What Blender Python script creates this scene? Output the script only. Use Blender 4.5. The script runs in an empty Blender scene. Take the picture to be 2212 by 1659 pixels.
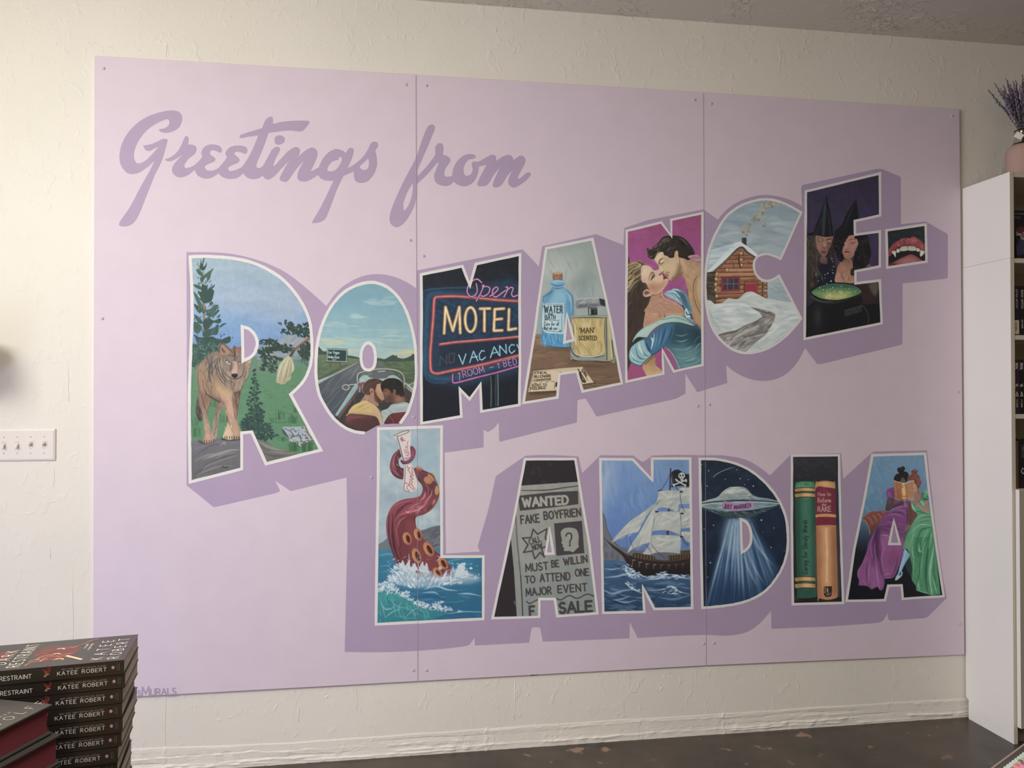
import bpy, bmesh, math, random
import numpy as np
from mathutils import Vector, Matrix
from mathutils.geometry import delaunay_2d_cdt

scn = bpy.context.scene
COL = scn.collection
# ------------------------------------------------------------------ camera
CAM = np.array([1.1174, -3.1876, 1.4506])
YAW, PITCH, ROLL, FPX = 0.15231, 0.01195, -0.0002, 1700.0
def _axes():
    cy, sy = math.cos(YAW), math.sin(YAW)
    f = np.array([sy*math.cos(PITCH), cy*math.cos(PITCH), math.sin(PITCH)])
    r = np.array([cy, -sy, 0.0]); u = np.cross(r, f)
    return r*math.cos(ROLL)+u*math.sin(ROLL), -r*math.sin(ROLL)+u*math.cos(ROLL), f
AX_R, AX_U, AX_F = _axes()
cam_d = bpy.data.cameras.new('camera'); cam = bpy.data.objects.new('camera', cam_d); COL.objects.link(cam)
cam_d.sensor_fit = 'HORIZONTAL'; cam_d.sensor_width = 36.0; cam_d.lens = 36.0*FPX/2212.0
cam_d.clip_start = 0.05
m = Matrix.Identity(4)
for i in range(3):
    m[i][0], m[i][1], m[i][2], m[i][3] = AX_R[i], AX_U[i], -AX_F[i], CAM[i]
cam.matrix_world = m
scn.camera = cam
# ------------------------------------------------------------------ light and exposure
scn.view_settings.view_transform = 'Standard'; scn.view_settings.look = 'None'
scn.view_settings.gamma = 1.0; scn.view_settings.use_curve_mapping = False
scn.view_settings.exposure = 0.06
try:
    scn.cycles.max_bounces = 8; scn.cycles.diffuse_bounces = 4
except Exception: pass
wd = bpy.data.worlds.new('world'); scn.world = wd; wd.use_nodes = True
wd.node_tree.nodes['Background'].inputs[0].default_value = (0.75, 0.85, 1.0, 1)
wd.node_tree.nodes['Background'].inputs[1].default_value = 0.12
def area(name, loc, rot, sx, sy, power, col):
    d = bpy.data.lights.new(name, 'AREA'); d.shape = 'RECTANGLE'; d.size = sx; d.size_y = sy
    d.energy = power; d.color = col
    o = bpy.data.objects.new(name, d); COL.objects.link(o); o.location = loc; o.rotation_euler = rot
    return o
R90 = math.pi/2
LIGHTS = [  # name, position, rotation, size, size, watts, colour
 ('window_upper', (-1.30, -2.5, 2.35), (0, -R90, 0), 1.0, 2.6, 106, (1, 1, .92)),
 ('window_lower', (-1.30, -1.7, .5), (0, -R90, 0), 0.7, 1.4, 21, (.62, .64, 1.0)),
 ('fill_low_far', (-1.30, -4.0, .6), (0, -R90, 0), 0.9, 3.0, 17, (.62, .70, 1.0)),  # added cool fill, evens out the light towards the right
 ('ceiling_panel', (.95, -3.2, 3.0), (0, 0, 0), 1.2, 1.2, 74, (1, .98, .93)),
 ('fill_front', (1.2, -7.5, .9), (R90, 0, 0), 2.4, 1.5, 24, (1, .62, .25)),  # added low warm fill
]
for n_, l_, r_, a_, b_, p_, c_ in LIGHTS: area(n_, l_, r_, a_, b_, p_, c_)
# ------------------------------------------------------------------ helpers
def ray(u, v): return AX_F*FPX + AX_R*(u-1106.0) - AX_U*(v-829.5)
def at_y(u, v, y=0.0):
    d = ray(u, v); t = (y-CAM[1])/d[1]; return CAM + d*t
def at_z(u, v, z=0.0):
    d = ray(u, v); t = (z-CAM[2])/d[2]; return CAM + d*t
def lin(c):
    c = np.asarray(c, float)
    return np.where(c <= 0.04045, c/12.92, ((c+0.055)/1.055)**2.4)
def hexc(h):
    h = h.lstrip('#'); return tuple(int(h[i:i+2], 16)/255 for i in (0, 2, 4))
def L3(h): return tuple(float(x) for x in lin(hexc(h))) if isinstance(h, str) else h
MATS = {}
def mat(name, col, rough=0.6, metal=0.0, noise=0.0, scale=20.0, bump=0.0, bscale=60.0, spec=0.5, coat=0.0):
    """principled material with procedural mottling and bump"""
    if name in MATS: return MATS[name]
    m = bpy.data.materials.new(name); m.use_nodes = True; nt = m.node_tree; b = nt.nodes['Principled BSDF']
    c = L3(col); b.inputs['Base Color'].default_value = (*c, 1); b.inputs['Roughness'].default_value = rough
    b.inputs['Metallic'].default_value = metal; b.inputs['Specular IOR Level'].default_value = spec
    if coat: b.inputs['Coat Weight'].default_value = coat; b.inputs['Coat Roughness'].default_value = 0.2
    tc = nt.nodes.new('ShaderNodeTexCoord')
    if noise > 0:
        n = nt.nodes.new('ShaderNodeTexNoise'); n.inputs['Scale'].default_value = scale; n.inputs['Detail'].default_value = 4
        nt.links.new(tc.outputs['Object'], n.inputs['Vector'])
        mx = nt.nodes.new('ShaderNodeMix'); mx.data_type = 'RGBA'
        mx.inputs['A'].default_value = (*[max(0, x*(1-noise)) for x in c], 1)
        mx.inputs['B'].default_value = (*[min(1, x*(1+noise)) for x in c], 1)
        nt.links.new(n.outputs['Fac'], mx.inputs['Factor']); nt.links.new(mx.outputs['Result'], b.inputs['Base Color'])
    if bump > 0:
        n2 = nt.nodes.new('ShaderNodeTexNoise'); n2.inputs['Scale'].default_value = bscale; n2.inputs['Detail'].default_value = 3
        nt.links.new(tc.outputs['Object'], n2.inputs['Vector'])
        bp = nt.nodes.new('ShaderNodeBump'); bp.inputs['Strength'].default_value = bump; bp.inputs['Distance'].default_value = 0.002
        nt.links.new(n2.outputs['Fac'], bp.inputs['Height']); nt.links.new(bp.outputs['Normal'], b.inputs['Normal'])
    MATS[name] = m; return m
def obj(name, me, mats, parent=None, loc=None, rot=None):
    if isinstance(me, bmesh.types.BMesh):
        d = bpy.data.meshes.new(name); me.normal_update(); me.to_mesh(d); me.free(); me = d
    o = bpy.data.objects.new(name, me); COL.objects.link(o)
    for x in (mats if isinstance(mats, (list, tuple)) else [mats]): me.materials.append(x)
    if parent: o.parent = parent
    if loc is not None: o.location = loc
    if rot is not None: o.rotation_euler = rot
    return o
def empty(name, loc=(0, 0, 0), rot=(0, 0, 0)):
    o = bpy.data.objects.new(name, None); COL.objects.link(o); o.location = loc; o.rotation_euler = rot
    o.empty_display_size = 0.05; return o
def tag(o, label=None, cat=None, group=None, kind=None):
    if label: o['label'] = label
    if cat: o['category'] = cat
    if group: o['group'] = group
    if kind: o['kind'] = kind
    return o
def box(bm, x0, y0, z0, x1, y1, z1, mi=0, bev=0.0):
    vs = [bm.verts.new(p) for p in ((x0,y0,z0),(x1,y0,z0),(x1,y1,z0),(x0,y1,z0),(x0,y0,z1),(x1,y0,z1),(x1,y1,z1),(x0,y1,z1))]
    fs = [bm.faces.new([vs[i] for i in q]) for q in ((3,2,1,0),(4,5,6,7),(0,1,5,4),(1,2,6,5),(2,3,7,6),(3,0,4,7))]
    for f in fs: f.material_index = mi
    if bev: bmesh.ops.bevel(bm, geom=list({e for f in fs for e in f.edges}), offset=bev, segments=2, affect='EDGES', profile=0.6)
    return fs
def mk(*boxes, bev=0.0):
    bm = bmesh.new()
    for b in boxes: box(bm, *b[:6], mi=(b[6] if len(b) > 6 else 0), bev=bev)
    return bm
def tube(bm, pts, r, n=8, mi=0, cap=True):
    """tube through points; r scalar or list"""
    pts = [Vector(p) for p in pts]; rs = r if isinstance(r, (list, tuple)) else [r]*len(pts); rings = []
    t0 = (pts[1]-pts[0]).normalized(); a = Vector((0,0,1)) if abs(t0.z) < .9 else Vector((1,0,0)); nrm = t0.cross(a).normalized()
    for i, p in enumerate(pts):
        t = (pts[min(i+1, len(pts)-1)]-pts[max(i-1, 0)]).normalized()
        nrm = (nrm-t*nrm.dot(t)).normalized(); b = t.cross(nrm)
        rings.append([bm.verts.new(p+(nrm*math.cos(k*2*math.pi/n)+b*math.sin(k*2*math.pi/n))*rs[i]) for k in range(n)])
    for A, B in zip(rings, rings[1:]):
        for k in range(n):
            f = bm.faces.new((A[k], A[(k+1) % n], B[(k+1) % n], B[k])); f.material_index = mi; f.smooth = True
    if cap:
        f = bm.faces.new(rings[0][::-1]); f.material_index = mi; f = bm.faces.new(rings[-1]); f.material_index = mi
def lathe(bm, prof, n=32, mi=0, cx=0, cy=0):
    rings = [[bm.verts.new((cx+r*math.cos(2*math.pi*k/n), cy+r*math.sin(2*math.pi*k/n), z)) for k in range(n)] for r, z in prof]
    for A, B in zip(rings, rings[1:]):
        for k in range(n):
            f = bm.faces.new((A[k], A[(k+1) % n], B[(k+1) % n], B[k])); f.material_index = mi; f.smooth = True
def P2(s):
    """'x,y x,y' -> array of points"""
    return np.array([[float(a) for a in p.split(',')] for p in s.split()])
def catmull(p, closed=True, n=6):
    p = np.asarray(p, float); N = len(p)
    if N < 3: return p
    out = []
    rng = range(N) if closed else range(N-1)
    for i in rng:
        if closed: a, b, c, d = p[i-1], p[i], p[(i+1) % N], p[(i+2) % N]
        else: a, b, c, d = p[max(i-1, 0)], p[i], p[i+1], p[min(i+2, N-1)]
        for k in range(n):
            t = k/n
            out.append(0.5*((2*b)+(-a+c)*t+(2*a-5*b+4*c-d)*t*t+(-a+3*b-3*c+d)*t**3))
    if not closed: out.append(p[-1])
    return np.array(out)
def mixcurve(s, n=6):
    """closed outline: points are corners, points prefixed ~ are on smooth curves"""
    toks = s.split(); pts = [[float(a) for a in t.lstrip('~').split(',')] for t in toks]; sm = [t[0] == '~' for t in toks]
    N = len(pts)
    if all(sm): return catmull(pts, True, n)
    if not any(sm): return np.array(pts)
    c0 = sm.index(False); pts = pts[c0:]+pts[:c0]; sm = sm[c0:]+sm[:c0]
    out = []; i = 0
    while i < N:
        j = i+1
        while j < N and sm[j]: j += 1
        run = pts[i:j]+[pts[j % N]]
        seg = catmull(run, False, n) if len(run) > 2 else np.array(run)
        out += list(seg[:-1]); i = j
    return np.array(out)
# ------------------------------------------------------------------ room
RX0, RX1, RY0, WY, CZ = -1.35, 7.5, -9.0, 0.012, 3.047
def wall_mat():
    m = bpy.data.materials.new('painted plaster'); m.use_nodes = True; nt = m.node_tree; b = nt.nodes['Principled BSDF']; N = nt.nodes.new; K = nt.links.new
    b.inputs['Roughness'].default_value = .5; b.inputs['Specular IOR Level'].default_value = .35
    tc = N('ShaderNodeTexCoord'); mp = N('ShaderNodeMapping'); K(tc.outputs['Object'], mp.inputs[0])
    n1 = N('ShaderNodeTexNoise'); n1.inputs['Scale'].default_value = 1.7; n1.inputs['Detail'].default_value = 5; K(mp.outputs[0], n1.inputs['Vector'])
    cr = N('ShaderNodeValToRGB'); cr.color_ramp.elements[0].color = (*WALL_LO, 1); cr.color_ramp.elements[1].color = (*WALL_HI, 1); cr.color_ramp.elements[0].position = .3; cr.color_ramp.elements[1].position = .7
    K(n1.outputs['Fac'], cr.inputs[0]); K(cr.outputs[0], b.inputs['Base Color'])
    mp2 = N('ShaderNodeMapping'); mp2.inputs['Scale'].default_value = (1, 1, .7); K(tc.outputs['Object'], mp2.inputs[0])
    n2 = N('ShaderNodeTexNoise'); n2.inputs['Scale'].default_value = 26; n2.inputs['Detail'].default_value = 4; n2.inputs['Distortion'].default_value = .9; K(mp2.outputs[0], n2.inputs['Vector'])
    r2 = N('ShaderNodeValToRGB'); r2.color_ramp.elements[0].position = .57; r2.color_ramp.elements[1].position = .72; K(n2.outputs['Fac'], r2.inputs[0])
    n3 = N('ShaderNodeTexNoise'); n3.inputs['Scale'].default_value = 120; n3.inputs['Detail'].default_value = 2; K(tc.outputs['Object'], n3.inputs['Vector'])
    n4 = N('ShaderNodeTexNoise'); n4.inputs['Scale'].default_value = 6; K(tc.outputs['Object'], n4.inputs['Vector'])
    ad = N('ShaderNodeMath'); ad.operation = 'MULTIPLY_ADD'; K(n3.outputs['Fac'], ad.inputs[0]); ad.inputs[1].default_value = .35; K(r2.outputs[0], ad.inputs[2])
    ad2 = N('ShaderNodeMath'); ad2.operation = 'MULTIPLY_ADD'; K(n4.outputs['Fac'], ad2.inputs[0]); ad2.inputs[1].default_value = 1.2; K(ad.outputs[0], ad2.inputs[2])
    bp = N('ShaderNodeBump'); bp.inputs['Strength'].default_value = .3; bp.inputs['Distance'].default_value = .003; K(ad2.outputs[0], bp.inputs['Height']); K(bp.outputs[0], b.inputs['Normal'])
    return m
WALL_LO, WALL_HI = (.715, .672, .605), (.755, .712, .648)
M_WALL = wall_mat()
def struct(name, bm, m): o = obj(name, bm, m); o['kind'] = 'structure'; return o
# back wall with small paint lumps, runs and hairline ridges standing on it
bm = mk((RX0, WY, 0, RX1, WY+.12, CZ)); rr = random.Random(5)
def lump(x, z, rx, rz, h, ang=0):
    ca, sa = math.cos(ang), math.sin(ang); rings = []
    for k, (s, d) in enumerate(((1, 0.0), (.75, .7), (.4, .95))):
        ring = []
        for i in range(10):
            t = i*math.pi/5; a, b = math.cos(t)*rx*s, math.sin(t)*rz*s; ring.append(bm.verts.new((x+a*ca-b*sa, WY-h*d+.0004, z+a*sa+b*ca)))
        rings.append(ring)
    for A, B in zip(rings, rings[1:]):
        for i in range(10): f = bm.faces.new((A[i], A[(i+1) % 10], B[(i+1) % 10], B[i])); f.smooth = True
    bm.faces.new(rings[-1]).smooth = True
def on_mural(x, z): return -.02 < x < 3.68 and .27 < z < 2.77
n = 0
while n < 700:
    x, z = rr.uniform(-.6, 3.66), rr.choice([rr.uniform(.2, .34), rr.uniform(2.72, 3.04), rr.uniform(.2, 3.0)])
    if on_mural(x, z): continue
    s = rr.choice([.0012, .0018, .0025, .004, .006]); lump(x, z, s*rr.uniform(.4, 1.3), s*rr.uniform(.7, 2.6), rr.uniform(.0004, .0014), rr.uniform(-.6, .6)); n += 1
for x, z0, z1 in [(.262, .06, .335), (.255, 2.75, 2.8), (.76, .16, .22), (.985, .19, .31), (1.0, .18, .2), (-.15, .83, .87), (-.14, 1.1, 1.17), (1.62, .11, .3), (-.09, 1.42, 1.55), (-.07, .25, .8)]:
    tube(bm, [(x+rr.uniform(-.003, .003), WY, z0+(z1-z0)*k/5) for k in range(6)], [.0006]+[.0012]*4+[.0006], 6)
struct('wall_back', bm, M_WALL)
# thick old paint along the foot of the wall: wrinkled, cracked layers
def foot():
    nx, nz, H = 1500, 54, .135; xs = np.linspace(RX0+.4, 3.70, nx); zs = np.linspace(0, 1, nz); r = np.random.RandomState(3)
    def wob(sc, seed, amp):
        q = np.random.RandomState(seed).rand(int((xs[-1]-xs[0])/sc)+3)-.5; t = (xs-xs[0])/sc; i = t.astype(int); f = t-i; f = f*f*(3-2*f); return (q[i]*(1-f)+q[i+1]*f)*2*amp
    top = .094+wob(.9, 1, .012)+wob(.12, 2, .002)
    Y = np.zeros((nz, nx)); Z = zs[:, None]*np.minimum(H, top+.006)[None, :]
    Y += np.clip((top[None]-Z)/.004, 0, 1)*.0022
    for k, (z0, dep, a, ph) in enumerate([(.078, .0014, .010, 5), (.064, -.0016, .010, 6), (.05, .0018, .012, 7), (.037, -.002, .010, 8), (.026, .004, .008, 9), (.014, .0028, .005, 10)]):
        l = z0+wob(.35, ph, a*.7)+wob(.07, ph+20, a*.30)+wob(.018, ph+30, a*.14); on = np.clip(wob(.28, ph+40, 2.2)+.55, 0, 1)*np.clip(wob(.03, ph+60, .9)+.8, .3, 1.2)
        d = Z-l[None]; Y += np.where(d < 0, np.exp(d/.010), np.exp(-d/.0016))*dep*on[None]*1.5
    sm = np.random.RandomState(9).normal(0, 1, (nz, nx)); sm = (sm+np.roll(sm, 1, 1)+np.roll(sm, -1, 1)+np.roll(sm, 2, 1)+np.roll(sm, 1, 0))/5
    Y += .003*(1-zs[:, None])**2+sm*.00055*np.clip(1.3-Z/.09, .15, 1)
    for xv in (.262, 1.502, 2.52, -.3): Y += np.exp(-((xs-xv-.004*np.sin(Z*160))/.004)**2)*.0016*(Z < top[None]+.004)
    chips = np.clip(.6-np.abs(Z-.008)/.016, 0, 1)*np.clip(wob(.09, 77, 1.6)-.2, 0, 1)[None]; Y -= chips*.004
    Y[-1, :] = -.0006; Y[0, :] = np.maximum(Y[0], .002)
    me = bpy.data.meshes.new('baseboard_back'); V = np.stack([np.broadcast_to(xs, (nz, nx)), WY-Y, Z], 2).reshape(-1, 3)
    i = np.arange(nx-1)[None]+np.arange(nz-1)[:, None]*nx; F = np.stack([i, i+1, i+1+nx, i+nx], 2).reshape(-1, 4)
    me.from_pydata(V.tolist(), [], F.tolist()); me.polygons.foreach_set('use_smooth', [True]*len(F))
    return me
o = obj('baseboard_back', foot(), M_WALL); o['kind'] = 'structure'
M_DIM = mat('dim far wall', (.30, .25, .20), .7, noise=.2, scale=3)
struct('wall_right', mk((RX1, RY0, 0, RX1+.12, WY, CZ)), M_DIM)
struct('wall_front', mk((RX0, RY0-.12, 0, RX1, RY0, CZ)), M_DIM)
# left wall with the shop window
WINY0, WINY1, WINZ0, WINZ1 = -4.2, -.9, .12, 2.88
struct('wall_left', mk((RX0-.12, RY0, 0, RX0, WY, WINZ0), (RX0-.12, RY0, WINZ1, RX0, WY, CZ), (RX0-.12, RY0, WINZ0, RX0, WINY0, WINZ1), (RX0-.12, WINY1, WINZ0, RX0, WY, WINZ1)), M_WALL)
struct('window_1', mk((RX0-.09, WINY0, WINZ0, RX0-.03, WINY0+.05, WINZ1), (RX0-.09, WINY1-.05, WINZ0, RX0-.03, WINY1, WINZ1), (RX0-.09, WINY0, WINZ0, RX0-.03, WINY1, WINZ0+.05), (RX0-.09, WINY0, WINZ1-.05, RX0-.03, WINY1, WINZ1), (RX0-.09, -2.1, WINZ0, RX0-.03, -2.05, WINZ1)), mat('window frame', (.12, .12, .12), .4))
# ceiling: troweled plaster
def ceil_mat():
    m = bpy.data.materials.new('troweled ceiling'); m.use_nodes = True; nt = m.node_tree; b = nt.nodes['Principled BSDF']; N = nt.nodes.new; K = nt.links.new
    b.inputs['Base Color'].default_value = (*CEIL, 1); b.inputs['Roughness'].default_value = .55
    tc = N('ShaderNodeTexCoord'); n1 = N('ShaderNodeTexNoise'); n1.inputs['Scale'].default_value = 21; n1.inputs['Detail'].default_value = 7; n1.inputs['Roughness'].default_value = .62; n1.inputs['Distortion'].default_value = .9; K(tc.outputs['Object'], n1.inputs['Vector'])
    r1 = N('ShaderNodeValToRGB'); r1.color_ramp.elements[0].position = .515; r1.color_ramp.elements[1].position = .575; K(n1.outputs['Fac'], r1.inputs[0])
    n2 = N('ShaderNodeTexNoise'); n2.inputs['Scale'].default_value = 2.3; n2.inputs['Detail'].default_value = 2; K(tc.outputs['Object'], n2.inputs['Vector'])
    r2 = N('ShaderNodeValToRGB'); r2.color_ramp.elements[0].position = .45; r2.color_ramp.elements[1].position = .6; K(n2.outputs['Fac'], r2.inputs[0])
    mu = N('ShaderNodeMath'); mu.operation = 'MULTIPLY'; K(r1.outputs[0], mu.inputs[0]); K(r2.outputs[0], mu.inputs[1])
    n3 = N('ShaderNodeTexNoise'); n3.inputs['Scale'].default_value = 90; K(tc.outputs['Object'], n3.inputs['Vector'])
    ma = N('ShaderNodeMath'); ma.operation = 'MULTIPLY_ADD'; K(n3.outputs['Fac'], ma.inputs[0]); ma.inputs[1].default_value = .12; K(mu.outputs[0], ma.inputs[2])
    bp = N('ShaderNodeBump'); cc = N('ShaderNodeMix'); cc.data_type = 'RGBA'; cc.inputs['A'].default_value = (*CEIL, 1); cc.inputs['B'].default_value = (*[min(1, c*1.16) for c in CEIL], 1); K(mu.outputs[0], cc.inputs['Factor']); K(cc.outputs['Result'], b.inputs['Base Color'])
    bp.inputs['Strength'].default_value = .9; bp.inputs['Distance'].default_value = .0036; K(ma.outputs[0], bp.inputs['Height']); K(bp.outputs[0], b.inputs['Normal'])
    return m
CEIL = (.66, .61, .545)
struct('ceiling', mk((RX0-.12, RY0-.12, CZ, RX1+.12, WY+.12, CZ+.1)), ceil_mat())
# floor: dark stained concrete
def floor_mat():
    m = bpy.data.materials.new('stained concrete'); m.use_nodes = True; nt = m.node_tree; b = nt.nodes['Principled BSDF']; N = nt.nodes.new; K = nt.links.new
    tc = N('ShaderNodeTexCoord'); n1 = N('ShaderNodeTexNoise'); n1.inputs['Scale'].default_value = 3.2; n1.inputs['Detail'].default_value = 8; n1.inputs['Roughness'].default_value = .6; K(tc.outputs['Object'], n1.inputs['Vector'])
    cr = N('ShaderNodeValToRGB'); e = cr.color_ramp.elements; e[0].position = .3; e[0].color = (.028, .021, .016, 1); e[1].position = .72; e[1].color = (.085, .058, .042, 1); x = e.new(.5); x.color = (.052, .038, .027, 1); K(n1.outputs['Fac'], cr.inputs[0])
    n2 = N('ShaderNodeTexNoise'); n2.inputs['Scale'].default_value = 11; n2.inputs['Detail'].default_value = 2; K(tc.outputs['Object'], n2.inputs['Vector'])
    r2 = N('ShaderNodeValToRGB'); r2.color_ramp.elements[0].position = .645; r2.color_ramp.elements[1].position = .70; K(n2.outputs['Fac'], r2.inputs[0])
    mx = N('ShaderNodeMix'); mx.data_type = 'RGBA'; sx = N('ShaderNodeSeparateXYZ'); K(tc.outputs['Object'], sx.inputs[0]); mrr = N('ShaderNodeMapRange'); mrr.inputs['From Min'].default_value = -.55; mrr.inputs['From Max'].default_value = -.08; K(sx.outputs['Y'], mrr.inputs['Value']); mm = N('ShaderNodeMath'); mm.operation = 'MULTIPLY'; K(r2.outputs[0], mm.inputs[0]); K(mrr.outputs[0], mm.inputs[1])
    K(mm.outputs[0], mx.inputs['Factor']); K(cr.outputs[0], mx.inputs['A']); mx.inputs['B'].default_value = (.26, .17, .115, 1); K(mx.outputs['Result'], b.inputs['Base Color'])
    n3 = N('ShaderNodeTexNoise'); n3.inputs['Scale'].default_value = 14; n3.inputs['Detail'].default_value = 4; K(tc.outputs['Object'], n3.inputs['Vector'])
    mr = N('ShaderNodeMapRange'); mr.inputs['To Min'].default_value = .22; mr.inputs['To Max'].default_value = .42; K(n3.outputs['Fac'], mr.inputs['Value']); K(mr.outputs[0], b.inputs['Roughness'])
    bp = N('ShaderNodeBump'); bp.inputs['Strength'].default_value = .12; bp.inputs['Distance'].default_value = .002; K(n3.outputs['Fac'], bp.inputs['Height']); K(bp.outputs[0], b.inputs['Normal'])
    return m
M_FLOOR = floor_mat(); struct('floor', mk((RX0-.12, RY0-.12, -.1, RX1+.12, WY+.12, 0)), M_FLOOR)
# ------------------------------------------------------------------ mural: outlines of the painted letters, traced in pixels of image crops
CR = {'R1': (380,520,340/2169), 'R2': (380,740,340/1763), 'O': (670,590,250/1152), 'M': (890,540,260/1106), 'A1': (1110,500,250/1063),
      'N1': (1330,440,210/871), 'C': (1510,410,240/1048), 'E': (1720,350,340/1312), 'L': (780,900,290/1002), 'A2': (1040,970,270/1042),
      'N2': (1280,970,230/978), 'D': (1500,970,220/986), 'I': (1690,960,370/1659), 'G1': (220,200,500/2212), 'G2': (660,230,500/2212),
      'O2': (720,790,190/2101), 'NA': (1350,500,175/1659), 'NB': (1350,660,175/1760), 'E2': (1735,490,170/1880),
      'A3a': (1860,1000,160/1659), 'A3b': (1835,1130,200/1843), 'L2': (815,920,145/1336), 's1': (380,520,560/2212), 's2': (380,880,620/2212), 's3': (860,480,560/2212), 's4': (900,760,560/2212), 's5': (1400,340,680/2212),
      's6': (1440,660,640/2212), 's7': (720,1150,680/2212), 's8': (1360,1150,720/2212)}
def cv(key, s, n=6):
    ox, oy, k = CR[key]; return mixcurve(s, n)*k+(ox, oy)
def cvj(*parts):
    """outline pieced from several image crops: (key, 'pts', smooth?)"""
    out = []
    for key, s in parts:
        ox, oy, k = CR[key]; p = P2(s.replace('~', ''))
        if '~' in s: p = catmull(p, False, 6)
        out += list(p*k+(ox, oy))
    return np.array(out)
LET = {}   # name -> (outer, [counters], band open?)
LET['R'] = (cvj(('R1','~195,222 400,215 640,228 880,258 1100,318 1300,415 1480,540 1640,715 1760,900 1840,1100 1870,1300 1876,1450'),
                ('R2','~1525,130 1505,260 1455,390 1385,487 1285,580'), ('R2','1625,1205 1010,1358 848,1003 737,1012 738,1415 160,1562'),
                ('R2','~160,1562 155,1200 150,800 152,500 170,0'), ('R1','~222,1100 220,700 206,400')),
            [cvj(('R1','915,1185'), ('R1','~915,1185 1000,1210 1075,1280 1117,1370 1117,1450 1080,1550 1020,1612'), ('R2','752,204'))])
LET['O'] = (cv('O','895,1497 ~975,1375 ~1030,1200 ~1055,1050 ~1055,880 ~1045,720 ~1010,540 ~950,360 ~860,220 ~750,130 ~620,92 ~480,115 ~350,180 ~240,290 ~160,420 ~105,560 ~70,720 ~58,880 ~60,1040 ~85,1190 ~140,1310 ~220,1430 ~320,1520 ~430,1575 545,1592 665,1520 720,1505'),
            [cv('O','~577,695 ~625,725 ~647,800 ~648,880 ~625,945 ~577,965 ~530,940 ~508,870 ~510,790 ~535,725')])
LET['M'] = (cv('M','83,225 462,150 533,325 587,128 993,42 990,500 992,1000 988,1425 637,1485 628,1238 530,1372 440,1278 455,1530 88,1592 85,1000 88,500'), [])
LET['A'] = (cv('A1','298,155 722,70 800,420 885,800 992,1395 632,1470 580,1287 418,1308 400,1525 88,1575 180,1000 235,600'), [cv('A1','488,758 463,1020 550,998')])
LET['N'] = (cv('N1','100,243 408,168 500,292 498,145 778,85 775,700 778,1445 522,1502 420,1312 428,1523 95,1595 92,1000 98,600'), [])
LET['C'] = (cv('C','965,215 ~860,155 ~740,105 ~610,90 ~480,115 ~360,170 ~250,260 ~165,400 ~105,540 ~70,700 ~60,850 ~62,1000 ~80,1150 ~120,1290 ~190,1400 ~290,1490 ~400,1535 ~520,1535 ~640,1500 ~760,1430 ~870,1330 965,1215 755,810 ~700,845 ~640,860 ~580,840 ~535,790 ~518,720 ~530,660 ~570,620 ~640,605 ~710,625 770,650'), [])
LET['E'] = (cv('E','80,245 698,95 700,445 488,492 490,605 697,578 697,870 493,910 495,1010 697,987 712,1345 70,1475 75,900 78,500'), [])
LET['-'] = (cv('E','752,570 1080,520 1085,830 758,880'), [])
LET['L'] = (cv('L','130,90 602,75 600,400 602,1045 912,1045 912,1510 112,1550 118,1000 128,500'), [])
LET['A2'] = (cv('A2','362,85 783,82 830,380 900,800 968,1370 632,1395 612,1250 482,1250 482,1400 93,1410 180,1000 275,560'), [cv('A2','568,660 537,872 598,870')])
LET['N2'] = (cv('N2','72,92 370,95 548,285 548,88 898,88 905,700 915,1460 568,1470 462,1265 475,1495 98,1505 85,900 78,500'), [])
LET['D'] = (cv('D','52,95 ~220,100 ~380,135 ~530,200 ~660,300 ~760,410 ~840,540 ~890,680 ~905,830 ~900,980 ~860,1130 ~780,1270 ~680,1380 ~540,1460 ~380,1505 ~200,1528 78,1538 68,1100 60,600'),
            [cv('D','450,680 ~500,705 ~535,760 ~550,840 ~540,920 ~505,970 460,1000')])
LET['I'] = (cv('I','92,110 548,105 560,700 588,1535 102,1548 92,800'), [])
LET['A3'] = (cv('I','872,105 1382,90 1420,450 1480,900 1562,1470 1168,1495 1155,1365 1025,1368 995,1510 622,1515 700,1000 790,550'), [cv('I','1080,735 1035,965 1138,965')])
BAND = {'R': 3.4, 'O': 3.3, 'M': 3.0, 'A': 2.8, 'N': 2.6, 'C': 2.6, 'E': 2.7, '-': 2.7, 'L': 3.1, 'A2': 2.8, 'N2': 2.8, 'D': 2.8, 'I': 2.7, 'A3': 2.7}
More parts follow.
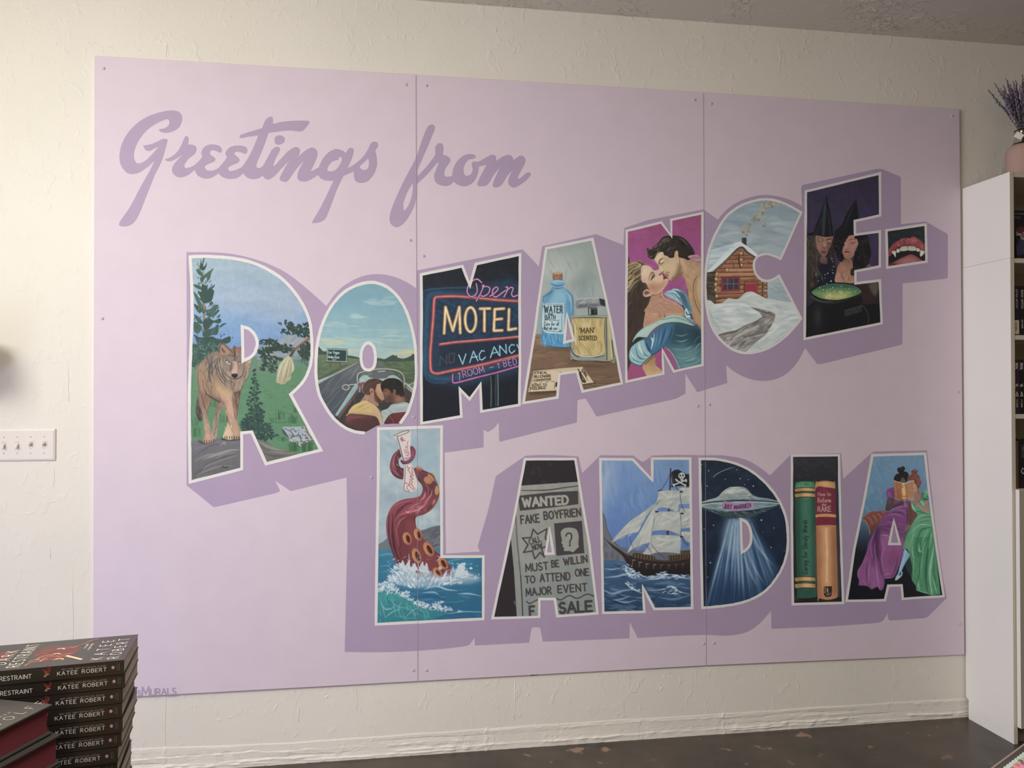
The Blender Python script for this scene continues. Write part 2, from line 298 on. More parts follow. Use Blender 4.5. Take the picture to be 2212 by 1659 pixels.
# drop shadow of the two rows of letters
PAINT = {}
SHADOW = [cvj(('s1','~90,97 350,100 520,120 700,165 850,225 980,300 1130,420 1283,558'), ('s1','~1283,558 1370,440 1470,360 1600,300 1740,285 1870,310 1970,355 2050,405'),
   ('s1','2050,262'), ('s3','160,412 1060,230 1200,378 1230,205 1690,102 1922,195 1930,50'), ('s5','0,440 388,365 490,437'),
   ('s5','~490,437 560,360 660,300 790,265 900,272 1000,300 1082,342'), ('s5','1075,215'), ('s5','~1075,215 1085,195 1110,188'), ('s5','1600,82 1640,80 1765,132'), ('s5','~1765,132 1775,145 1776,170'),
   ('s5','1776,470 1950,450 2090,530'), ('s5','~2090,530 2105,545 2106,580'), ('s5','2106,835'), ('s5','~2106,835 2100,848 2085,853'), ('s5','1788,885 1787,1300'), ('s5','~1787,1300 1783,1312 1765,1320'), ('s5','1215,1452 1188,1452 1103,1340'),
   ('s5','~1103,1340 1040,1450 970,1520 890,1560 800,1570 710,1555 620,1515 548,1460'), ('s5','555,1585 345,1650 260,1518 262,1659'),
   ('s4','2212,400 1535,552 1442,398 1372,412 1366,602 705,768 700,603'), ('s4','~700,603 660,650 610,685'), ('s4','570,665 570,815 240,860 225,660'),
   ('s2','2050,150 1560,160 1530,600 1315,540 885,645 762,565'), ('s2','~762,565 790,620 800,645 760,662'), ('s2','300,768 285,765 82,600 85,0')),
  cvj(('s2','1315,540 1322,1000 1312,1400 1306,1659'), ('s7','80,840'), ('s7','~80,840 330,842 590,832 800,815 930,798 960,785'), ('s7','992,740 995,795'), ('s7','1375,775 1392,675'), ('s7','~1392,675 1405,668 1440,668 1455,675'),
      ('s7','1472,768 2080,745 2083,630 2140,745'), ('s8','60,700 330,685 510,680'), ('s8','~510,680 620,685 700,680 780,660 850,615 900,565 938,520'), ('s8','942,640 1300,625 1600,605'),
      ('s8','~1600,605 1650,598 1680,588'), ('s8','1715,535'), ('s8','~1715,535 1716,570 1730,585 1760,583 1900,573 1960,568 1985,555'), ('s8','~1985,555 2095,445 2103,430 2080,300'), ('s8','2035,0'),
      ('s6','1943,1082 1548,1090 1530,1100 1318,1293 1303,1102 925,1112 920,1120 772,1268'),
      ('s6','~772,1268 690,1205 600,1155 500,1130 400,1118 280,1118'), ('s4','2212,878 2010,885'), ('s4','~2010,885 1970,915 1930,937 1895,920 1850,885'), ('s4','1570,882 1555,895 1412,1035 1380,893'), ('s4','~1380,893 1250,885 1100,880 950,885 920,892'), ('s4','690,1050'), ('s4','~690,1050 678,1060 670,1085 610,1350 520,1659'),
      ('s7','1030,135 790,148 785,0'), ('s2','2080,1130 2070,340'), ('s2','2055,150 1560,160 1530,600'))]
WORDS = {'Greetings': [], 'from': []}
WORDS['Greetings'] = [
 (cv('G1','628,455 ~575,640 ~500,800 ~420,1000 ~350,1170 ~290,1255 ~215,1280 ~165,1250 ~270,1090 ~370,900 ~450,760 505,648 ~430,715 ~340,770 ~250,772 ~185,700 ~168,600 ~195,480 ~260,370 ~360,275 ~470,215 ~600,178 ~700,172 ~752,200 ~767,250 ~745,320 ~690,365 ~620,385 ~565,375 542,350 ~600,340 ~635,315 ~646,280 ~630,255 ~585,265 ~510,300 ~430,360 ~370,430 ~325,510 ~305,590 ~315,650 ~345,677 ~400,660 ~460,610 545,515 ~500,535 ~455,558 ~415,545 395,505 ~450,498 ~510,478 ~575,445 ~610,442'), []),
 (cv('G1','600,638 ~660,615 ~720,565 ~765,490 ~790,430 ~808,415 ~828,435 825,495 ~870,500 ~903,525 ~890,580 ~830,630 ~790,690 ~800,720 ~845,712 890,690 ~955,620 ~950,570 ~985,515 ~1050,495 ~1120,508 ~1147,545 ~1130,575 ~1085,555 ~1045,555 ~1035,590 ~1080,625 ~1075,655 ~1020,680 ~985,705 ~1000,740 ~1060,745 1115,720 ~1190,625 ~1180,580 ~1220,525 ~1290,505 ~1365,515 ~1390,545 ~1375,585 ~1325,570 ~1280,565 ~1268,590 ~1310,630 ~1305,665 ~1240,695 ~1205,720 ~1225,750 ~1290,735 1340,710 ~1400,620 ~1450,520 1495,410 ~1400,422 ~1330,435 ~1318,412 ~1365,390 1530,340 ~1560,270 ~1595,235 ~1630,237 1635,300 ~1720,280 ~1850,268 ~1960,270 ~1983,285 ~1940,345 ~1895,370 ~1780,362 1592,385 ~1540,530 ~1485,660 ~1475,705 ~1500,722 1540,700 ~1600,590 ~1635,535 ~1680,518 ~1702,545 ~1660,630 ~1635,700 1660,690 ~1740,600 ~1800,545 ~1855,520 ~1893,545 1880,610 ~1950,550 ~2010,525 ~2055,555 ~2055,620 ~2010,720 ~2000,752 2070,715 ~2120,620 ~2190,555 2262,545 2262,640 ~2200,660 ~2160,710 ~2165,755 2262,740 2262,840 ~2160,842 ~2090,820 ~2065,790 ~1990,835 ~1930,850 ~1875,830 ~1875,760 ~1925,660 1930,648 ~1850,740 ~1780,840 ~1740,852 ~1700,830 ~1720,770 1795,640 ~1720,720 ~1640,805 ~1580,832 1535,795 ~1480,825 ~1410,822 ~1365,790 1355,768 ~1290,815 ~1215,825 ~1150,805 1115,770 ~1050,812 ~985,822 ~920,795 885,738 ~820,790 ~745,810 ~690,785 ~670,735 ~700,670 780,585 ~720,625 ~660,655 ~615,650'), []),
 (cv('G1','~1650,440 ~1675,412 ~1715,410 ~1747,435 ~1738,475 ~1700,497 ~1660,490'), []),
 (cv('G2','312,407 ~360,425 385,445 ~410,405 ~440,395 ~460,420 ~440,500 400,590 ~470,550 ~540,490 ~590,420 ~620,360 ~650,335 ~690,350 ~690,385 665,420 ~680,490 ~680,570 ~650,650 ~590,715 ~520,730 ~470,700 460,620 360,665 ~300,790 ~240,950 ~180,1080 ~80,1115 ~68,1095 ~140,970 ~210,830 280,680 ~230,705 170,705 170,605 ~230,620 ~280,610 ~320,570 ~345,515 ~340,485 ~310,490 ~270,510 270,407'), [cv('G2','600,495 ~605,540 ~595,590 ~560,607 ~525,590 518,572')]),
]
WORDS['from'] = [
 (cv('G2','1070,450 ~1110,330 ~1155,215 ~1185,178 ~1215,173 ~1235,195 ~1225,240 ~1150,420 1070,605 1070,665 ~1160,570 1240,462 ~1240,390 ~1265,355 ~1300,353 ~1318,385 1313,460 ~1365,480 ~1385,520 ~1345,580 ~1325,630 ~1340,670 1400,665 ~1410,600 ~1450,520 ~1520,465 ~1590,455 ~1627,475 ~1610,497 ~1555,510 ~1520,560 ~1510,620 ~1530,660 ~1575,650 ~1597,610 ~1588,560 ~1600,528 1650,530 ~1720,490 ~1780,462 ~1815,475 1822,522 ~1880,480 ~1940,462 ~1975,480 1985,515 ~2050,470 ~2090,485 ~2100,530 ~2060,610 ~2030,670 ~2045,690 ~2110,635 ~2145,632 ~2147,660 ~2090,720 ~2010,772 ~1960,765 ~1935,720 ~1960,640 1985,592 ~1930,660 ~1880,740 ~1825,775 ~1790,760 ~1800,710 1858,580 ~1800,650 ~1740,745 ~1665,763 ~1642,745 ~1660,690 1730,555 1655,575 ~1645,640 ~1610,715 ~1540,760 ~1470,755 1415,718 ~1370,755 ~1310,758 ~1250,730 ~1228,670 ~1250,595 1272,545 1258,535 ~1170,640 1065,740 ~1058,880 ~1020,990 ~960,1090 ~900,1145 ~850,1150 ~805,1100 ~815,1000 ~870,860 ~950,690 ~1030,540'),
  [cv('G2','1022,735 ~970,820 ~938,910 ~935,970 945,997 ~985,940 ~1015,850 ~1025,780')]),
]
# ------------------------------------------------------------------ a small brush engine: paints each letter's picture on a fine grid of points on the board
rng = np.random.RandomState(7)
def vnoise(h, w, cx, cy, seed):
    r = np.random.RandomState(seed); g = r.rand(int(h/cy)+3, int(w/cx)+3)
    y = np.arange(h)/cy; x = np.arange(w)/cx; yi = y.astype(int); xi = x.astype(int)
    fy = (y-yi); fx = (x-xi); fy = fy*fy*(3-2*fy); fx = fx*fx*(3-2*fx)
    a = g[np.ix_(yi, xi)]; b = g[np.ix_(yi, xi+1)]; c = g[np.ix_(yi+1, xi)]; d = g[np.ix_(yi+1, xi+1)]
    return (a*(1-fx)+b*fx)*(1-fy[:, None])+(c*(1-fx)+d*fx)*fy[:, None]
def blur(a, s):
    if s <= 0: return a
    n = max(1, int(s*2.5)); k = np.exp(-0.5*(np.arange(-n, n+1)/s)**2); k /= k.sum()
    p = np.pad(a, ((n, n), (n, n)), 'edge')
    p = sum(k[i]*p[i:i+a.shape[0], :] for i in range(2*n+1))
    return sum(k[i]*p[:, i:i+a.shape[1]] for i in range(2*n+1))
class Pic:
    def __init__(s, name, key, SS):
        s.name = name; s.out, s.ctr = LET[name]; s.SS = SS
        x0, y0 = s.out.min(0)-2; x1, y1 = s.out.max(0)+2
        s.x0, s.y0 = math.floor(x0), math.floor(y0)
        s.w, s.h = int((x1-s.x0)*SS)+2, int((y1-s.y0)*SS)+2
        s.rgb = np.full((s.h, s.w, 3), .5); s.lab = np.zeros((s.h, s.w), np.int16); s.names = []; s.cur = 0; s.msk = None; s.use(key)
    def use(s, key): s.ox, s.oy, s.k = CR[key]
    def T(s, p): return (np.asarray(p, float)*s.k+(s.ox-s.x0, s.oy-s.y0))*s.SS
    def part(s, n):
        if n not in s.names: s.names.append(n)
        s.cur = s.names.index(n)
    def _bb(s, p, pad):
        return (max(0, int(p[:, 0].min()-pad)), max(0, int(p[:, 1].min()-pad)), min(s.w, int(p[:, 0].max()+pad)+2), min(s.h, int(p[:, 1].max()+pad)+2))
    def cover(s, p, x0, y0, x1, y1):
        """exact-in-x, 4 sub-rows-in-y coverage of polygon p (grid units)"""
        H, W = y1-y0, x1-x0; ys = y0+(np.arange(H*4)+.5)/4-.5
        ax, ay = p[:, 0], p[:, 1]; bx, by = np.roll(ax, -1), np.roll(ay, -1)
        act = ((ay[None] <= ys[:, None]) != (by[None] <= ys[:, None]))
        with np.errstate(divide='ignore', invalid='ignore'):
            xc = ax+(ys[:, None]-ay)*(bx-ax)/(by-ay)
        xc = np.where(act, xc, 1e9); xc.sort(1); n = int(act.sum(1).max()) if act.size else 0
        xs = np.arange(x0, x1)-.5; cov = np.zeros((H*4, W))
        for i in range(0, n-1, 2):
            a, b = xc[:, i:i+1], xc[:, i+1:i+2]
            c = np.clip(np.minimum(b, xs+1)-np.maximum(a, xs), 0, 1); cov += np.where(a < 1e8, c, 0)
        return cov.reshape(H, 4, W).mean(1)
    def clip(s, pts=None):
        """keep the following paint inside an outline (None: everywhere)"""
        s.msk = None if pts is None else s.cover(s.T(mixcurve(pts)), 0, 0, s.w, s.h)
    def put(s, al, bb, col):
        x0, y0, x1, y1 = bb
        if s.msk is not None: al = al*s.msk[y0:y1, x0:x1]
        d = s.rgb[y0:y1, x0:x1]; c = np.asarray(col, float)
        d += (c-d)*al[..., None]; l = s.lab[y0:y1, x0:x1]; l[al > .5] = s.cur
    def F(s, pts, col, a=1.0, soft=0.0, grad=None, lab=True):
        """fill outline; '~' points are smooth; grad=(col2, x0,y0,x1,y1) shades towards col2"""
        p = mixcurve(pts) if isinstance(pts, str) else np.asarray(pts); p = s.T(p); bb = s._bb(p, 2+soft*3*s.SS)
        if bb[2] <= bb[0] or bb[3] <= bb[1]: return
        al = s.cover(p, *bb)
        if soft: al = blur(al, soft*s.SS)
        c = np.array(hexc(col))
        if grad:
            c2 = np.array(hexc(grad[0])); A = s.T(grad[1:3]); B = s.T(grad[3:5]); d = B-A
            Y, X = np.mgrid[bb[1]:bb[3], bb[0]:bb[2]]
            t = np.clip(((X-A[0])*d[0]+(Y-A[1])*d[1])/(d@d), 0, 1)[..., None]; c = c+(c2-c)*t
        k = s.lab.copy() if not lab else None
        s.put(al*a, bb, c)
        if not lab: s.lab = k
    def S(s, pts, w, col, a=1.0, tap=(1, 1), soft=0.0, raw=False, lab=True):
        """brush stroke through points, w = width in crop pixels, tap = relative width at both ends"""
        p = P2(pts.replace('~', '')) if isinstance(pts, str) else np.asarray(pts, float)
        if not raw and len(p) > 2: p = catmull(p, False, 5)
        p = s.T(p); n = len(p); r0 = w*s.k*s.SS/2
        t = np.linspace(0, 1, n); sh = np.where(t < .5, tap[0]+(1-tap[0])*np.minimum(1, t*2.5), tap[1]+(1-tap[1])*np.minimum(1, (1-t)*2.5)); r = r0*sh
        sf = max(1.0, soft*s.SS*2); bb = s._bb(p, r0+sf+1); x0, y0, x1, y1 = bb
        if x1 <= x0 or y1 <= y0: return
        D = np.full((y1-y0, x1-x0), -1e3)
        for i in range(n-1):
            A, B = p[i], p[i+1]; q = np.array([A, B]); m = max(r[i], r[i+1])+sf+1; b2 = s._bb(q, m)
            if b2[2] <= b2[0] or b2[3] <= b2[1]: continue
            Y, X = np.mgrid[b2[1]:b2[3], b2[0]:b2[2]]; d = B-A; l2 = d@d+1e-9
            u = np.clip(((X-A[0])*d[0]+(Y-A[1])*d[1])/l2, 0, 1); dist = np.hypot(X-A[0]-u*d[0], Y-A[1]-u*d[1])
            v = (r[i]+(r[i+1]-r[i])*u)-dist; sl = D[b2[1]-y0:b2[3]-y0, b2[0]-x0:b2[2]-x0]; np.maximum(sl, v, out=sl)
        al = np.clip(D/sf+.5, 0, 1)
        if soft: al = al*al*(3-2*al)
        al = al*min(1.0, max(.25, 2*r0))*a if r0 < .5 else al*a
        k = s.lab.copy() if not lab else None
        s.put(al, bb, hexc(col))
        if not lab: s.lab = k
    def B(s, x, y, rx, ry, col, a=1.0, ang=0.0, lab=False):
        """soft round dab"""
        c = s.T((x, y)); rx, ry = rx*s.k*s.SS, ry*s.k*s.SS; R = max(rx, ry)*2.2
        bb = s._bb(np.array([c]), R); x0, y0, x1, y1 = bb
        if x1 <= x0 or y1 <= y0: return
        Y, X = np.mgrid[y0:y1, x0:x1]; ca, sa = math.cos(ang), math.sin(ang); dx, dy = X-c[0], Y-c[1]
        u, v = (dx*ca+dy*sa)/rx, (-dx*sa+dy*ca)/ry; al = np.exp(-(u*u+v*v)*1.2)*a
        k = s.lab.copy() if not lab else None
        s.put(al, bb, hexc(col))
        if not lab: s.lab = k
    def E(s, x, y, rx, ry, col, a=1.0, ang=0.0, soft=0.0):
        t = np.linspace(0, 2*math.pi, 28)[:-1]; ca, sa = math.cos(ang), math.sin(ang)
        s.F(np.stack([x+rx*np.cos(t)*ca-ry*np.sin(t)*sa, y+rx*np.cos(t)*sa+ry*np.sin(t)*ca], 1), col, a, soft)
    def V(s, stops, ang=0):
        """whole-picture gradient down the picture: [(y, col), ...]"""
        yy = np.arange(s.h); ys = [s.T((0, y))[1] for y, _ in stops]; cs = np.array([hexc(c) for _, c in stops])
        s.rgb[:] = np.stack([np.interp(yy, ys, cs[:, i]) for i in range(3)], 1)[:, None, :]; s.lab[:] = s.cur
    def N(s, amp, cx, cy, seed=1, mask=None):
        """uneven paint: cx, cy = size of the patches in crop pixels"""
        n = vnoise(s.h, s.w, max(1, cx*s.k*s.SS), max(1, cy*s.k*s.SS), seed)-.5
        if mask is not None: n = n*mask
        s.rgb *= (1+n*amp*2)[..., None]; np.clip(s.rgb, 0, 1, out=s.rgb)
    def dabs(s, poly, n, w, l, ang, cols, a=1.0, jit=.4, tap=(.3, .3), seed=1, lab=True, bend=.2):
        """n short strokes scattered inside an outline"""
        p = mixcurve(poly) if isinstance(poly, str) else np.asarray(poly); r = random.Random(seed)
        x0, y0 = p.min(0); x1, y1 = p.max(0); k = 0; tries = 0
        while k < n and tries < n*30:
            tries += 1; x, y = r.uniform(x0, x1), r.uniform(y0, y1); ins = False
            for i in range(len(p)):
                ax, ay = p[i-1]; bx, by = p[i]
                if (ay > y) != (by > y) and x < ax+(y-ay)*(bx-ax)/(by-ay): ins = not ins
            if not ins: continue
            k += 1; th = (ang(x, y) if callable(ang) else ang)+r.uniform(-jit, jit); L = l*r.uniform(.6, 1.3)/2
            dx, dy = math.cos(th)*L, math.sin(th)*L; bx, by = -dy*r.uniform(-bend, bend), dx*r.uniform(-bend, bend)
            s.S(np.array([[x-dx, y-dy], [x+bx, y+by], [x+dx, y+dy]]), w*r.uniform(.6, 1.3), r.choice(cols), a, tap, lab=lab)
    def text(s, txt, x, y, h, col, w, ang=0.0, adv=.78, sl=0.0, a=1.0, tr=0.0, cur=0.0, soft=0.0, sq=1.0):
        """hand lettering: x,y = left end of baseline, h = cap height, ang in radians, adv = spacing, sl = slant, cur = curvature"""
        ca, sa = math.cos(ang), math.sin(ang); cx = 0.0
        for ch in txt:
            wd, strokes = GLYPH.get(ch, (.5, []))
            for st in strokes:
                q = np.array(st, float); lx = (cx+q[:, 0]*adv*sq+sl*q[:, 1])*h; ly = -q[:, 1]*h+cur*lx*lx
                s.S(np.stack([x+lx*ca-ly*sa, y+lx*sa+ly*ca], 1), w, col, a, raw=True, soft=soft)
            cx += (wd*adv*sq+.2+tr)
        return cx*h
def _arc(cx, cy, rx, ry, a0, a1, n=12):
    t = np.radians(np.linspace(a0, a1, n)); return [(cx+rx*math.cos(x), cy+ry*math.sin(x)) for x in t]
GLYPH = {' ': (.4, []), 'A': (.8, [[(0,0),(.4,1),(.8,0)], [(.14,.36),(.66,.36)]]), 'B': (.65, [[(0,0),(0,1)]+_arc(.3,.76,.28,.24,90,-90)+[(0,.52)], _arc(.33,.26,.32,.26,90,-90)+[(0,0)]]),
 'C': (.75, [_arc(.42,.5,.42,.5,50,310)]), 'D': (.72, [[(0,0),(0,1),(.25,1)]+_arc(.25,.5,.47,.5,90,-90)+[(0,0)]]), 'E': (.6, [[(.6,1),(0,1),(0,0),(.6,0)], [(0,.52),(.5,.52)]]),
 'F': (.58, [[(.58,1),(0,1),(0,0)], [(0,.52),(.46,.52)]]), 'G': (.8, [_arc(.42,.5,.42,.5,50,330)+[(.8,.45),(.5,.45)]]), 'H': (.7, [[(0,0),(0,1)], [(.7,0),(.7,1)], [(0,.52),(.7,.52)]]),
 'I': (.06, [[(.03,0),(.03,1)]]), 'J': (.5, [[(.5,1),(.5,.25)]+_arc(.25,.25,.25,.25,0,-170)]), 'K': (.68, [[(0,0),(0,1)], [(.65,1),(.03,.42)], [(.2,.58),(.68,0)]]), 'L': (.55, [[(0,1),(0,0),(.55,0)]]),
 'M': (.9, [[(0,0),(.06,1),(.45,.2),(.84,1),(.9,0)]]), 'N': (.72, [[(0,0),(0,1),(.72,0),(.72,1)]]), 'O': (.84, [_arc(.42,.5,.42,.5,0,360,20)]), 'P': (.62, [[(0,0),(0,1),(.3,1)]+_arc(.3,.73,.3,.27,90,-90)+[(0,.46)]]),
 'Q': (.84, [_arc(.42,.5,.42,.5,0,360,20), [(.5,.25),(.85,-.05)]]), 'R': (.68, [[(0,0),(0,1),(.3,1)]+_arc(.3,.74,.3,.26,90,-90)+[(0,.48)], [(.28,.48),(.68,0)]]), 'S': (.6, [_arc(.32,.75,.27,.25,40,250,10)+_arc(.3,.25,.29,.25,80,-150,10)]),
 'T': (.7, [[(0,1),(.7,1)], [(.35,1),(.35,0)]]), 'U': (.7, [[(0,1),(0,.3)]+_arc(.35,.3,.35,.3,180,360)+[(.7,1)]]), 'V': (.75, [[(0,1),(.375,0),(.75,1)]]), 'W': (1.05, [[(0,1),(.27,0),(.52,.8),(.78,0),(1.05,1)]]),
 'X': (.7, [[(0,0),(.7,1)], [(0,1),(.7,0)]]), 'Y': (.7, [[(0,1),(.35,.48),(.7,1)], [(.35,.48),(.35,0)]]), 'Z': (.65, [[(0,1),(.65,1),(0,0),(.65,0)]]), '1': (.3, [[(0,.72),(.22,1),(.22,0)]]),
 '2': (.55, [_arc(.28,.74,.26,.25,160,-40)+[(.0,0),(.56,0)]]), '4': (.6, [[(.42,0),(.42,1),(0,.3),(.6,.3)]]), '5': (.55, [[(.5,1),(.08,1),(.05,.56)]+_arc(.26,.3,.28,.3,110,-150)]), '8': (.55, [_arc(.27,.75,.22,.24,90,450)+_arc(.27,.26,.26,.26,90,-270)]), '6': (.55, [[(.45,1),(.1,.5)]+_arc(.28,.28,.26,.27,160,-200)]),
 '-': (.5, [[(0,.5),(.5,.5)]]), '!': (.1, [[(.08,1),(.05,.32)], [(.05,.05),(.06,.02)]]), '?': (.55, [_arc(.28,.75,.26,.24,170,-60)+[(.3,.42),(.28,.28)], [(.28,.06),(.28,.02)]]), "'": (.1, [[(.06,1),(.03,.78)]]), ',': (.1, [[(.06,.06),(0,-.18)]]), '.': (.1, [[(.05,.05),(.05,.01)]]),
 'a': (.5, [_arc(.24,.27,.24,.27,30,360,12)+[(.48,.5),(.48,.08),(.56,0)]]), 'b': (.5, [[(0,1),(0,.05)], _arc(.25,.27,.25,.27,180,-180)]), 'c': (.45, [_arc(.25,.27,.24,.27,50,310)]), 'd': (.5, [_arc(.24,.27,.24,.27,20,360), [(.49,1),(.49,0)]]), 'e': (.48, [[(.02,.28),(.46,.32)]+_arc(.24,.28,.23,.26,10,310)]),
 'f': (.38, [_arc(.3,.82,.14,.18,40,180,6)+[(.16,-.2)], [(0,.52),(.36,.52)]]), 'g': (.5, [_arc(.24,.27,.24,.27,20,360), [(.49,.5),(.47,-.2)]+_arc(.25,-.2,.22,.16,0,-150,6)]), 'h': (.48, [[(0,1),(0,0)], [(0,.35)]+_arc(.24,.32,.22,.22,170,0,6)+[(.46,0)]]), 'i': (.08, [[(.04,.52),(.04,0)], [(.04,.78),(.05,.75)]]),
 'k': (.45, [[(0,1),(0,0)], [(.4,.52),(.02,.22)], [(.14,.3),(.44,0)]]), 'l': (.1, [[(.06,1),(.02,.1),(.1,0)]]), 'm': (.75, [[(0,.54),(0,0)], _arc(.18,.34,.18,.2,180,0,6)+[(.36,0)], _arc(.55,.34,.19,.2,180,0,6)+[(.74,0)]]), 'n': (.46, [[(0,.54),(0,0)], _arc(.23,.32,.22,.22,170,0,6)+[(.45,0)]]), 'o': (.5, [_arc(.25,.27,.25,.27,0,360,12)]),
 'p': (.5, [[(0,.54),(-.02,-.4)], _arc(.25,.27,.25,.27,180,-180)]), 'q': (.5, [_arc(.24,.27,.24,.27,20,360), [(.49,.5),(.47,-.4)]]), 'r': (.36, [[(0,.54),(0,0)], [(0,.34)]+_arc(.2,.34,.17,.2,160,40,5)]), 's': (.4, [_arc(.2,.4,.16,.14,40,250,6)+_arc(.18,.14,.18,.14,80,-150,6)]), 't': (.32, [[(.14,.85),(.12,.08),(.28,0)], [(0,.54),(.32,.54)]]),
 'u': (.46, [[(0,.54),(0,.2)]+_arc(.22,.2,.22,.2,180,360,6)+[(.44,.54),(.45,0)]]), 'v': (.44, [[(0,.54),(.2,0),(.44,.54)]]), 'w': (.7, [[(0,.54),(.17,0),(.35,.45),(.52,0),(.7,.54)]]), 'y': (.46, [[(0,.54),(.22,.02)], [(.46,.54),(.1,-.4)]])}
def paint_R(SS):
    p = Pic('R', 'R1', SS); p.part('painted_sky')
    p.V([(200,'#a9bcc6'),(500,'#a8bccb'),(850,'#a0b6cf'),(1150,'#86a8d0'),(1450,'#7b9fcd'),(1700,'#88a4c8')])
    p.B(1500,900,420,300,'#aab6c6',.7); p.B(900,800,330,160,'#b0bcca',.5); p.B(1100,560,240,60,'#98b0c2',.5,.5)
    p.N(.03,260,60,3); p.N(.012,20,70,4)
    p.use('R2')
    # far meadow, mist and tent
    p.part('painted_meadow')
    p.F('~150,190 ~250,60 ~420,40 ~700,120 ~900,150 ~1150,160 ~1560,100 1700,1400 100,1600','#6d8f78',grad=('#5f8a66',900,250,900,600))
    p.dabs('900,150 1560,150 1560,260 900,260',60,26,60,1.5,['#7c9490','#84989a','#6f8c80'],.5,seed=3)
    p.F('~180,430 ~300,420 ~900,380 ~1560,330 1650,1300 150,1250','#64906c',a=.9,soft=3)
    p.dabs('180,420 1550,300 1600,1200 180,1100',150,22,90,.1,['#5d8863','#6b9770','#709a72','#587f5c'],.45,seed=4)
    p.part('painted_tent')
    p.use('R1'); p.F('1400,1385 1530,1285 1860,1330 1880,1560 1120,1640 1130,1480','#9aa3ac')
    p.dabs('1400,1385 1530,1290 1850,1340 1850,1500 1250,1480',60,10,150,-.65,['#8b949e','#aab0b4','#b4b8ba','#98a4b0'],.7,jit=.1,seed=5)
    p.dabs('1130,1480 1860,1400 1860,1640 1120,1640',46,22,120,.2,['#8592a0','#8f9cab','#94a2a0'],.6,seed=6)
    # big pine
    p.part('painted_pine_tree'); D = ['#3d594f','#456257','#36524a','#4a6a5b']
    p.S('375,330 378,700 385,1000 392,1250 400,1500',26,'#8a7c6c',tap=(.3,1))
    p.S('372,760 385,870 390,1060',30,'#9a7a66')
    for q in ['~345,250 ~360,320 ~385,230 ~392,260 ~370,360 ~410,330 ~420,290 ~425,330 ~400,395 ~360,410 ~330,370 ~300,330 ~335,345','~275,395 ~310,400 ~360,430 ~380,480 ~430,440 ~520,380 ~490,440 ~470,520 ~430,560 ~420,500 ~370,560 ~350,590 ~330,510 ~355,500 ~310,460',
      '~240,600 ~300,610 ~345,630 ~360,680 ~320,670 ~265,640','~360,600 ~410,620 ~440,605 ~430,680 ~470,640 ~490,640 ~535,600 ~525,640 ~500,660 ~525,690 ~520,740 ~490,830 ~430,860 ~400,860 ~370,850 ~310,780 ~340,790 ~300,690 ~350,700',
      '~240,700 ~300,760 ~360,880 ~390,960 ~400,1000 ~360,990 ~290,850','~250,870 ~320,910 ~350,960 ~330,1000 ~280,950','~400,960 ~470,940 ~540,885 ~590,890 ~570,930 ~540,970 ~560,1010 ~500,1050 ~450,1040 ~420,1000','~460,870 ~490,840 ~515,860 ~480,890',
      '~545,990 ~585,940 ~595,975 ~560,1000','~250,1020 ~300,1040 ~350,1090 ~370,1140 ~310,1130','~380,1100 ~450,1060 ~520,1100 ~600,1070 ~625,1105 ~590,1140 ~520,1130 ~480,1180 ~440,1220 ~400,1230 ~370,1160','~560,1060 ~610,1010 ~600,1050',
      '~250,1120 ~310,1140 ~360,1190 ~330,1260 ~290,1280 ~250,1240','~380,1240 ~450,1220 ~520,1200 ~580,1150 ~590,1200 ~570,1290 ~500,1300 ~420,1330 ~370,1310','~600,1180 ~650,1140 ~700,1140 ~650,1170 ~620,1195','~250,1290 ~320,1330 ~400,1330 ~500,1320 ~560,1350 ~620,1360 ~700,1330 ~750,1320 ~750,1390 ~690,1420 ~640,1410 ~560,1440 ~600,1500 ~480,1560 ~300,1700 ~220,1720 ~225,1450 ~300,1430 ~330,1380 ~270,1340',
      '~605,1330 ~640,1295 ~630,1325','~650,1300 ~675,1275 ~670,1300','~770,1345 ~790,1320 ~785,1345','~660,1290 ~620,1320 ~600,1335']:
        p.F(q, random.Random(len(q)).choice(D))
    p.dabs('230,1350 700,1350 620,1650 230,1700',130,18,60,1.2,D+['#527464','#2f4a42'],.8,jit=.9,seed=8)
    p.dabs('300,250 430,250 520,700 500,860 300,820',34,12,50,1.9,D,.9,jit=.6,seed=9)
    p.dabs('250,850 580,880 620,1300 250,1300',60,14,55,2.2,D+['#53776a'],.9,jit=.7,seed=10)
    p.use('R2'); p.dabs('190,10 480,10 480,120 300,200 190,330',90,14,45,1.0,['#4a6a5b','#3d594f','#56786a','#6c8c84'],.8,jit=.9,seed=11)
    # leafy branch at right and the bushes below the counter
    p.part('painted_tree_branch'); p.use('R1')
    p.S('1860,1320 1740,1420 1620,1520 1560,1600',38,'#8b6156',tap=(1,.4)); p.S('1850,1325 1700,1440',12,'#a07a6c',.7)
    L = ['#33483f','#3a5147','#2d4239']
    p.dabs('~1480,1110 ~1560,1110 ~1640,1180 ~1700,1160 ~1840,1140 1845,1310 ~1740,1320 ~1620,1290 ~1500,1270 ~1450,1230 ~1530,1190',110,26,52,.3,L,1,jit=1.2,tap=(.5,.5),seed=12)
    p.dabs('~1400,1135 ~1450,1130 ~1440,1160',6,12,26,.3,L,1,seed=13); p.dabs('~1440,1270 ~1500,1240 ~1470,1280',6,12,30,.3,L,1,seed=14)
    p.dabs('~1140,1400 ~1230,1360 ~1360,1360 ~1390,1400 ~1460,1430 ~1600,1440 ~1610,1500 ~1500,1530 ~1400,1500 ~1300,1540 ~1180,1560 ~1130,1500 ~1260,1470 ~1180,1440',120,26,56,.3,L,1,jit=1.1,tap=(.5,.5),seed=15)
    p.dabs('~1700,1460 ~1850,1400 1850,1620 ~1780,1620 ~1690,1560',46,28,60,1.2,L,.95,jit=1,seed=16)
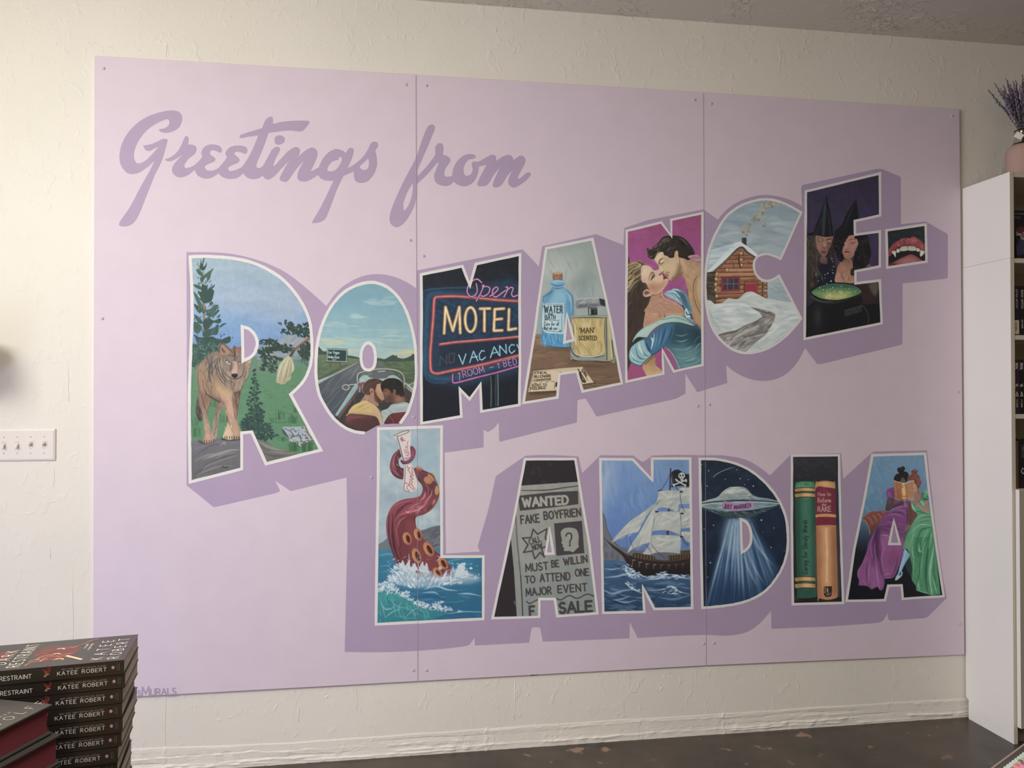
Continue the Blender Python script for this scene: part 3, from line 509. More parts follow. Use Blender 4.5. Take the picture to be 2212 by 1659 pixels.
    p.use('R2'); p.dabs('~930,150 ~1060,130 ~1190,180 ~1130,240 ~1150,300 ~1040,340 ~940,290 ~990,230',70,20,44,.4,L+['#3f5a4c'],.95,jit=1.1,seed=17)
    p.dabs('1400,60 1505,0 1505,130 1440,200 1400,140',30,20,50,1.3,L,.9,seed=18)
    p.dabs('1350,190 1500,180 1480,260',20,10,50,1.5,['#4d6a58'],.8,seed=19)
    # cream cloth on the branch
    p.part('painted_cloth')
    p.S('1320,90 1300,130 1275,165',26,'#4d4a3c')
    p.F('~1265,152 ~1290,170 ~1320,240 ~1325,310 ~1290,350 ~1285,410 ~1240,440 ~1225,462 ~1180,468 ~1155,455 ~1125,445 ~1130,370 ~1150,270 ~1200,195 ~1240,160','#c9c2a0',grad=('#b5a888',1180,250,1290,400))
    for q,c in [('1255,170 1200,260 1170,360 1160,440','#a3966f'),('1275,180 1250,300 1220,400 1200,455','#8f8364'),('1262,165 1230,270 1190,400','#e0dabc'),('1285,190 1290,280 1262,390','#8c805f'),('1295,200 1310,280 1300,330','#ddd6b6'),('1215,200 1165,300 1140,420','#ddd5b4'),('1240,300 1235,400','#736a4f'),('1185,300 1180,420','#94886a')]: p.S(q,9,c,.85,tap=(.3,.3))
    # young fir
    p.part('painted_fir_sapling')
    p.S('880,300 880,500 876,750 880,1000',12,'#5d6b60'); L2 = ['#33514a','#2c473f','#3b5a4e']
    for k in range(20):
        y = 300+k*40; hw = 10+k*8.2 if k < 17 else 150
        r = random.Random(k)
        for sg in (-1,1):
            for j in range(1+k//4):
                u = r.uniform(.15,1); x = 880+sg*hw*u; yy = y+r.uniform(-14,26)
                p.F(f'{x-17},{yy+6} ~{x-6},{yy-12} {x+19},{yy-8} ~{x+9},{yy+9} ~{x-6},{yy+13}', r.choice(L2))
                p.S([[880,yy-10],[x,yy]],9,r.choice(L2),.9,tap=(.6,.5))
    p.dabs('~870,700 ~960,760 ~1000,900 ~1080,950 ~1060,1090 ~920,1080 ~870,1060 ~760,960 ~800,860',120,24,52,.4,L2,1,jit=1,tap=(.4,.4),seed=21)
    p.dabs('725,880 860,900 860,1000 730,980',34,12,70,.7,L2,.95,jit=.3,seed=22)
    p.dabs('1060,1030 1150,1030 1150,1060 1060,1070',10,16,34,.1,L2,1,seed=23)
    # grass tufts
    p.part('painted_meadow')
    for x,y,n,h in [(220,930,12,120),(235,1050,16,120),(430,720,10,130),(545,890,12,110),(1170,860,16,120),(1310,900,18,110),(1340,780,8,80),(1185,1100,8,60),(1080,880,8,50)]:
        r = random.Random(x+y)
        for k in range(n):
            xx = x+r.uniform(-48,48); p.S([[xx,y],[xx+r.uniform(-8,8),y-h*.5],[xx+r.uniform(-26,26),y-h*r.uniform(.5,1)]],9,r.choice(['#477650','#527f58','#3e6a48','#4f8058']),.9,tap=(1,.2))
    p.S('1060,890 1150,896 1250,885',14,'#4f7c57',.8)
    # underwear left on the grass
    p.part('painted_boxer_shorts')
    p.F('1190,965 1205,940 ~1300,945 ~1400,940 1440,935 1460,960 1500,1010 1550,1080 ~1490,1115 ~1440,1140 1425,1165 ~1390,1172 1320,1120 1265,1100 1275,1060 ~1230,1040','#a9b4bd',grad=('#b9b9b6',1230,960,1500,1100))
    p.F('~1300,960 ~1420,970 ~1430,1060 ~1350,1050','#a4b6c4',.7,soft=3); p.F('1410,940 1450,938 1540,1080 1510,1090','#b8aea4',.9)
    p.F('~1190,965 ~1205,975 ~1240,1020 ~1262,1058 ~1225,1040 ~1195,1000','#4e545a')
    for q in ['1215,960 1290,1000 1330,1050 1370,1030 1375,1010','1330,1050 1290,1060','1450,950 1490,1030 1540,1080','1320,1120 1400,1170 1440,1140 1545,1085']: p.S(q,7,'#3c4046',.9)
    p.dabs('1220,960 1440,950 1530,1080 1400,1150 1290,1080',44,11,17,.6,['#4a5664','#5a5a64','#6d5a58'],.95,seed=24,tap=(.7,.7))
    for x in (1290,1320,1290,1440,1470,1350,1500):
        r = random.Random(x)
        for k in range(7): xx = x+r.uniform(-35,35); p.S([[xx,1215],[xx-4,1160],[xx+r.uniform(-34,34),1090+r.uniform(0,40)]],11,r.choice(['#39603f','#41694a','#4a7550']),.95,tap=(1,.2))
    # rocks
    p.part('painted_rock')
    p.F('~150,1150 ~200,1105 ~290,1090 ~420,1075 ~560,1070 ~740,1080 760,1450 150,1620','#76747a',grad=('#6a6766',400,1100,400,1550))
    for q,w,c,a in [('190,1290 300,1210 400,1150 500,1140',26,'#636168',.7),('200,1330 330,1270 430,1250 540,1220',26,'#97938f',.7),('300,1310 450,1260 600,1210 720,1200',30,'#a8a39b',.7),('420,1330 540,1250 700,1235',20,'#8e8a86',.7),('190,1480 300,1420 340,1370 520,1290 720,1230',20,'#5a5758',.8),
       ('220,1500 330,1440 480,1390 640,1380',24,'#8f8a83',.7),('300,1440 340,1385 500,1320 700,1260',26,'#908b84',.6),('190,1540 280,1500 420,1460',18,'#807c78',.7),('500,1150 545,1120 550,1150',14,'#b5b2b0',.8),('200,1200 300,1160 400,1130',30,'#827f84',.6),('450,1110 600,1110 700,1130',26,'#807e84',.6),('600,1330 720,1290',40,'#757170',.6)]: p.S(q,w,c,a,tap=(.2,.2),soft=1)
    p.S('515,1398 530,1390 545,1402',12,'#3e3c3e'); p.S('555,1400 580,1395',12,'#3e3c3e')
    p.F('~880,1090 ~960,1095 ~1040,1130 ~1120,1185 ~1220,1200 ~1300,1230 ~1360,1250 1020,1350 930,1180','#77736e')
    for q,w,c in [('930,1110 1000,1150 1100,1190 1220,1210',30,'#9b968e'),('960,1190 1080,1220 1200,1235 1330,1245',22,'#8d8881'),('980,1240 1100,1270 1250,1265',24,'#5e5b58'),('1000,1300 1100,1300 1200,1285',20,'#6d6862'),('940,1150 1010,1200 1100,1210',20,'#66625e')]: p.S(q,w,c,.8,tap=(.3,.2),soft=1)
    # ---- wolf
    p.part('painted_wolf')
    p.S('265,1108 330,1132 420,1100',26,'#4b484b',.8,soft=2); p.S('520,1080 620,1090 715,1082',24,'#3c393c',.9,soft=2)
    p.F('~250,600 ~300,640 ~305,760 ~305,830 ~275,885 ~245,850 ~222,780 ~225,700','#5e534d',grad=('#3e3836',260,700,260,880))
    p.dabs('~250,620 ~300,660 ~300,830 ~270,870 ~232,780',40,7,60,1.45,['#3c3534','#766459','#514744','#8a7466'],.8,jit=.25,seed=30)
    p.F('~470,640 ~440,760 ~425,850 ~410,960 ~393,1040 ~410,1075 ~450,1070 ~470,960 ~470,870 ~500,770 ~560,690 ~540,620','#8a7264',grad=('#b39a86',460,750,430,1050))
    p.dabs('~470,700 ~435,850 ~410,1000 ~440,1060 ~465,900 ~520,720',26,8,60,1.7,['#70594e','#a48c7a','#c0a894','#6b574d'],.7,jit=.2,seed=31)
    p.F('~630,540 ~725,520 ~712,640 ~700,740 ~683,850 ~665,870 ~650,760 ~632,640','#6a5349',grad=('#94725f',680,600,675,850))
    p.dabs('~640,560 ~715,540 ~700,700 ~680,840 ~655,760',24,8,70,1.55,['#5a453d','#7d6354','#a58470','#4e3c36'],.8,jit=.15,seed=32)
    p.F('~600,865 ~565,940 ~545,1000 ~528,1050 ~545,1078 ~640,1080 ~650,960','#d6b492',grad=('#e3c9a4',580,880,560,1060))
    p.F('~490,105 ~420,110 ~350,155 ~290,215 ~252,270 ~248,400 ~256,520 ~255,620 ~275,720 ~308,820 ~320,920 ~330,1000 ~305,1095 ~325,1125 ~400,1118 ~418,1090 ~385,1010 ~375,950 ~347,850 ~352,760 ~385,680 ~398,612 ~450,640 ~530,680 ~560,740 ~578,850 ~612,960 ~640,1000 ~640,1075 ~718,1072 ~720,990 ~690,920 ~665,860 ~645,740 ~630,620 ~650,560 ~720,530 ~760,440 ~800,380 ~832,280 ~835,200 ~760,120 ~735,60 ~650,58 ~600,80','#a5876f')
    # coat colour areas
    p.F('~350,155 ~420,110 ~500,120 ~480,220 ~430,330 ~420,420 ~380,400 ~360,300 ~300,260','#7c7068',.8,soft=5)
    p.F('~255,280 ~330,250 ~380,380 ~400,520 ~350,580 ~270,540 ~250,420','#a8876c',.8,soft=6)
    p.F('~440,440 ~520,500 ~620,540 ~625,620 ~560,650 ~500,620 ~450,540','#cfa97f',.9,soft=5)
    p.F('~500,620 ~600,580 ~630,640 ~650,760 ~690,920 ~718,1060 ~650,1065 ~615,950 ~575,820 ~540,700','#cda489',.9,soft=4)
    p.F('~600,640 ~640,700 ~665,850 ~640,860 ~610,760','#d3a795',.7,soft=3)
    p.F('~262,560 ~330,560 ~398,610 ~380,680 ~350,700 ~300,720 ~275,700','#8c6c5a',.8,soft=4)
    p.F('~310,800 ~345,850 ~375,950 ~390,1030 ~410,1100 ~320,1115 ~332,1000 ~322,920','#cfa28a',.9,soft=3)
    p.F('~330,570 ~400,600 ~520,650 ~540,690 ~440,640 ~370,600','#54423b',.8,soft=3)
    # body fur
    p.dabs('~355,160 ~450,130 ~480,250 ~430,400 ~380,430 ~300,330',70,7,80,1.9,['#5a504c','#8f8076','#b0a090','#453e3c','#9a8a7c'],.75,jit=.3,seed=33)
    p.dabs('~260,280 ~340,270 ~420,430 ~440,580 ~300,560 ~255,500',90,7,90,1.5,['#8e6d58','#c09f80','#b08b72','#6f574a','#d0ae8c'],.6,jit=.3,seed=34)
    p.S('350,170 380,260 370,360 395,450',22,'#3f3a3a',.6,tap=(.4,.2),soft=2); p.S('395,150 400,250 420,330',16,'#4b4442',.6,tap=(.4,.2),soft=1)
    for q,w,c in [('300,420 310,500 350,580 440,640 530,680 560,720',12,'#4c3a34'),('270,540 300,640 330,740 350,800',10,'#5b453b'),('255,300 250,420 258,540',7,'#5e4a40'),('470,560 500,640 550,720 575,830 610,950 640,1000',8,'#5a443b'),('630,600 645,740 670,860 700,930',9,'#5e4438'),('395,615 385,680 352,760 348,850',8,'#6a5145'),('300,650 320,760 340,870 378,960',7,'#8a6656'),('480,600 530,680',10,'#3f322e')]: p.S(q,w,c,.8,tap=(.3,.2))
    p.dabs('~500,640 ~610,620 ~650,780 ~700,950 ~650,1000 ~580,820',50,7,70,1.3,['#b4866e','#e0bc9c','#c4937d','#d9ae93'],.55,jit=.15,seed=35)
    p.dabs('~310,740 ~350,860 ~390,1040 ~330,1060 ~322,900',26,6,60,1.4,['#b88d76','#e2bfa4','#a67b66'],.6,jit=.15,seed=36)
    p.dabs('~540,950 ~600,890 ~640,1000 ~630,1060 ~540,1050',24,7,50,1.6,['#e8d0a8','#c39c7c','#d8b48e'],.6,jit=.3,seed=37)
    for x in (318,345,372,396): p.S([[x,1098],[x+2,1122]],7,'#3a2c2a')
    for x in (550,572,600,628,655,682,706): p.S([[x,1052],[x-2,1078]],9,'#352a2a')
    # ruff and head
    p.dabs('~490,190 ~560,300 ~620,420 ~700,430 ~780,330 ~830,230 ~800,400 ~720,520 ~620,520 ~500,430 ~440,300',120,7,80,lambda x,y: 1.35 if x < 640 else 1.8,['#6d625c','#a39488','#c3b2a0','#574e4b','#8c7c70'],.7,jit=.3,seed=38)
    p.dabs('~760,130 ~835,200 ~830,290 ~770,410 ~745,420 ~790,280',46,6,60,2.0,['#b59a84','#cdb49c','#8c7262','#e0cab4'],.8,jit=.4,seed=39)
    p.F('~490,120 ~520,170 ~535,260 ~570,330 ~620,375 ~655,420 ~710,395 ~745,330 ~775,260 ~770,180 ~738,120 ~735,60 ~650,55 ~600,75','#8c7b6e')
    p.dabs('~500,130 ~540,280 ~620,370 ~660,300 ~660,120 ~640,70 ~735,62 ~735,110 ~640,110',80,6,46,1.3,['#6b5d55','#a5917f','#b9a592','#7c6c61'],.7,jit=.5,seed=40)
    p.dabs('~640,70 ~735,60 ~735,130 ~660,120',40,6,46,1.6,['#8d5f4d','#a87a63','#6c4d42','#b98d75'],.8,jit=.25,seed=41)
    p.dabs('640,40 735,45 735,75 640,75',20,4,34,1.55,['#6b4d42','#8d6a58'],.9,jit=.2,seed=42)
    p.F('~516,8 ~490,40 ~482,100 ~500,150 ~545,150 ~590,140 ~642,122 ~590,60 ~540,15','#96705c'); p.F('~518,30 ~503,80 ~510,128 ~540,135 ~600,118 ~560,60','#b28d78')
    p.F('~520,50 ~516,90 ~545,130 ~560,110 ~530,70','#3b2f2e'); p.S('516,8 548,20 600,70 642,120',8,'#5f4438'); p.S('512,12 487,50 482,110',8,'#5f4438')
    p.dabs('530,60 600,115 540,130',12,5,36,.9,['#d5b59e','#8a6553'],.7,seed=43)
    p.S('655,90 660,130 655,170',16,'#3f3230',.9,tap=(.4,.3)); p.S('600,150 640,150 655,180 650,240',9,'#4c403c',.7); p.S('690,150 670,180 662,240',8,'#4c403c',.7)
    # muzzle, eyes, nose
    p.F('~635,215 ~680,215 ~692,270 ~690,330 ~680,355 ~630,350 ~620,300','#c9a08c',grad=('#d8b09c',655,230,655,340))
    p.F('~625,235 ~640,225 ~632,300 ~612,320 ~610,280','#4f4541',.7,soft=1.5)
    p.F('~560,320 ~612,330 ~625,370 ~650,400 ~640,415 ~600,395','#b7a596',.8,soft=2); p.F('~695,300 ~740,300 ~735,370 ~700,395 ~690,350','#ad9a8a',.8,soft=2)
    p.F('~622,362 ~640,348 ~680,348 ~692,365 ~680,388 ~655,397 ~632,385','#262224'); p.S('636,358 655,354 672,357',5,'#6d6a6c',.8)
    p.S('656,395 658,405',6,'#2a2424'); p.S('600,380 630,402 660,408 700,400 735,375',7,'#332a2a'); p.S('560,330 590,375 620,392',5,'#5d504a',.8)
    p.F('~560,215 ~580,205 ~600,215 ~615,240 ~590,245 ~570,232','#c9bfae'); p.E(590,224,11,10,'#8a7b52'); p.E(591,224,5,6,'#1f1a18'); p.S('555,208 580,202 605,216 618,240',6,'#2d2523')
    p.F('~700,240 ~712,218 ~745,222 ~745,232 ~720,240','#cdc4b2'); p.E(722,228,10,8,'#8a7b52'); p.E(723,228,5,5,'#1f1a18'); p.S('698,240 712,215 740,218',6,'#2d2523')
    p.F('~540,250 ~580,255 ~600,300 ~560,300','#a69483',.6,soft=3); p.F('~720,250 ~765,240 ~745,310 ~705,300','#9c8978',.6,soft=3)
    for q in ['470,230 480,330 540,420 620,470','500,270 520,350 570,420 640,450','520,300 560,360 610,410','460,330 500,420 560,480','770,250 755,340 720,410','790,280 775,370 735,440']: p.S(q,10,'#4b4341',.75,tap=(.2,.2))
    p.N(.025,30,30,9); return p
PAINT['R'] = paint_R
def paint_O(SS):
    p = Pic('O', 'O', SS); p.part('painted_sky')
    p.V([(80,'#7ea4ae'),(300,'#7fa8b6'),(480,'#8cb0b8'),(620,'#93b6bb'),(740,'#9fbbb8'),(850,'#a9bcae')])
    p.dabs('130,430 1000,430 1040,800 80,800',70,20,240,0,['#a5c2bf','#8fb4bc','#b4c8c0','#86adb8'],.4,jit=.06,seed=1)
    p.dabs('560,270 840,240 830,310 600,320',16,22,130,-.1,['#a3bcc0','#9cb8be','#aec3c3'],.5,jit=.1,seed=2)
    p.dabs('300,400 620,430 600,460 400,440',12,16,110,.15,['#a3c0c0','#b0c8c4'],.5,jit=.05,seed=3)
    for q,c in [('620,565 760,563 990,568','#b9cdc6'),('830,505 930,500','#aec6c2'),('160,525 330,535 520,525','#a8c4c4'),('250,345 460,335','#89aeb8')]: p.S(q,9,c,.6,tap=(.1,.1),soft=1)
    p.dabs('100,640 480,650 480,820 300,800 100,740',26,22,140,.1,['#b7c4ae','#c3c6a2','#a6bfb9'],.5,jit=.12,seed=4)
    p.B(960,795,110,26,'#ccc18c',.8); p.B(980,780,60,14,'#d4c890',.7); p.B(250,690,130,24,'#bec3a6',.6,.12); p.B(690,690,50,16,'#b7c6bb',.6); p.B(520,700,60,14,'#b4c5bd',.6)
    p.part('painted_hills'); G='#3f4f49'
    p.F('~60,720 ~95,740 ~125,775 ~160,780 ~200,810 ~300,815 ~420,825 ~500,850 500,900 60,900',G)
    p.F('~640,855 ~680,845 ~740,855 ~790,830 ~830,815 ~870,840 ~930,850 ~1000,825 ~1020,805 ~1060,820 1060,900 640,900',G)
    p.dabs('790,825 860,825 870,860 780,860',12,12,20,.3,['#3a4a45','#46574c'],.9,seed=5)
    p.part('painted_field')
    p.F('60,810 ~160,815 ~350,840 490,855 500,880 ~300,980 60,1075','#6a7a5c',grad=('#4d5f48',200,850,100,1060))
    p.F('650,870 ~800,880 1070,870 1070,1140 920,1080 760,950','#5d6f52',grad=('#475a43',900,880,950,1120))
    p.dabs('75,830 480,860 250,980 70,1060',46,14,80,-.2,['#5c6e50','#758463','#4f6049','#68785a'],.6,jit=.2,seed=6)
    p.dabs('660,880 1060,880 1060,1120 930,1080',50,16,90,.1,['#536649','#66775a','#475a43'],.6,jit=.15,seed=7)
    p.S('670,890 720,930 790,960',16,'#8b8a6c',.6,tap=(.2,.2),soft=1); p.S('80,1050 250,970 400,900',16,'#404f3e',.8,tap=(.4,.2))
    p.part('painted_road')
    p.F('480,880 660,880 760,950 900,1010 900,1500 ~400,1600 40,1300 60,1100','#5a6066',grad=('#4a5159',600,900,200,1350))
    p.F('480,880 655,880 740,950 500,990 300,1010','#72716f',.6,soft=4)
    p.dabs('100,1130 460,930 480,1080 330,1300 180,1330',60,16,190,-.85,['#50575e','#636a6f','#6f7475','#474e56'],.4,jit=.12,seed=8)
    p.S('80,1098 200,1030 330,965 480,886',13,'#a3a9a8',.95,tap=(1,.3)); p.S('395,1060 450,980 490,920',6,'#8f9496',.7,tap=(.3,.3))
    # sign
    p.part('painted_road_sign')
    p.S('205,890 203,935',18,'#6d5244',raw=True); p.S('300,890 300,940',18,'#6d5244',raw=True)
    p.F('~165,755 ~178,748 ~355,757 ~373,768 ~370,880 ~355,890 ~175,885 ~158,872','#24443f')
    o='~172,764 ~182,757 ~352,766 ~364,776 ~360,872 ~350,880 ~180,874 ~168,862'
    q=np.vstack([mixcurve(o),mixcurve(o)[:1]]); p.S(q,6,'#c3cac4',raw=True)
    p.text('Las Vegas',180,797,24,'#c9d0c8',4.5,.05,tr=-.06); p.text('or',250,817,15,'#b6c0b8',3.5,.05); p.text('Gretna Green',178,843,22,'#c9d0c8',4.5,.04,adv=.62,tr=-.07); p.text('NEXT',222,868,15,'#aab6ae',3.2,.05)
    # car
    p.part('painted_car'); p.use('O2')
    p.F('60,1180 560,400 620,420 1700,430 1950,640 1900,1659 60,1659','#393838')
    p.F('~560,380 ~560,300 ~590,190 ~680,140 ~1000,85 ~1250,75 ~1500,100 ~1640,160 ~1690,300 1690,460 620,420','#5d665f',grad=('#4e5a4c',1000,150,1600,150))
    p.F('~880,290 ~1000,180 ~1200,130 ~1350,170 ~1300,280 ~1100,320','#62646a'); p.F('1060,125 1240,112 1240,148 1062,160','#9ba29d'); p.S('1062,158 1240,146',6,'#4f5457')
    for q in ['700,210 860,150','800,240 900,180','860,200 820,240','930,170 900,210','1340,140 1450,190','1560,230 1600,210']: p.S(q,9,'#93a8a3',.8,raw=True)
    p.F('~620,320 ~700,235 ~800,230 ~880,280 ~1050,310 ~1250,300 ~1350,235 ~1450,225 ~1540,270 ~1640,370 1640,470 600,440','#9ab3ac')
    p.dabs('640,320 800,240 860,300 700,400',16,16,70,-.5,['#b8cdc4','#7f9a94','#a4bbb4'],.7,seed=9); p.S('930,310 1100,325 1260,310',20,'#b9c4be',.9,tap=(.3,.3))
    p.S('590,440 575,320 590,200 700,150 1000,90 1250,80 1480,105 1620,170 1690,290 1690,470',26,'#a9a69b'); p.S('575,320 590,200 700,148 1000,86 1250,76 1480,100 1620,165',9,'#cfcdc2')
    p.S('620,420 610,300 640,200 760,150 1000,105 1250,95 1470,125 1600,190 1660,300 1665,440',10,'#3d4440',.9)
    p.F('540,420 600,430 590,540 90,1210 45,1170','#8da5a3'); p.S('540,430 300,800 70,1170',14,'#b4c6c2'); p.S('590,520 380,850 100,1200',12,'#72898a'); p.dabs('520,480 560,520 200,1030 130,1080',22,10,150,2.15,['#a9c0bc','#72898a','#93aba8'],.7,jit=.05,seed=10)
    p.F('450,800 520,700 560,600 590,560 600,640 150,1260 110,1230','#6c3f45'); p.S('430,830 300,1000 140,1230',16,'#8d555b'); p.S('480,790 520,830 480,890',7,'#8a8f90',.7)
    p.E(300,515,80,62,'#5b605e',1,-.3); t=np.linspace(0,2*math.pi,24); p.S(np.stack([300+80*np.cos(t),515+62*np.sin(t)-.0*t],1),20,'#b4b3aa',raw=True); p.S('375,460 440,450 530,450',22,'#b0b0a6'); p.S('390,475 440,490 500,480',10,'#3c4142')
    p.S('1690,440 1800,450 1860,440',28,'#9a9b90'); p.E(1900,470,70,55,'#71766a'); p.S('1840,450 1880,415 1940,410',16,'#b4b3aa'); p.F('1700,480 1740,490 1930,620 1900,680','#8b9a95'); p.F('1700,510 1880,650 1880,900 1720,880 1690,700','#453b3b'); p.S('1700,505 1890,660',10,'#7d4a4d'); p.S('1685,470 1685,610',22,'#94948b',raw=True)
    p.F('~590,430 ~700,395 ~760,400 700,520 600,500','#7d5052'); p.F('610,500 660,510 650,640 600,630','#8d8388'); p.F('~680,500 ~720,450 ~740,600 ~780,680 ~700,640','#8d7f82')
    # two people seen from behind
    p.part('painted_passengers')
    p.F('~650,850 ~700,780 ~760,700 ~800,720 ~770,820 ~660,880','#9c7c68')
    p.F('~760,600 ~850,700 ~960,650 ~1000,800 ~1080,920 ~1060,970 ~1000,960 ~880,900 ~780,840','#9a7563',grad=('#b08a76',1000,750,800,880))
    p.S('830,820 930,910 1050,965',10,'#5d4238',.8)
    p.F('~860,560 ~1000,420 ~1120,420 ~1160,520 ~1180,600 ~1195,680 ~1215,760 ~1225,800 ~1180,830 ~1160,880 ~1060,880 ~970,760','#b2866b')
    p.F('~1060,440 ~1130,470 ~1160,560 ~1180,640 ~1100,640 ~1040,560','#c49a7c',.9,soft=2)
    p.F('~960,640 ~1010,620 ~1050,720 ~1100,780 ~1170,830 ~1160,890 ~1080,890 ~1000,840','#6b4335'); p.dabs('~980,640 ~1060,720 ~1160,830 ~1100,880 ~1000,830',26,12,50,1.0,['#553328','#7d4f3d','#8a5a46'],.8,seed=11)
    p.F('~700,560 ~740,440 ~820,350 ~930,310 ~1060,315 ~1170,360 ~1180,400 ~1110,430 ~1040,450 ~1020,540 ~980,640 ~940,560 ~880,560 ~860,690 ~780,690 ~720,650','#49332e',grad=('#5b3f36',950,330,950,640))
    p.dabs('~740,460 ~950,320 ~1150,380 ~1000,440 ~900,540 ~780,660',46,12,110,-.35,['#3d2a27','#5d4138','#6a4b40'],.6,jit=.3,seed=12)
    p.F('~870,570 ~900,545 ~950,560 ~968,620 ~955,690 ~925,700 ~890,660','#b28a78'); p.F('~900,580 ~935,590 ~940,640 ~915,660','#6d4639',.9); p.S('875,580 900,550 950,560',8,'#d0a993',.8)
    p.F('~1180,640 ~1210,560 ~1300,540 ~1400,600 ~1480,700 ~1650,700 ~1710,870 ~1500,890 ~1380,870 ~1280,880 ~1225,830 ~1240,780 ~1215,740','#6f4c3d')
    p.F('~1500,720 ~1640,720 ~1690,860 ~1520,880 ~1480,820','#a4715a',.9,soft=4); p.F('~1230,590 ~1300,580 ~1340,680 ~1280,760 ~1230,720','#8b6450',.9,soft=3); p.F('~1260,760 ~1380,700 ~1420,800 ~1380,870 ~1270,860','#4d3a33',.9,soft=4)
    p.S('1200,590 1240,600 1270,620',9,'#2a2020'); p.S('1205,720 1235,735',10,'#241c1c'); p.S('1205,640 1190,700 1215,730',8,'#a37c66',.9); p.S('1215,770 1240,790',9,'#3a2624')
    p.F('~1130,480 ~1160,400 ~1260,320 ~1420,295 ~1560,330 ~1640,400 ~1680,520 ~1690,690 ~1640,740 ~1540,690 ~1500,700 ~1480,570 ~1430,570 ~1420,650 ~1380,640 ~1360,590 ~1290,545 ~1200,560 ~1180,640 ~1150,580','#221f20')
    p.dabs('~1180,450 ~1400,310 ~1620,420 ~1660,640 ~1500,560 ~1300,500',40,14,90,.3,['#2d2a2a','#1a1819','#353031'],.7,jit=.5,seed=13); p.F('~1560,660 ~1650,660 ~1660,730 ~1600,730','#3c3733',.8,soft=3)
    p.F('~1430,590 ~1460,565 ~1490,590 ~1490,660 ~1470,720 ~1440,720','#8d5e4c'); p.S('1445,600 1465,640 1455,690',14,'#4d2f27')
    p.S('1040,760 1120,880 1160,960 1300,930',40,'#3b3633',.9,soft=2)
    p.F('~345,1150 ~390,1050 ~480,950 ~620,880 ~760,830 ~860,880 ~1000,960 ~1090,1060 ~1150,1200 ~1170,1420 1060,1420 ~1000,1250 ~345,1200','#cbae74')
    p.F('~900,1100 ~1000,1050 ~1080,1060 ~1140,1200 ~1160,1400 1110,1400 ~1050,1250 ~900,1160','#c3a182',.9,soft=4)
    for q,w,c in [('560,1040 700,960 860,920',16,'#a98c52'),('480,1060 620,990 720,900',14,'#b39658'),('600,1080 780,1020 900,950',16,'#b59a62'),('520,960 620,910 740,850',18,'#dcc48e'),('380,1090 470,1000 600,940',16,'#d9c28c'),('640,1010 780,960 900,930',16,'#e0c88f'),('930,1110 1020,1050',10,'#a98766'),('780,840 900,900 1010,970 1090,1060',10,'#e0cda0')]: p.S(q,w,c,.85,tap=(.2,.2))
    p.F('~1140,1100 ~1200,1060 ~1300,1020 ~1400,920 ~1560,890 ~1720,870 ~1830,910 ~1880,900 1880,1200 ~1500,1150 ~1300,1250 ~1240,1400 1160,1420 ~1170,1250','#a9b5b3')
    for q,w,c in [('1150,1100 1230,1120 1290,1180',12,'#6f7d7d'),('1300,1040 1350,1090 1450,1120',13,'#717f7f'),('1400,1050 1560,1040 1740,1000',14,'#8d9a98'),('1430,990 1600,960 1780,980',16,'#c3cdca'),('1380,930 1480,910 1620,900 1740,890',12,'#58615f'),('1460,1080 1600,1070 1740,1050',12,'#87928f'),('1200,1170 1180,1280 1200,1400',16,'#8e9da0'),('1500,940 1650,930 1780,930',14,'#ced6d3')]: p.S(q,w,c,.85,tap=(.2,.2))
    p.part('painted_car')
    p.F('~280,1300 ~310,1220 ~390,1150 ~520,1150 ~700,1165 ~900,1190 ~1020,1220 ~1080,1300 1120,1420 780,1600 280,1380','#5a3536',grad=('#4d3031',500,1200,900,1500))
    p.F('~300,1290 ~330,1220 ~400,1165 ~560,1160 ~900,1195 ~1000,1225 ~850,1240 ~600,1230 ~480,1260 ~340,1340','#7d4a4c',.8,soft=4); p.S('520,1250 560,1225 700,1230',20,'#94666a',.5,soft=2); p.S('340,1300 400,1200 480,1250',14,'#8e5b5f',.6,soft=2)
    p.F('~1240,1400 ~1260,1280 ~1340,1180 ~1440,1130 ~1740,1100 1800,1100 1650,1400','#6b3335',grad=('#5a2c2e',1500,1150,1350,1400)); p.S('1360,1210 1410,1290 1440,1380',16,'#a4696a',.7,soft=1); p.S('1420,1140 1560,1125 1720,1110',12,'#8d5558',.6)
    p.N(.02,120,120,3); return p
PAINT['O'] = paint_O
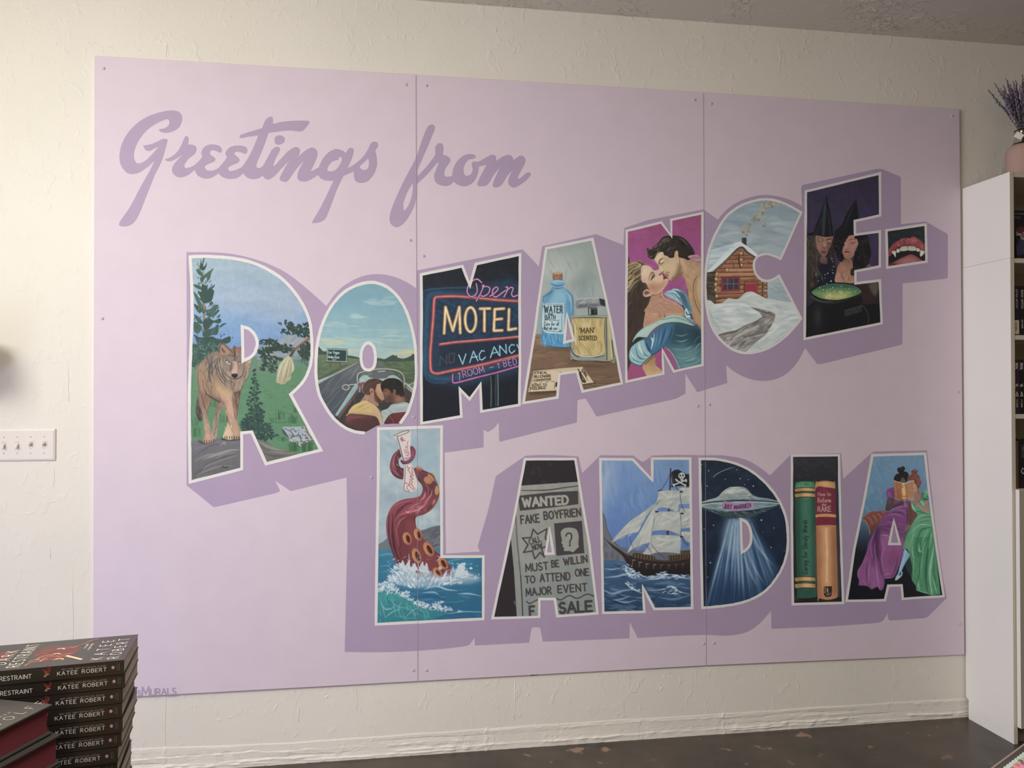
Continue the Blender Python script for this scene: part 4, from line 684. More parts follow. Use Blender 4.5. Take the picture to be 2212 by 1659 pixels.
def paint_M(SS):
    p = Pic('M', 'M', SS); p.part('painted_night_sky'); p.V([(0,'#1b2028'),(700,'#1a212c'),(1600,'#161c27')])
    p.dabs('90,200 980,60 980,500 100,420',60,40,120,.3,['#20242a','#1a2230','#262a2e'],.4,jit=1.5,seed=1)
    # glow of the sign
    p.part('painted_motel_sign')
    p.F('~110,420 ~130,380 ~200,360 ~480,350 ~700,300 ~990,330 990,1130 ~700,1210 ~400,1260 ~330,1230 ~200,1215 ~130,1170 ~110,1000','#22394e',.9,soft=6)
    for k,(c,w,a) in enumerate([('#1d3145',110,.5),('#27506c',60,.45),('#2b5a78',26,.5)]):
        p.S('990,470 700,440 400,410 230,400 160,420 140,520 130,760 125,1000 140,1130 230,1180 420,1170 700,1090 990,1010',w,c,a,soft=3)
    p.S('120,480 110,380 300,350 560,345',14,'#2d5a78',.6,soft=1); p.S('115,700 112,1100 170,1210 320,1220',12,'#2a5570',.6,soft=1)
    p.F('200,450 990,480 990,1030 230,1120 190,1080','#20384f')
    p.dabs('210,460 980,490 980,790 230,850',80,30,150,.0,['#1b2f44','#294a66','#234058','#1a2a3c'],.5,jit=1.3,seed=2)
    p.F('250,850 985,800 985,960 260,1090','#1f2a3a',.9,soft=3); p.dabs('400,920 980,850 980,960 450,1060',30,20,90,-.2,['#1c2634','#25384d','#1b2230'],.6,seed=3)
    # post
    p.part('painted_sign_post')
    p.F('715,1160 795,1130 800,1450 720,1455','#1d262d'); p.S('725,1165 730,1300 725,1440',12,'#56685f',.8,raw=True); p.S('770,1150 770,1430',10,'#414f52',.7,raw=True); p.S('787,1140 792,1300 790,1430',8,'#8b989a',.8,raw=True); p.S('745,1160 748,1440',14,'#10161c',.9,raw=True)
    p.part('painted_motel_sign')
    # red tube frame
    fr='1000,470 800,460 600,440 400,425 250,430 212,440 203,480 195,620 180,800 168,960 172,1090 190,1125 240,1135 330,1115 520,1080 700,1040 1000,965'
    p.S(fr,40,'#5c2f38',.8,soft=1); p.S(fr,28,'#a04a4b'); p.S(fr,9,'#cf8278')
    b='255,868 400,848 600,832 800,815 1000,795'; p.S(b,34,'#5c2f38',.8,soft=1); p.S(b,24,'#a04a4b',raw=True); p.S('262,864 400,845 600,829 800,812 1000,792',8,'#d08a80',raw=True)
    # MOTEL
    for q in ['295,770 305,525 375,745 435,525 443,770','625,540 715,538','665,540 665,745','845,538 760,545 752,742 830,738','758,640 825,632','892,545 885,735 955,722']:
        p.S(q,66,'#1a2b3e',.5,raw=True,soft=2)
    t=np.linspace(0,2*math.pi,28); el=np.stack([538+50*np.cos(t),640+112*np.sin(t)],1); p.S(el,60,'#1a2b3e',.5,raw=True,soft=2)
    for w,c,a in [(36,'#7d6047',.95),(22,'#c59a6e',1),(12,'#e6d5a4',1)]:
        for q in ['295,765 308,525 375,742 435,525 443,762','625,540 715,538','665,540 665,745','845,538 760,545 752,742 828,738','758,640 825,632','892,545 885,735 955,722']: p.S(q,w,c,a,raw=True)
        p.S(el,w,c,a,raw=True)
    # Open, VACANCY, NO, 1 ROOM - 1 BED
    op=['640,300 600,268 555,285 515,335 508,390 540,428 580,415 600,370 590,310','645,330 660,325 630,400 590,468','650,340 690,335 715,355 700,400 660,425 635,420','715,425 760,395 790,360 775,340 745,365 740,410 770,432 820,400 860,370','862,345 878,340 870,385 845,430','868,380 905,345 930,355 915,400 930,428 970,415']
    for w,c,a in [(24,'#3a2740',.8),(14,'#8d5580',1),(6,'#d9a0c8',1)]:
        for q in op: p.S(q,w,c,a)
    for w,c,a in [(22,'#203044',.7),(11,'#6aa0b0',1),(5,'#a9d0d4',1)]:
        for q in ['430,965 465,1050 495,955','530,1035 565,930 605,1018','545,990 600,978','665,930 640,925 618,960 622,1005 645,1010 675,985','720,990 755,890 800,968','735,950 790,938','808,970 805,880 868,950 862,868','940,875 915,868 893,895 895,930 915,950 945,925','965,870 982,905']: p.S(q,w,c,a,raw=True)
    for q in ['255,1065 262,975 320,1050 318,965','340,965 345,1040 385,1030 390,950 345,955']: p.S(q,14,'#333944',1,raw=True); p.S(q,5,'#474d56',.9,raw=True)
    pk='375,1140 372,1200 385,1220 430,1215 600,1170 800,1120 1000,1060'
    for w,c,a in [(30,'#35263e',.8),(18,'#8a4a7c',1),(6,'#c583ae',1)]: p.S(pk,w,c,a)
    p.S('375,1140 600,1085 800,1040 1000,985',10,'#7a3b48',.8)
    for w,c,a in [(16,'#2c2236',.8),(9,'#85608c',1),(4.5,'#b592b8',1)]:
        p.S('422,1140 440,1128 437,1195',w,c,a,raw=True); p.text('ROOM',474,1172,62,c,w,-.25,adv=.80,a=a); p.S('712,1082 748,1074',w,c,a,raw=True)
        p.S('783,1052 797,1040 800,1085',w,c,a,raw=True); p.text('BED',846,1074,60,c,w,-.18,adv=.72,a=a,tr=.1)
    p.N(.06,24,24,4); return p
PAINT['M'] = paint_M
def paint_A(SS):
    p = Pic('A', 'A1', SS); p.part('painted_backdrop'); p.V([(60,'#8b938d'),(350,'#9da49c'),(600,'#9aa29c'),(950,'#8d9a96')])
    p.B(400,330,160,120,'#b0b4aa',.6); p.B(640,470,90,140,'#7c8a88',.7,.5); p.B(740,280,80,200,'#858d87',.5); p.B(620,560,60,60,'#8a9694',.5)
    p.dabs('300,150 720,80 860,620 540,620 250,500',60,20,110,1.3,['#a3aaa2','#8e968f','#98a09a','#848e8a'],.35,jit=.4,seed=1)
    p.part('painted_table')
    p.F('150,950 ~250,945 540,960 900,980 1040,1659 60,1659','#79604c',grad=('#6d5440',500,960,500,1500)); p.F('180,948 265,945 265,1050 190,1010','#8a6d55')
    p.dabs('180,960 900,1100 980,1400 100,1560',110,18,150,.02,['#86694f','#6a523f','#7d624b','#8d7056','#624a39'],.5,jit=.2,seed=2)
    p.B(420,1075,150,26,'#5c4636',.6); p.B(740,1235,170,22,'#5a4535',.7); p.B(560,1180,60,30,'#4c3a2e',.6)
    # blue bottle
    p.part('painted_bottle')
    p.F('~358,385 ~375,377 ~430,377 ~445,385 ~445,440 ~430,452 ~370,452 ~358,440','#8b654e'); p.E(402,384,42,10,'#b08d72'); p.clip('~358,385 ~375,377 ~430,377 ~445,385 ~445,440 ~430,452 ~370,452 ~358,440'); p.dabs('362,395 440,395 440,445 362,445',26,7,16,.4,['#6d4b39','#a98468','#7d5a45','#c09b80'],.8,jit=1,seed=3); p.clip(); p.S('440,390 443,445',6,'#5b3d2e',.8)
    BT='~350,500 ~332,490 ~332,465 ~355,450 ~400,446 ~450,450 ~474,470 ~470,492 ~455,505 ~462,525 ~510,560 ~535,605 ~542,700 ~540,900 545,1040 ~500,1062 ~400,1065 ~300,1050 ~258,1030 ~262,900 ~265,640 ~285,590 ~335,550 ~350,520'
    p.F(BT,'#6f9cb4'); p.F('~265,640 ~285,590 ~335,550 ~360,520 ~370,600 ~300,650 ~290,900 ~270,1000 ~258,1030','#527f9d',.8,soft=4)
    p.F('~480,560 ~520,590 ~540,680 ~540,1000 ~500,1040 ~500,800 ~490,640','#4d7fa4',.8,soft=4); p.F('~380,540 ~460,560 ~480,640 ~400,650 ~340,640','#86b2c2',.8,soft=4)
    p.F('260,930 540,930 545,1040 ~400,1065 ~258,1030','#4f8cb2',.9,soft=2)
    for q,w,c in [('340,480 400,500 465,485',12,'#3d6484'),('340,465 400,455 465,465',9,'#a7cad2'),('355,515 400,525 455,515',8,'#35586f'),('470,560 510,590 525,650 525,740',8,'#a9cdd8'),('300,600 345,560 365,530',9,'#3f6a88'),('280,640 300,600',8,'#9ac0cd'),('500,600 510,640',9,'#cfe2e4'),('345,520 345,545 290,590 268,640 262,1030',6,'#2d4c66'),('462,520 512,560 538,605 545,720 545,1030',6,'#2d4c66'),('262,1035 400,1066 520,1060',10,'#2a4a68'),('365,470 400,478',8,'#c3dbe0')]: p.S(q,w,c,.85,tap=(.3,.3))
    p.dabs('275,950 530,950 530,1040 275,1035',40,9,50,1.57,['#6fa6c4','#3f78a0','#8abbd0','#35698f'],.7,jit=.1,seed=4)
    p.clip()
    p.F('~268,670 ~275,660 ~455,658 ~460,670 458,940 ~400,938 ~268,905','#b3c6c6'); p.F('380,660 458,660 458,938 400,930','#a4bcc0',.6,soft=3)
    q=mixcurve('~278,675 ~300,668 ~430,672 ~445,690 ~440,800 ~440,910 ~420,922 ~330,915 ~282,895 ~285,800'); p.S(np.vstack([q,q[:1]]),4,'#3f5560',raw=True)
    T='#33454f'; p.text("WATER",283,745,62,T,10,.02,adv=.5,tr=-.02); p.text('FROM',315,770,17,T,4,.02,adv=.6); p.text('BATH',292,808,40,T,7,.0,adv=.56)
    p.S('290,815 325,812 345,825 365,815 400,820 420,812',4,T); p.text('Cure for all',278,865,30,T,4.5,-.02,adv=.62,tr=-.07,sl=.15); p.text('that ails you',275,900,28,T,4.5,.02,adv=.6,tr=-.09,sl=.15)
    for x,y in [(432,690),(278,690),(425,915),(275,890)]: p.S([[x-8,y],[x,y-9],[x+9,y],[x,y+8],[x-4,y+2]],4,T)
    # perfume
    p.part('painted_perfume_bottle')
    p.F('563,625 ~640,615 780,612 838,625 840,690 790,685 580,705 572,660','#6d6e70'); p.F('563,625 780,612 785,682 582,704','#8e8f8f',.9); p.F('785,615 838,628 842,690 795,672','#2f3033')
    p.F('565,665 780,665 785,683 582,704','#55575a',.9,soft=2); p.clip('563,625 780,612 785,682 582,704'); p.dabs('575,630 775,620 780,670 585,690',22,12,60,-.6,['#b2b4b2','#77797b','#9c9e9d'],.6,seed=5); p.clip(); p.S('568,628 640,618 780,613',6,'#c3c5c2',.9)
    p.F('680,700 765,698 768,770 685,770','#242629'); p.F('690,706 705,706 708,765 692,765','#9c9e9d'); p.F('735,708 752,708 752,760 738,760','#3d4044'); p.S('680,712 765,708',5,'#75777a')
    p.F('520,775 ~700,770 ~880,775 ~900,900 ~930,1180 ~860,1195 ~560,1178 ~518,1160 ~520,1000','#8f8f7e')
    p.F('850,780 885,790 928,1170 855,1190','#a59c78',.9,soft=1); p.S('865,800 880,950 900,1150',20,'#c3b48a',.7,soft=1); p.S('900,1000 918,1160',10,'#3f4038',.9); p.S('848,790 852,1000 855,1180',10,'#474a44',.9)
    p.F('~530,795 ~560,800 ~820,796 ~838,810 ~832,950 ~840,1080 ~820,1125 ~720,1138 ~600,1135 ~560,1090 ~540,1000 ~545,880','#b29a62',grad=('#c0aa74',560,800,760,1100))
    p.clip('~530,795 ~560,800 ~820,796 ~838,810 ~832,950 ~840,1080 ~820,1125 ~720,1138 ~600,1135 ~560,1090 ~540,1000 ~545,880')
    p.dabs('~560,820 ~810,810 ~820,1080 ~700,1120 ~590,1100',70,22,110,1.3,['#c3ad78','#a58c54','#d0bd8c','#b39c66','#9c8550'],.5,jit=.5,seed=6)
    p.F('~600,850 ~650,830 ~700,860 ~640,900','#d9cba0',.6,soft=4); p.S('545,830 565,900 570,1040',12,'#d6c79a',.7,soft=1)
    p.clip()
    for q,w,c in [('528,795 700,790 838,795',10,'#42453f'),('535,790 880,780',5,'#b7b7a6'),('520,1060 545,1120 600,1150 720,1160 830,1140',14,'#3f4444'),('560,1125 620,1145 720,1150 820,1130',8,'#d0d2c6'),('525,1150 560,1180 700,1188 860,1198 925,1175',12,'#2f3434'),('530,1165 600,1182 740,1186',6,'#a4aaa6'),('548,830 550,960 560,1080',7,'#5a5340'),('835,810 832,940 842,1080',7,'#4d4836'),('522,790 520,960 518,1150',6,'#3c413f'),('545,1100 580,1130',8,'#dadcd0'),('590,1140 640,1160 760,1165',12,'#8d9796')]: p.S(q,w,c,.9,tap=(.4,.4))
    T='#3f3622'; p.text("'MAN'",603,935,48,T,7.5,-.03,adv=.8); p.text('SCENTED',596,998,38,T,7.5,.0,adv=.66,tr=.0)
    # tickets
    p.part('painted_ticket')
    p.F('130,1478 410,1462 410,1490 150,1498','#43352a',.8,soft=2)
    p.F('180,1283 ~420,1258 630,1243 660,1290 735,1388 630,1405 600,1330 420,1290 400,1460 132,1475','#cdbb9c',grad=('#bfa98a',200,1300,600,1300)); p.F('585,1258 630,1246 735,1388 632,1402','#c7b596')
    p.S('630,1408 735,1392 750,1400',9,'#3b2e24',.8); p.S('195,1288 408,1268',4,'#7a6a50',.7); p.S('182,1290 145,1470',5,'#4a3b2c',.8); p.S('145,1474 400,1462',4,'#4a3b2c',.7)
    T='#3d3022'; p.text('ETHICAL',192,1310,20,T,5,-.03,adv=1.1,tr=-.0); p.text('BILLIONAIRE',187,1344,21,T,5,-.05,adv=.95,tr=-.0); p.text('CONVENTION',180,1380,21,T,5,-.08,adv=.86,tr=-.0); p.S('178,1395 210,1392',4,T); p.S('235,1390 262,1388',4,T); p.S('290,1385 320,1383',4,T); p.S('345,1380 375,1378',4,T)
    p.text('INTRO TO',170,1424,21,T,5,-.04,adv=1.0,tr=-.0); p.text('FEELINGS',155,1456,24,T,5.5,-.07,adv=.96,tr=-.0); p.S('378,1390 372,1445',4,T); p.F('385,1385 405,1380 400,1425 380,1428','#3a2d20')
    p.S('590,1265 660,1380',10,T,raw=True); p.S('600,1300 625,1290',9,T); p.S('605,1310 635,1380',16,T,raw=True); p.text('5128816',618,1270,22,T,5,1.0,adv=.7); p.S('640,1300 680,1370',4,T); p.S('608,1340 650,1385',14,T,raw=True)
    p.N(.02,60,60,3); return p
PAINT['A'] = paint_A
def paint_N(SS):
    p = Pic('N', 'N1', SS); p.part('painted_pink_backdrop'); p.V([(80,'#8c4566'),(500,'#91497a'),(900,'#96497a'),(1600,'#8f4668')])
    p.dabs('100,220 780,80 780,800 100,800',90,40,160,.8,['#8a4260','#964a76','#9a5080','#854260'],.3,jit=1.5,seed=1)
    # woman
    p.part('painted_woman'); p.use('NA')
    p.F('~40,660 ~120,650 ~200,640 ~260,600 ~340,620 ~400,670 ~350,720 ~330,900 ~420,1050 ~490,1150 ~540,1320 ~520,1450 ~440,1659 ~430,1900 40,2900','#3c302a')
    hair=['60,700 150,655 260,650 340,700','60,780 180,700 330,700','60,860 200,760 330,720','70,960 220,820 330,740','60,1060 200,930 330,850','60,1160 130,1030 290,900','60,1240 150,1100 320,960','230,620 320,600 390,670','250,610 360,630 410,680']
    for i,q in enumerate(hair): p.S(q,44 if i<7 else 18,['#a38f64','#8d7850','#97845a','#7d6a48','#6b583f'][i%5],.9,tap=(.6,.2))
    p.dabs('~60,680 ~260,650 ~340,730 ~330,900 ~200,1000 ~70,1180',70,10,150,-.75,['#bba873','#6a573c','#8a7750','#4d3d2d','#c5b380'],.75,jit=.25,seed=2)
    p.dabs('~300,900 ~340,1000 ~200,1080 ~60,1300 ~60,1200',30,10,150,-.9,['#5f5440','#8b8266','#3b3029'],.7,jit=.2,seed=3)
    for q in ['90,1250 160,1100 300,1000','120,1350 170,1180 330,1040','60,1540 110,1460 190,1430']: p.S(q,12,'#7d745e',.6,tap=(.2,.2))
    p.dabs('~330,1050 ~480,1180 ~500,1500 ~400,1850 60,2400 60,1500',60,22,200,1.9,['#332822','#46382f','#3a2f2a','#2e2420'],.6,jit=.3,seed=4)
    # neck, shoulder, chest
    p.use('N1'); SK='#a97f66'
    p.F('~320,840 ~370,790 ~420,800 ~440,850 ~520,900 ~600,960 ~615,1000 ~500,1010 ~380,1060 ~255,1110 ~258,1030 ~290,920',SK)
    p.use('NB'); p.F('~500,0 ~440,180 ~420,470 ~700,330 ~850,260 ~800,120 ~720,30','#b48a6f',grad=('#a0775f',600,100,480,450)); p.B(650,100,60,80,'#d0b49c',.8)
    p.F('~620,20 ~680,30 ~690,110 ~640,130 ~610,80','#c9aa90',.7,soft=3); p.S('780,80 850,160 860,250',34,'#6d4737',.8,tap=(.1,1)); p.S('840,120 880,200 920,240',18,'#b98d70',.8)
    p.S('500,10 440,200 420,460',9,'#c9a48b',.8); p.F('~720,40 ~790,130 ~790,260 ~740,280 ~740,150','#8f6650',.8,soft=3)
    p.F('~860,60 ~1100,60 ~1260,130 ~1270,230 ~1050,210 ~900,220','#b88d6d',.9,soft=4); p.S('900,120 1050,130 1200,160',12,'#9a7058',.5,soft=1); p.S('1100,20 1220,90 1270,150',14,'#7d5442',.8)
    # face of the woman
    p.use('NA')
    p.F('~540,1320 ~600,1250 ~760,1220 ~800,1350 ~1000,1450 ~1190,1560 ~1200,1659 ~440,1659 ~480,1500','#a67c64'); p.S('560,1300 640,1290 740,1250',26,'#5d3f33',.8,soft=1); p.S('760,1240 780,1340 900,1400 1080,1490 1190,1600',16,'#c9a087',.8); p.S('720,1320 750,1360',14,'#6d4a3c',.8)
    p.dabs('~560,1380 ~760,1300 ~1150,1580 ~520,1600',40,24,120,.4,['#b68c72','#9a7059','#a87e66','#c09a7e'],.4,seed=5)
    p.F('~340,720 ~430,695 ~520,725 ~570,780 ~620,800 ~690,780 ~730,830 ~700,870 ~760,890 ~800,920 ~790,970 ~880,970 ~890,1000 ~850,1080 ~780,1180 ~700,1270 ~600,1290 ~540,1260 ~480,1150 ~430,1060 ~350,1030 ~330,900','#c4a389')
    p.F('~450,1070 ~600,1080 ~760,1040 ~850,1000 ~860,1060 ~780,1170 ~700,1260 ~600,1280 ~540,1250 ~490,1160','#ad8068',.95,soft=4); p.F('~480,1100 ~600,1060 ~680,1050 ~600,1150 ~520,1180','#96684f',.6,soft=6)
    p.F('~350,740 ~440,710 ~520,760 ~480,870 ~400,960 ~340,900','#d2b69b',.8,soft=5); p.F('~640,930 ~740,900 ~780,960 ~700,1020 ~620,1000','#d0ac92',.8,soft=4); p.F('~350,960 ~420,980 ~430,1040 ~360,1020','#b58670',.7,soft=4)
    p.S('490,1010 500,930 540,850 575,835 610,890',16,'#4d392f',.95,tap=(.3,.6)); p.F('~530,990 ~550,900 ~580,870 ~612,905 ~590,950','#7a5f4e'); p.S('525,1000 570,950 610,910',14,'#3a2a24'); p.S('540,870 570,850 605,885',12,'#8b6b55',.8)
    p.F('~690,890 ~730,850 ~740,880 ~710,900','#8d6250'); p.S('690,880 710,900 735,880',9,'#5b3b30'); p.F('~780,860 ~800,890 ~840,920 ~880,950 ~850,960 ~790,985 ~785,930','#6d302e'); p.S('785,880 820,920 850,910',12,'#3a1a1c'); p.S('890,990 850,1080 780,1180 720,1250',9,'#d9b89d',.8)
    p.F('~380,1280 ~370,1240 ~420,1190 ~480,1190 ~520,1230 ~555,1280 ~520,1320 ~440,1335 ~390,1310','#b98f75'); p.F('~390,1260 ~430,1220 ~500,1250 ~470,1280 ~420,1300','#6f4536',.9); p.S('380,1270 380,1310 440,1335 540,1300',12,'#d2ae94',.9); p.S('430,1225 480,1240 510,1260',9,'#3d251e')
    p.S('340,720 360,770 345,840',10,'#7d6248',.6)
    # man
    p.part('painted_man')
    p.F('~1110,520 ~1200,520 ~1300,580 ~1480,640 1600,640 1600,2200 ~1480,1900 ~1380,1700 ~1300,1400 ~1280,1180 ~1230,980 ~1160,900 ~1080,940 ~1120,700','#a2805f')
    p.F('~1110,520 ~1170,520 ~1220,650 ~1280,800 ~1240,900 ~1170,760','#c2a582',.9,soft=4); p.F('~1200,820 ~1300,760 ~1500,740 ~1590,800 ~1440,930 ~1410,1200 ~1310,1200 ~1280,1050','#ad8a6a',.9,soft=5)
    p.F('1600,880 ~1490,920 ~1420,1020 ~1410,1240 ~1440,1450 ~1520,1640 1600,1800','#a88a68'); p.S('1490,910 1420,1020 1400,1220 1440,1450 1540,1660 1600,1750',16,'#5d4434',.9); p.F('~1520,960 ~1570,940 1600,1200 1600,1500 ~1530,1350 ~1500,1100','#c0a480',.8,soft=5); p.S('1460,1000 1450,1250 1500,1450 1580,1620',26,'#8f6f54',.7,soft=2)
    p.F('~1290,1260 ~1400,1260 ~1410,1450 ~1480,1659 ~1600,1900 1600,2200 ~1440,1900 ~1330,1500','#a9825f',.95,soft=2); p.S('1340,1270 1350,1450 1420,1640',30,'#c09a78',.7,soft=2); p.S('1280,1180 1290,1400 1330,1600 1400,1800',14,'#5b4234',.8)
    p.dabs('~1200,560 ~1580,660 ~1560,900 ~1300,1000 ~1200,700',40,26,110,.6,['#b79672','#96745a','#c4a784','#a58263'],.4,seed=6)
    # his face
    p.F('~600,540 ~700,430 ~780,420 ~820,480 ~860,500 ~950,540 ~1020,430 ~1080,400 ~1100,520 ~1140,700 ~1180,820 ~1100,920 ~980,1000 ~900,990 ~880,940 ~840,910 ~800,880 ~780,840 ~720,850 ~700,780 ~690,700 ~650,650','#bb9f7d')
    p.F('~700,440 ~780,430 ~790,520 ~700,600 ~640,620 ~610,540','#d2bb98',.8,soft=4); p.F('~780,680 ~900,640 ~1000,700 ~980,850 ~900,900 ~820,830','#c2a684',.8,soft=6); p.F('~1100,640 ~1140,700 ~1170,830 ~1080,940 ~960,1010 ~950,980 ~1050,850','#7d604a',.95,soft=3)
    p.F('~820,560 ~900,540 ~880,620 ~800,660','#a58766',.6,soft=4); p.F('~960,960 ~1040,920 ~1160,830 ~1180,880 ~1080,950 ~980,1015','#6d5240',.8,soft=2)
    p.F('~700,700 ~740,690 ~790,790 ~780,830 ~730,830 ~705,790','#c9ad8a',.9,soft=1); p.S('740,830 775,840 795,810',12,'#5b4030'); p.S('690,660 720,700 750,690',10,'#7d6046',.7)
    p.S('700,640 725,575 790,545',22,'#4a372b',.95,tap=(1,.3)); p.F('~720,610 ~790,580 ~790,620 ~740,640','#cbb592',.9); p.S('700,655 740,665 790,630',13,'#3c2b22'); p.S('720,680 770,665',8,'#8d7052',.7)
    p.S('790,870 820,870 870,830 905,850',12,'#5a3a30'); p.F('~800,890 ~840,870 ~900,870 ~890,920 ~850,930','#a97d66'); p.S('820,925 860,890 890,900',10,'#4a2a26'); p.S('880,940 900,990 950,990',9,'#8d6a50',.7)
    p.F('~1010,430 ~1060,385 ~1090,420 ~1090,520 ~1050,570 ~1010,520','#b6946f'); p.S('1060,400 1085,470 1075,560',12,'#d0b690',.8); p.S('1100,520 1120,650 1150,760',12,'#6b5040',.6)
    HM='~600,560 ~520,560 ~470,510 ~440,420 ~450,340 ~540,370 ~580,310 ~680,230 ~760,130 ~850,90 ~1000,85 ~1130,100 ~1260,180 ~1380,330 ~1430,450 ~1420,520 ~1300,590 ~1230,560 ~1100,520 ~1090,430 ~1060,390 ~1020,430 ~1000,530 ~920,540 ~860,500 ~800,480 ~780,420 ~700,430 ~640,490'
    p.F(HM,'#2d2723'); p.clip(HM)
    p.dabs('~480,520 ~460,360 ~700,240 ~860,110 ~960,130 ~800,300 ~620,480',50,12,110,-.7,['#4d443a','#6d6252','#211c1a','#867a64','#3a322c'],.8,jit=.3,seed=7); p.dabs('~740,300 ~900,200 ~1050,300 ~900,500 ~780,400',30,10,100,-.5,['#4a4139','#1d1918','#5d5348'],.7,jit=.5,seed=8)
    p.dabs('~1000,120 ~1250,200 ~1400,450 ~1200,520 ~1100,300',40,16,120,.8,['#1d1918','#38302b','#2a2421'],.7,jit=.3,seed=9); p.S('1110,130 1200,190 1300,300',16,'#75695a',.7,tap=(.2,.2)); p.S('870,390 930,330',12,'#8d8272',.7); p.S('730,210 800,160 880,130',16,'#857861',.7,tap=(.2,.2)); p.S('600,330 700,250 760,190',12,'#736751',.7); p.clip()
    p.S('450,340 445,420 480,500',12,'#8b7a66',.8,tap=(.2,.2))
    p.F('~1290,510 ~1380,480 ~1490,480 ~1540,530 ~1570,600 1570,640 ~1480,620 ~1350,570','#a0787a'); p.S('1350,560 1450,520 1520,560',14,'#6d4a4c',.8); p.S('1440,610 1540,560',16,'#c09a96',.7); p.S('1300,520 1400,500 1500,510',10,'#c7a09c',.7)
    # dress
    p.part('painted_dress')
    p.F('~800,1280 ~880,1210 ~940,1200 ~1000,1160 ~1060,1170 ~1180,1210 ~1260,1290 ~1300,1400 ~1380,1659 1280,1659 ~1190,1540 ~1080,1450 ~900,1360','#7e9ca0')
    p.F('~1000,1170 ~1120,1200 ~1220,1260 ~1290,1420 ~1370,1659 ~1250,1640 ~1180,1480 ~1080,1350','#37566a',.85,soft=4)
    for q,w,c in [('870,1240 1000,1230 1100,1320 1170,1440',30,'#bfcfca'),('960,1200 1060,1190 1150,1240',22,'#c6d4cf'),('1000,1290 1080,1400 1180,1500',24,'#a5bcbc'),('1080,1330 1160,1400 1210,1500',12,'#24404f'),('1150,1270 1220,1380 1260,1520',18,'#284758'),('950,1250 1040,1280 1110,1300',12,'#567c8a'),('1180,1290 1230,1330',12,'#1f3a4a'),('840,1290 960,1330 1080,1420',16,'#b6c8c4')]: p.S(q,w,c,.85,tap=(.2,.2))
    p.use('NB')
    p.F('~100,1000 ~170,860 ~300,760 ~500,690 ~620,560 ~850,400 ~1050,370 ~1300,380 ~1480,440 ~1560,400 ~1640,520 1700,560 1700,1300 1180,1380 ~1120,1200 ~1040,1050 ~920,920 ~850,900 ~700,1010 ~500,1160 ~370,1290 ~250,1310 ~150,1250 ~95,1130','#41626c')
    p.F('~1060,400 ~1300,390 ~1480,450 ~1640,560 1700,760 ~1500,900 ~1300,800 ~1000,880 ~1000,640','#2c4450',.9,soft=6); p.F('~1000,950 ~1300,950 ~1600,950 1690,1290 ~1190,1370 ~1080,1100','#5d807f',.9,soft=8)
    p.F('~1460,500 ~1620,500 1700,700 ~1600,900 ~1500,700','#22333d',.8,soft=6)
    for q,w,c in [('1100,640 1240,660 1360,620',20,'#7f9a96'),('1090,760 1240,780 1370,730',22,'#84a09b'),('1260,970 1360,940 1450,880',20,'#86a29e'),('1020,930 1150,960 1300,960',16,'#7b9a97'),('1340,1020 1450,990',14,'#8eaaa5'),('1520,960 1590,860 1680,800',14,'#a4b9b5'),('1300,1210 1480,1160 1660,1020',26,'#84a3a0'),('1460,1280 1560,1230 1670,1140',20,'#7395a0'),('1520,1140 1600,1060 1680,980',22,'#2c4652'),('1240,1210 1400,1240 1600,1180',16,'#3c5a62'),('1100,1100 1250,1150 1450,1100',26,'#6d9090'),('1500,820 1560,720 1640,660',12,'#6b8a90'),('1180,1330 1350,1300 1500,1250',30,'#6f9490'),('1280,900 1400,850 1500,820',22,'#27404b')]: p.S(q,w,c,.8,tap=(.15,.15),soft=1)
    p.S('920,930 1000,1010 1080,1130 1190,1370',10,'#b2c2be',.9)
    # near sleeve
    p.clip('~100,1000 ~170,860 ~300,760 ~500,690 ~620,560 ~850,400 ~1040,380 ~1060,560 ~1000,700 ~900,880 ~850,900 ~700,1010 ~500,1160 ~370,1290 ~250,1310 ~150,1250 ~95,1130')
    p.F('~520,690 ~640,560 ~860,420 ~1040,400 ~1040,600 ~900,880 ~700,1010 ~600,1070 ~480,830','#3c6280'); p.F('~100,1000 ~200,850 ~420,750 ~480,960 ~560,1080 ~370,1290 ~120,1200','#84a6a8')
    for q,w,c in [('430,740 470,870 560,1040',46,'#2c5068'),('560,690 600,760 570,960',40,'#b5c9bf'),('640,590 620,760 580,940',22,'#c2d2c6'),('700,560 680,760 620,1000',40,'#507c96'),('880,480 840,640 760,880',40,'#2b4a60'),('1030,420 1000,620 880,870',34,'#253e50'),('940,470 900,640 820,820',18,'#5f8aa2'),('790,540 770,720 700,920',18,'#6c98a8'),('230,860 250,1000 300,1110 420,1170',18,'#2c5160'),('300,800 330,950 400,1060',50,'#b9cdc2'),('140,1060 200,1170 300,1230 420,1230',20,'#34606e'),('130,1000 170,1100 250,1190',26,'#c0d2c8'),('390,990 440,1070 520,1110',20,'#2a4d5c'),('260,1080 340,1160 460,1160',14,'#27495a'),('180,1200 260,1240 330,1250',14,'#c3d3ca'),('560,880 580,800 570,760',12,'#35566a'),('480,830 520,940 560,1000',14,'#16303f')]: p.S(q,w,c,.85,tap=(.2,.2))
    p.clip()
    # collar band
    p.F('~165,800 ~230,650 ~400,490 ~620,390 ~850,270 ~1000,205 ~1130,205 ~1260,240 ~1420,360 ~1500,440 ~1400,420 ~1200,370 ~1000,365 ~820,410 ~660,490 ~560,590 ~490,690 ~400,690 ~270,690','#93aa9f')
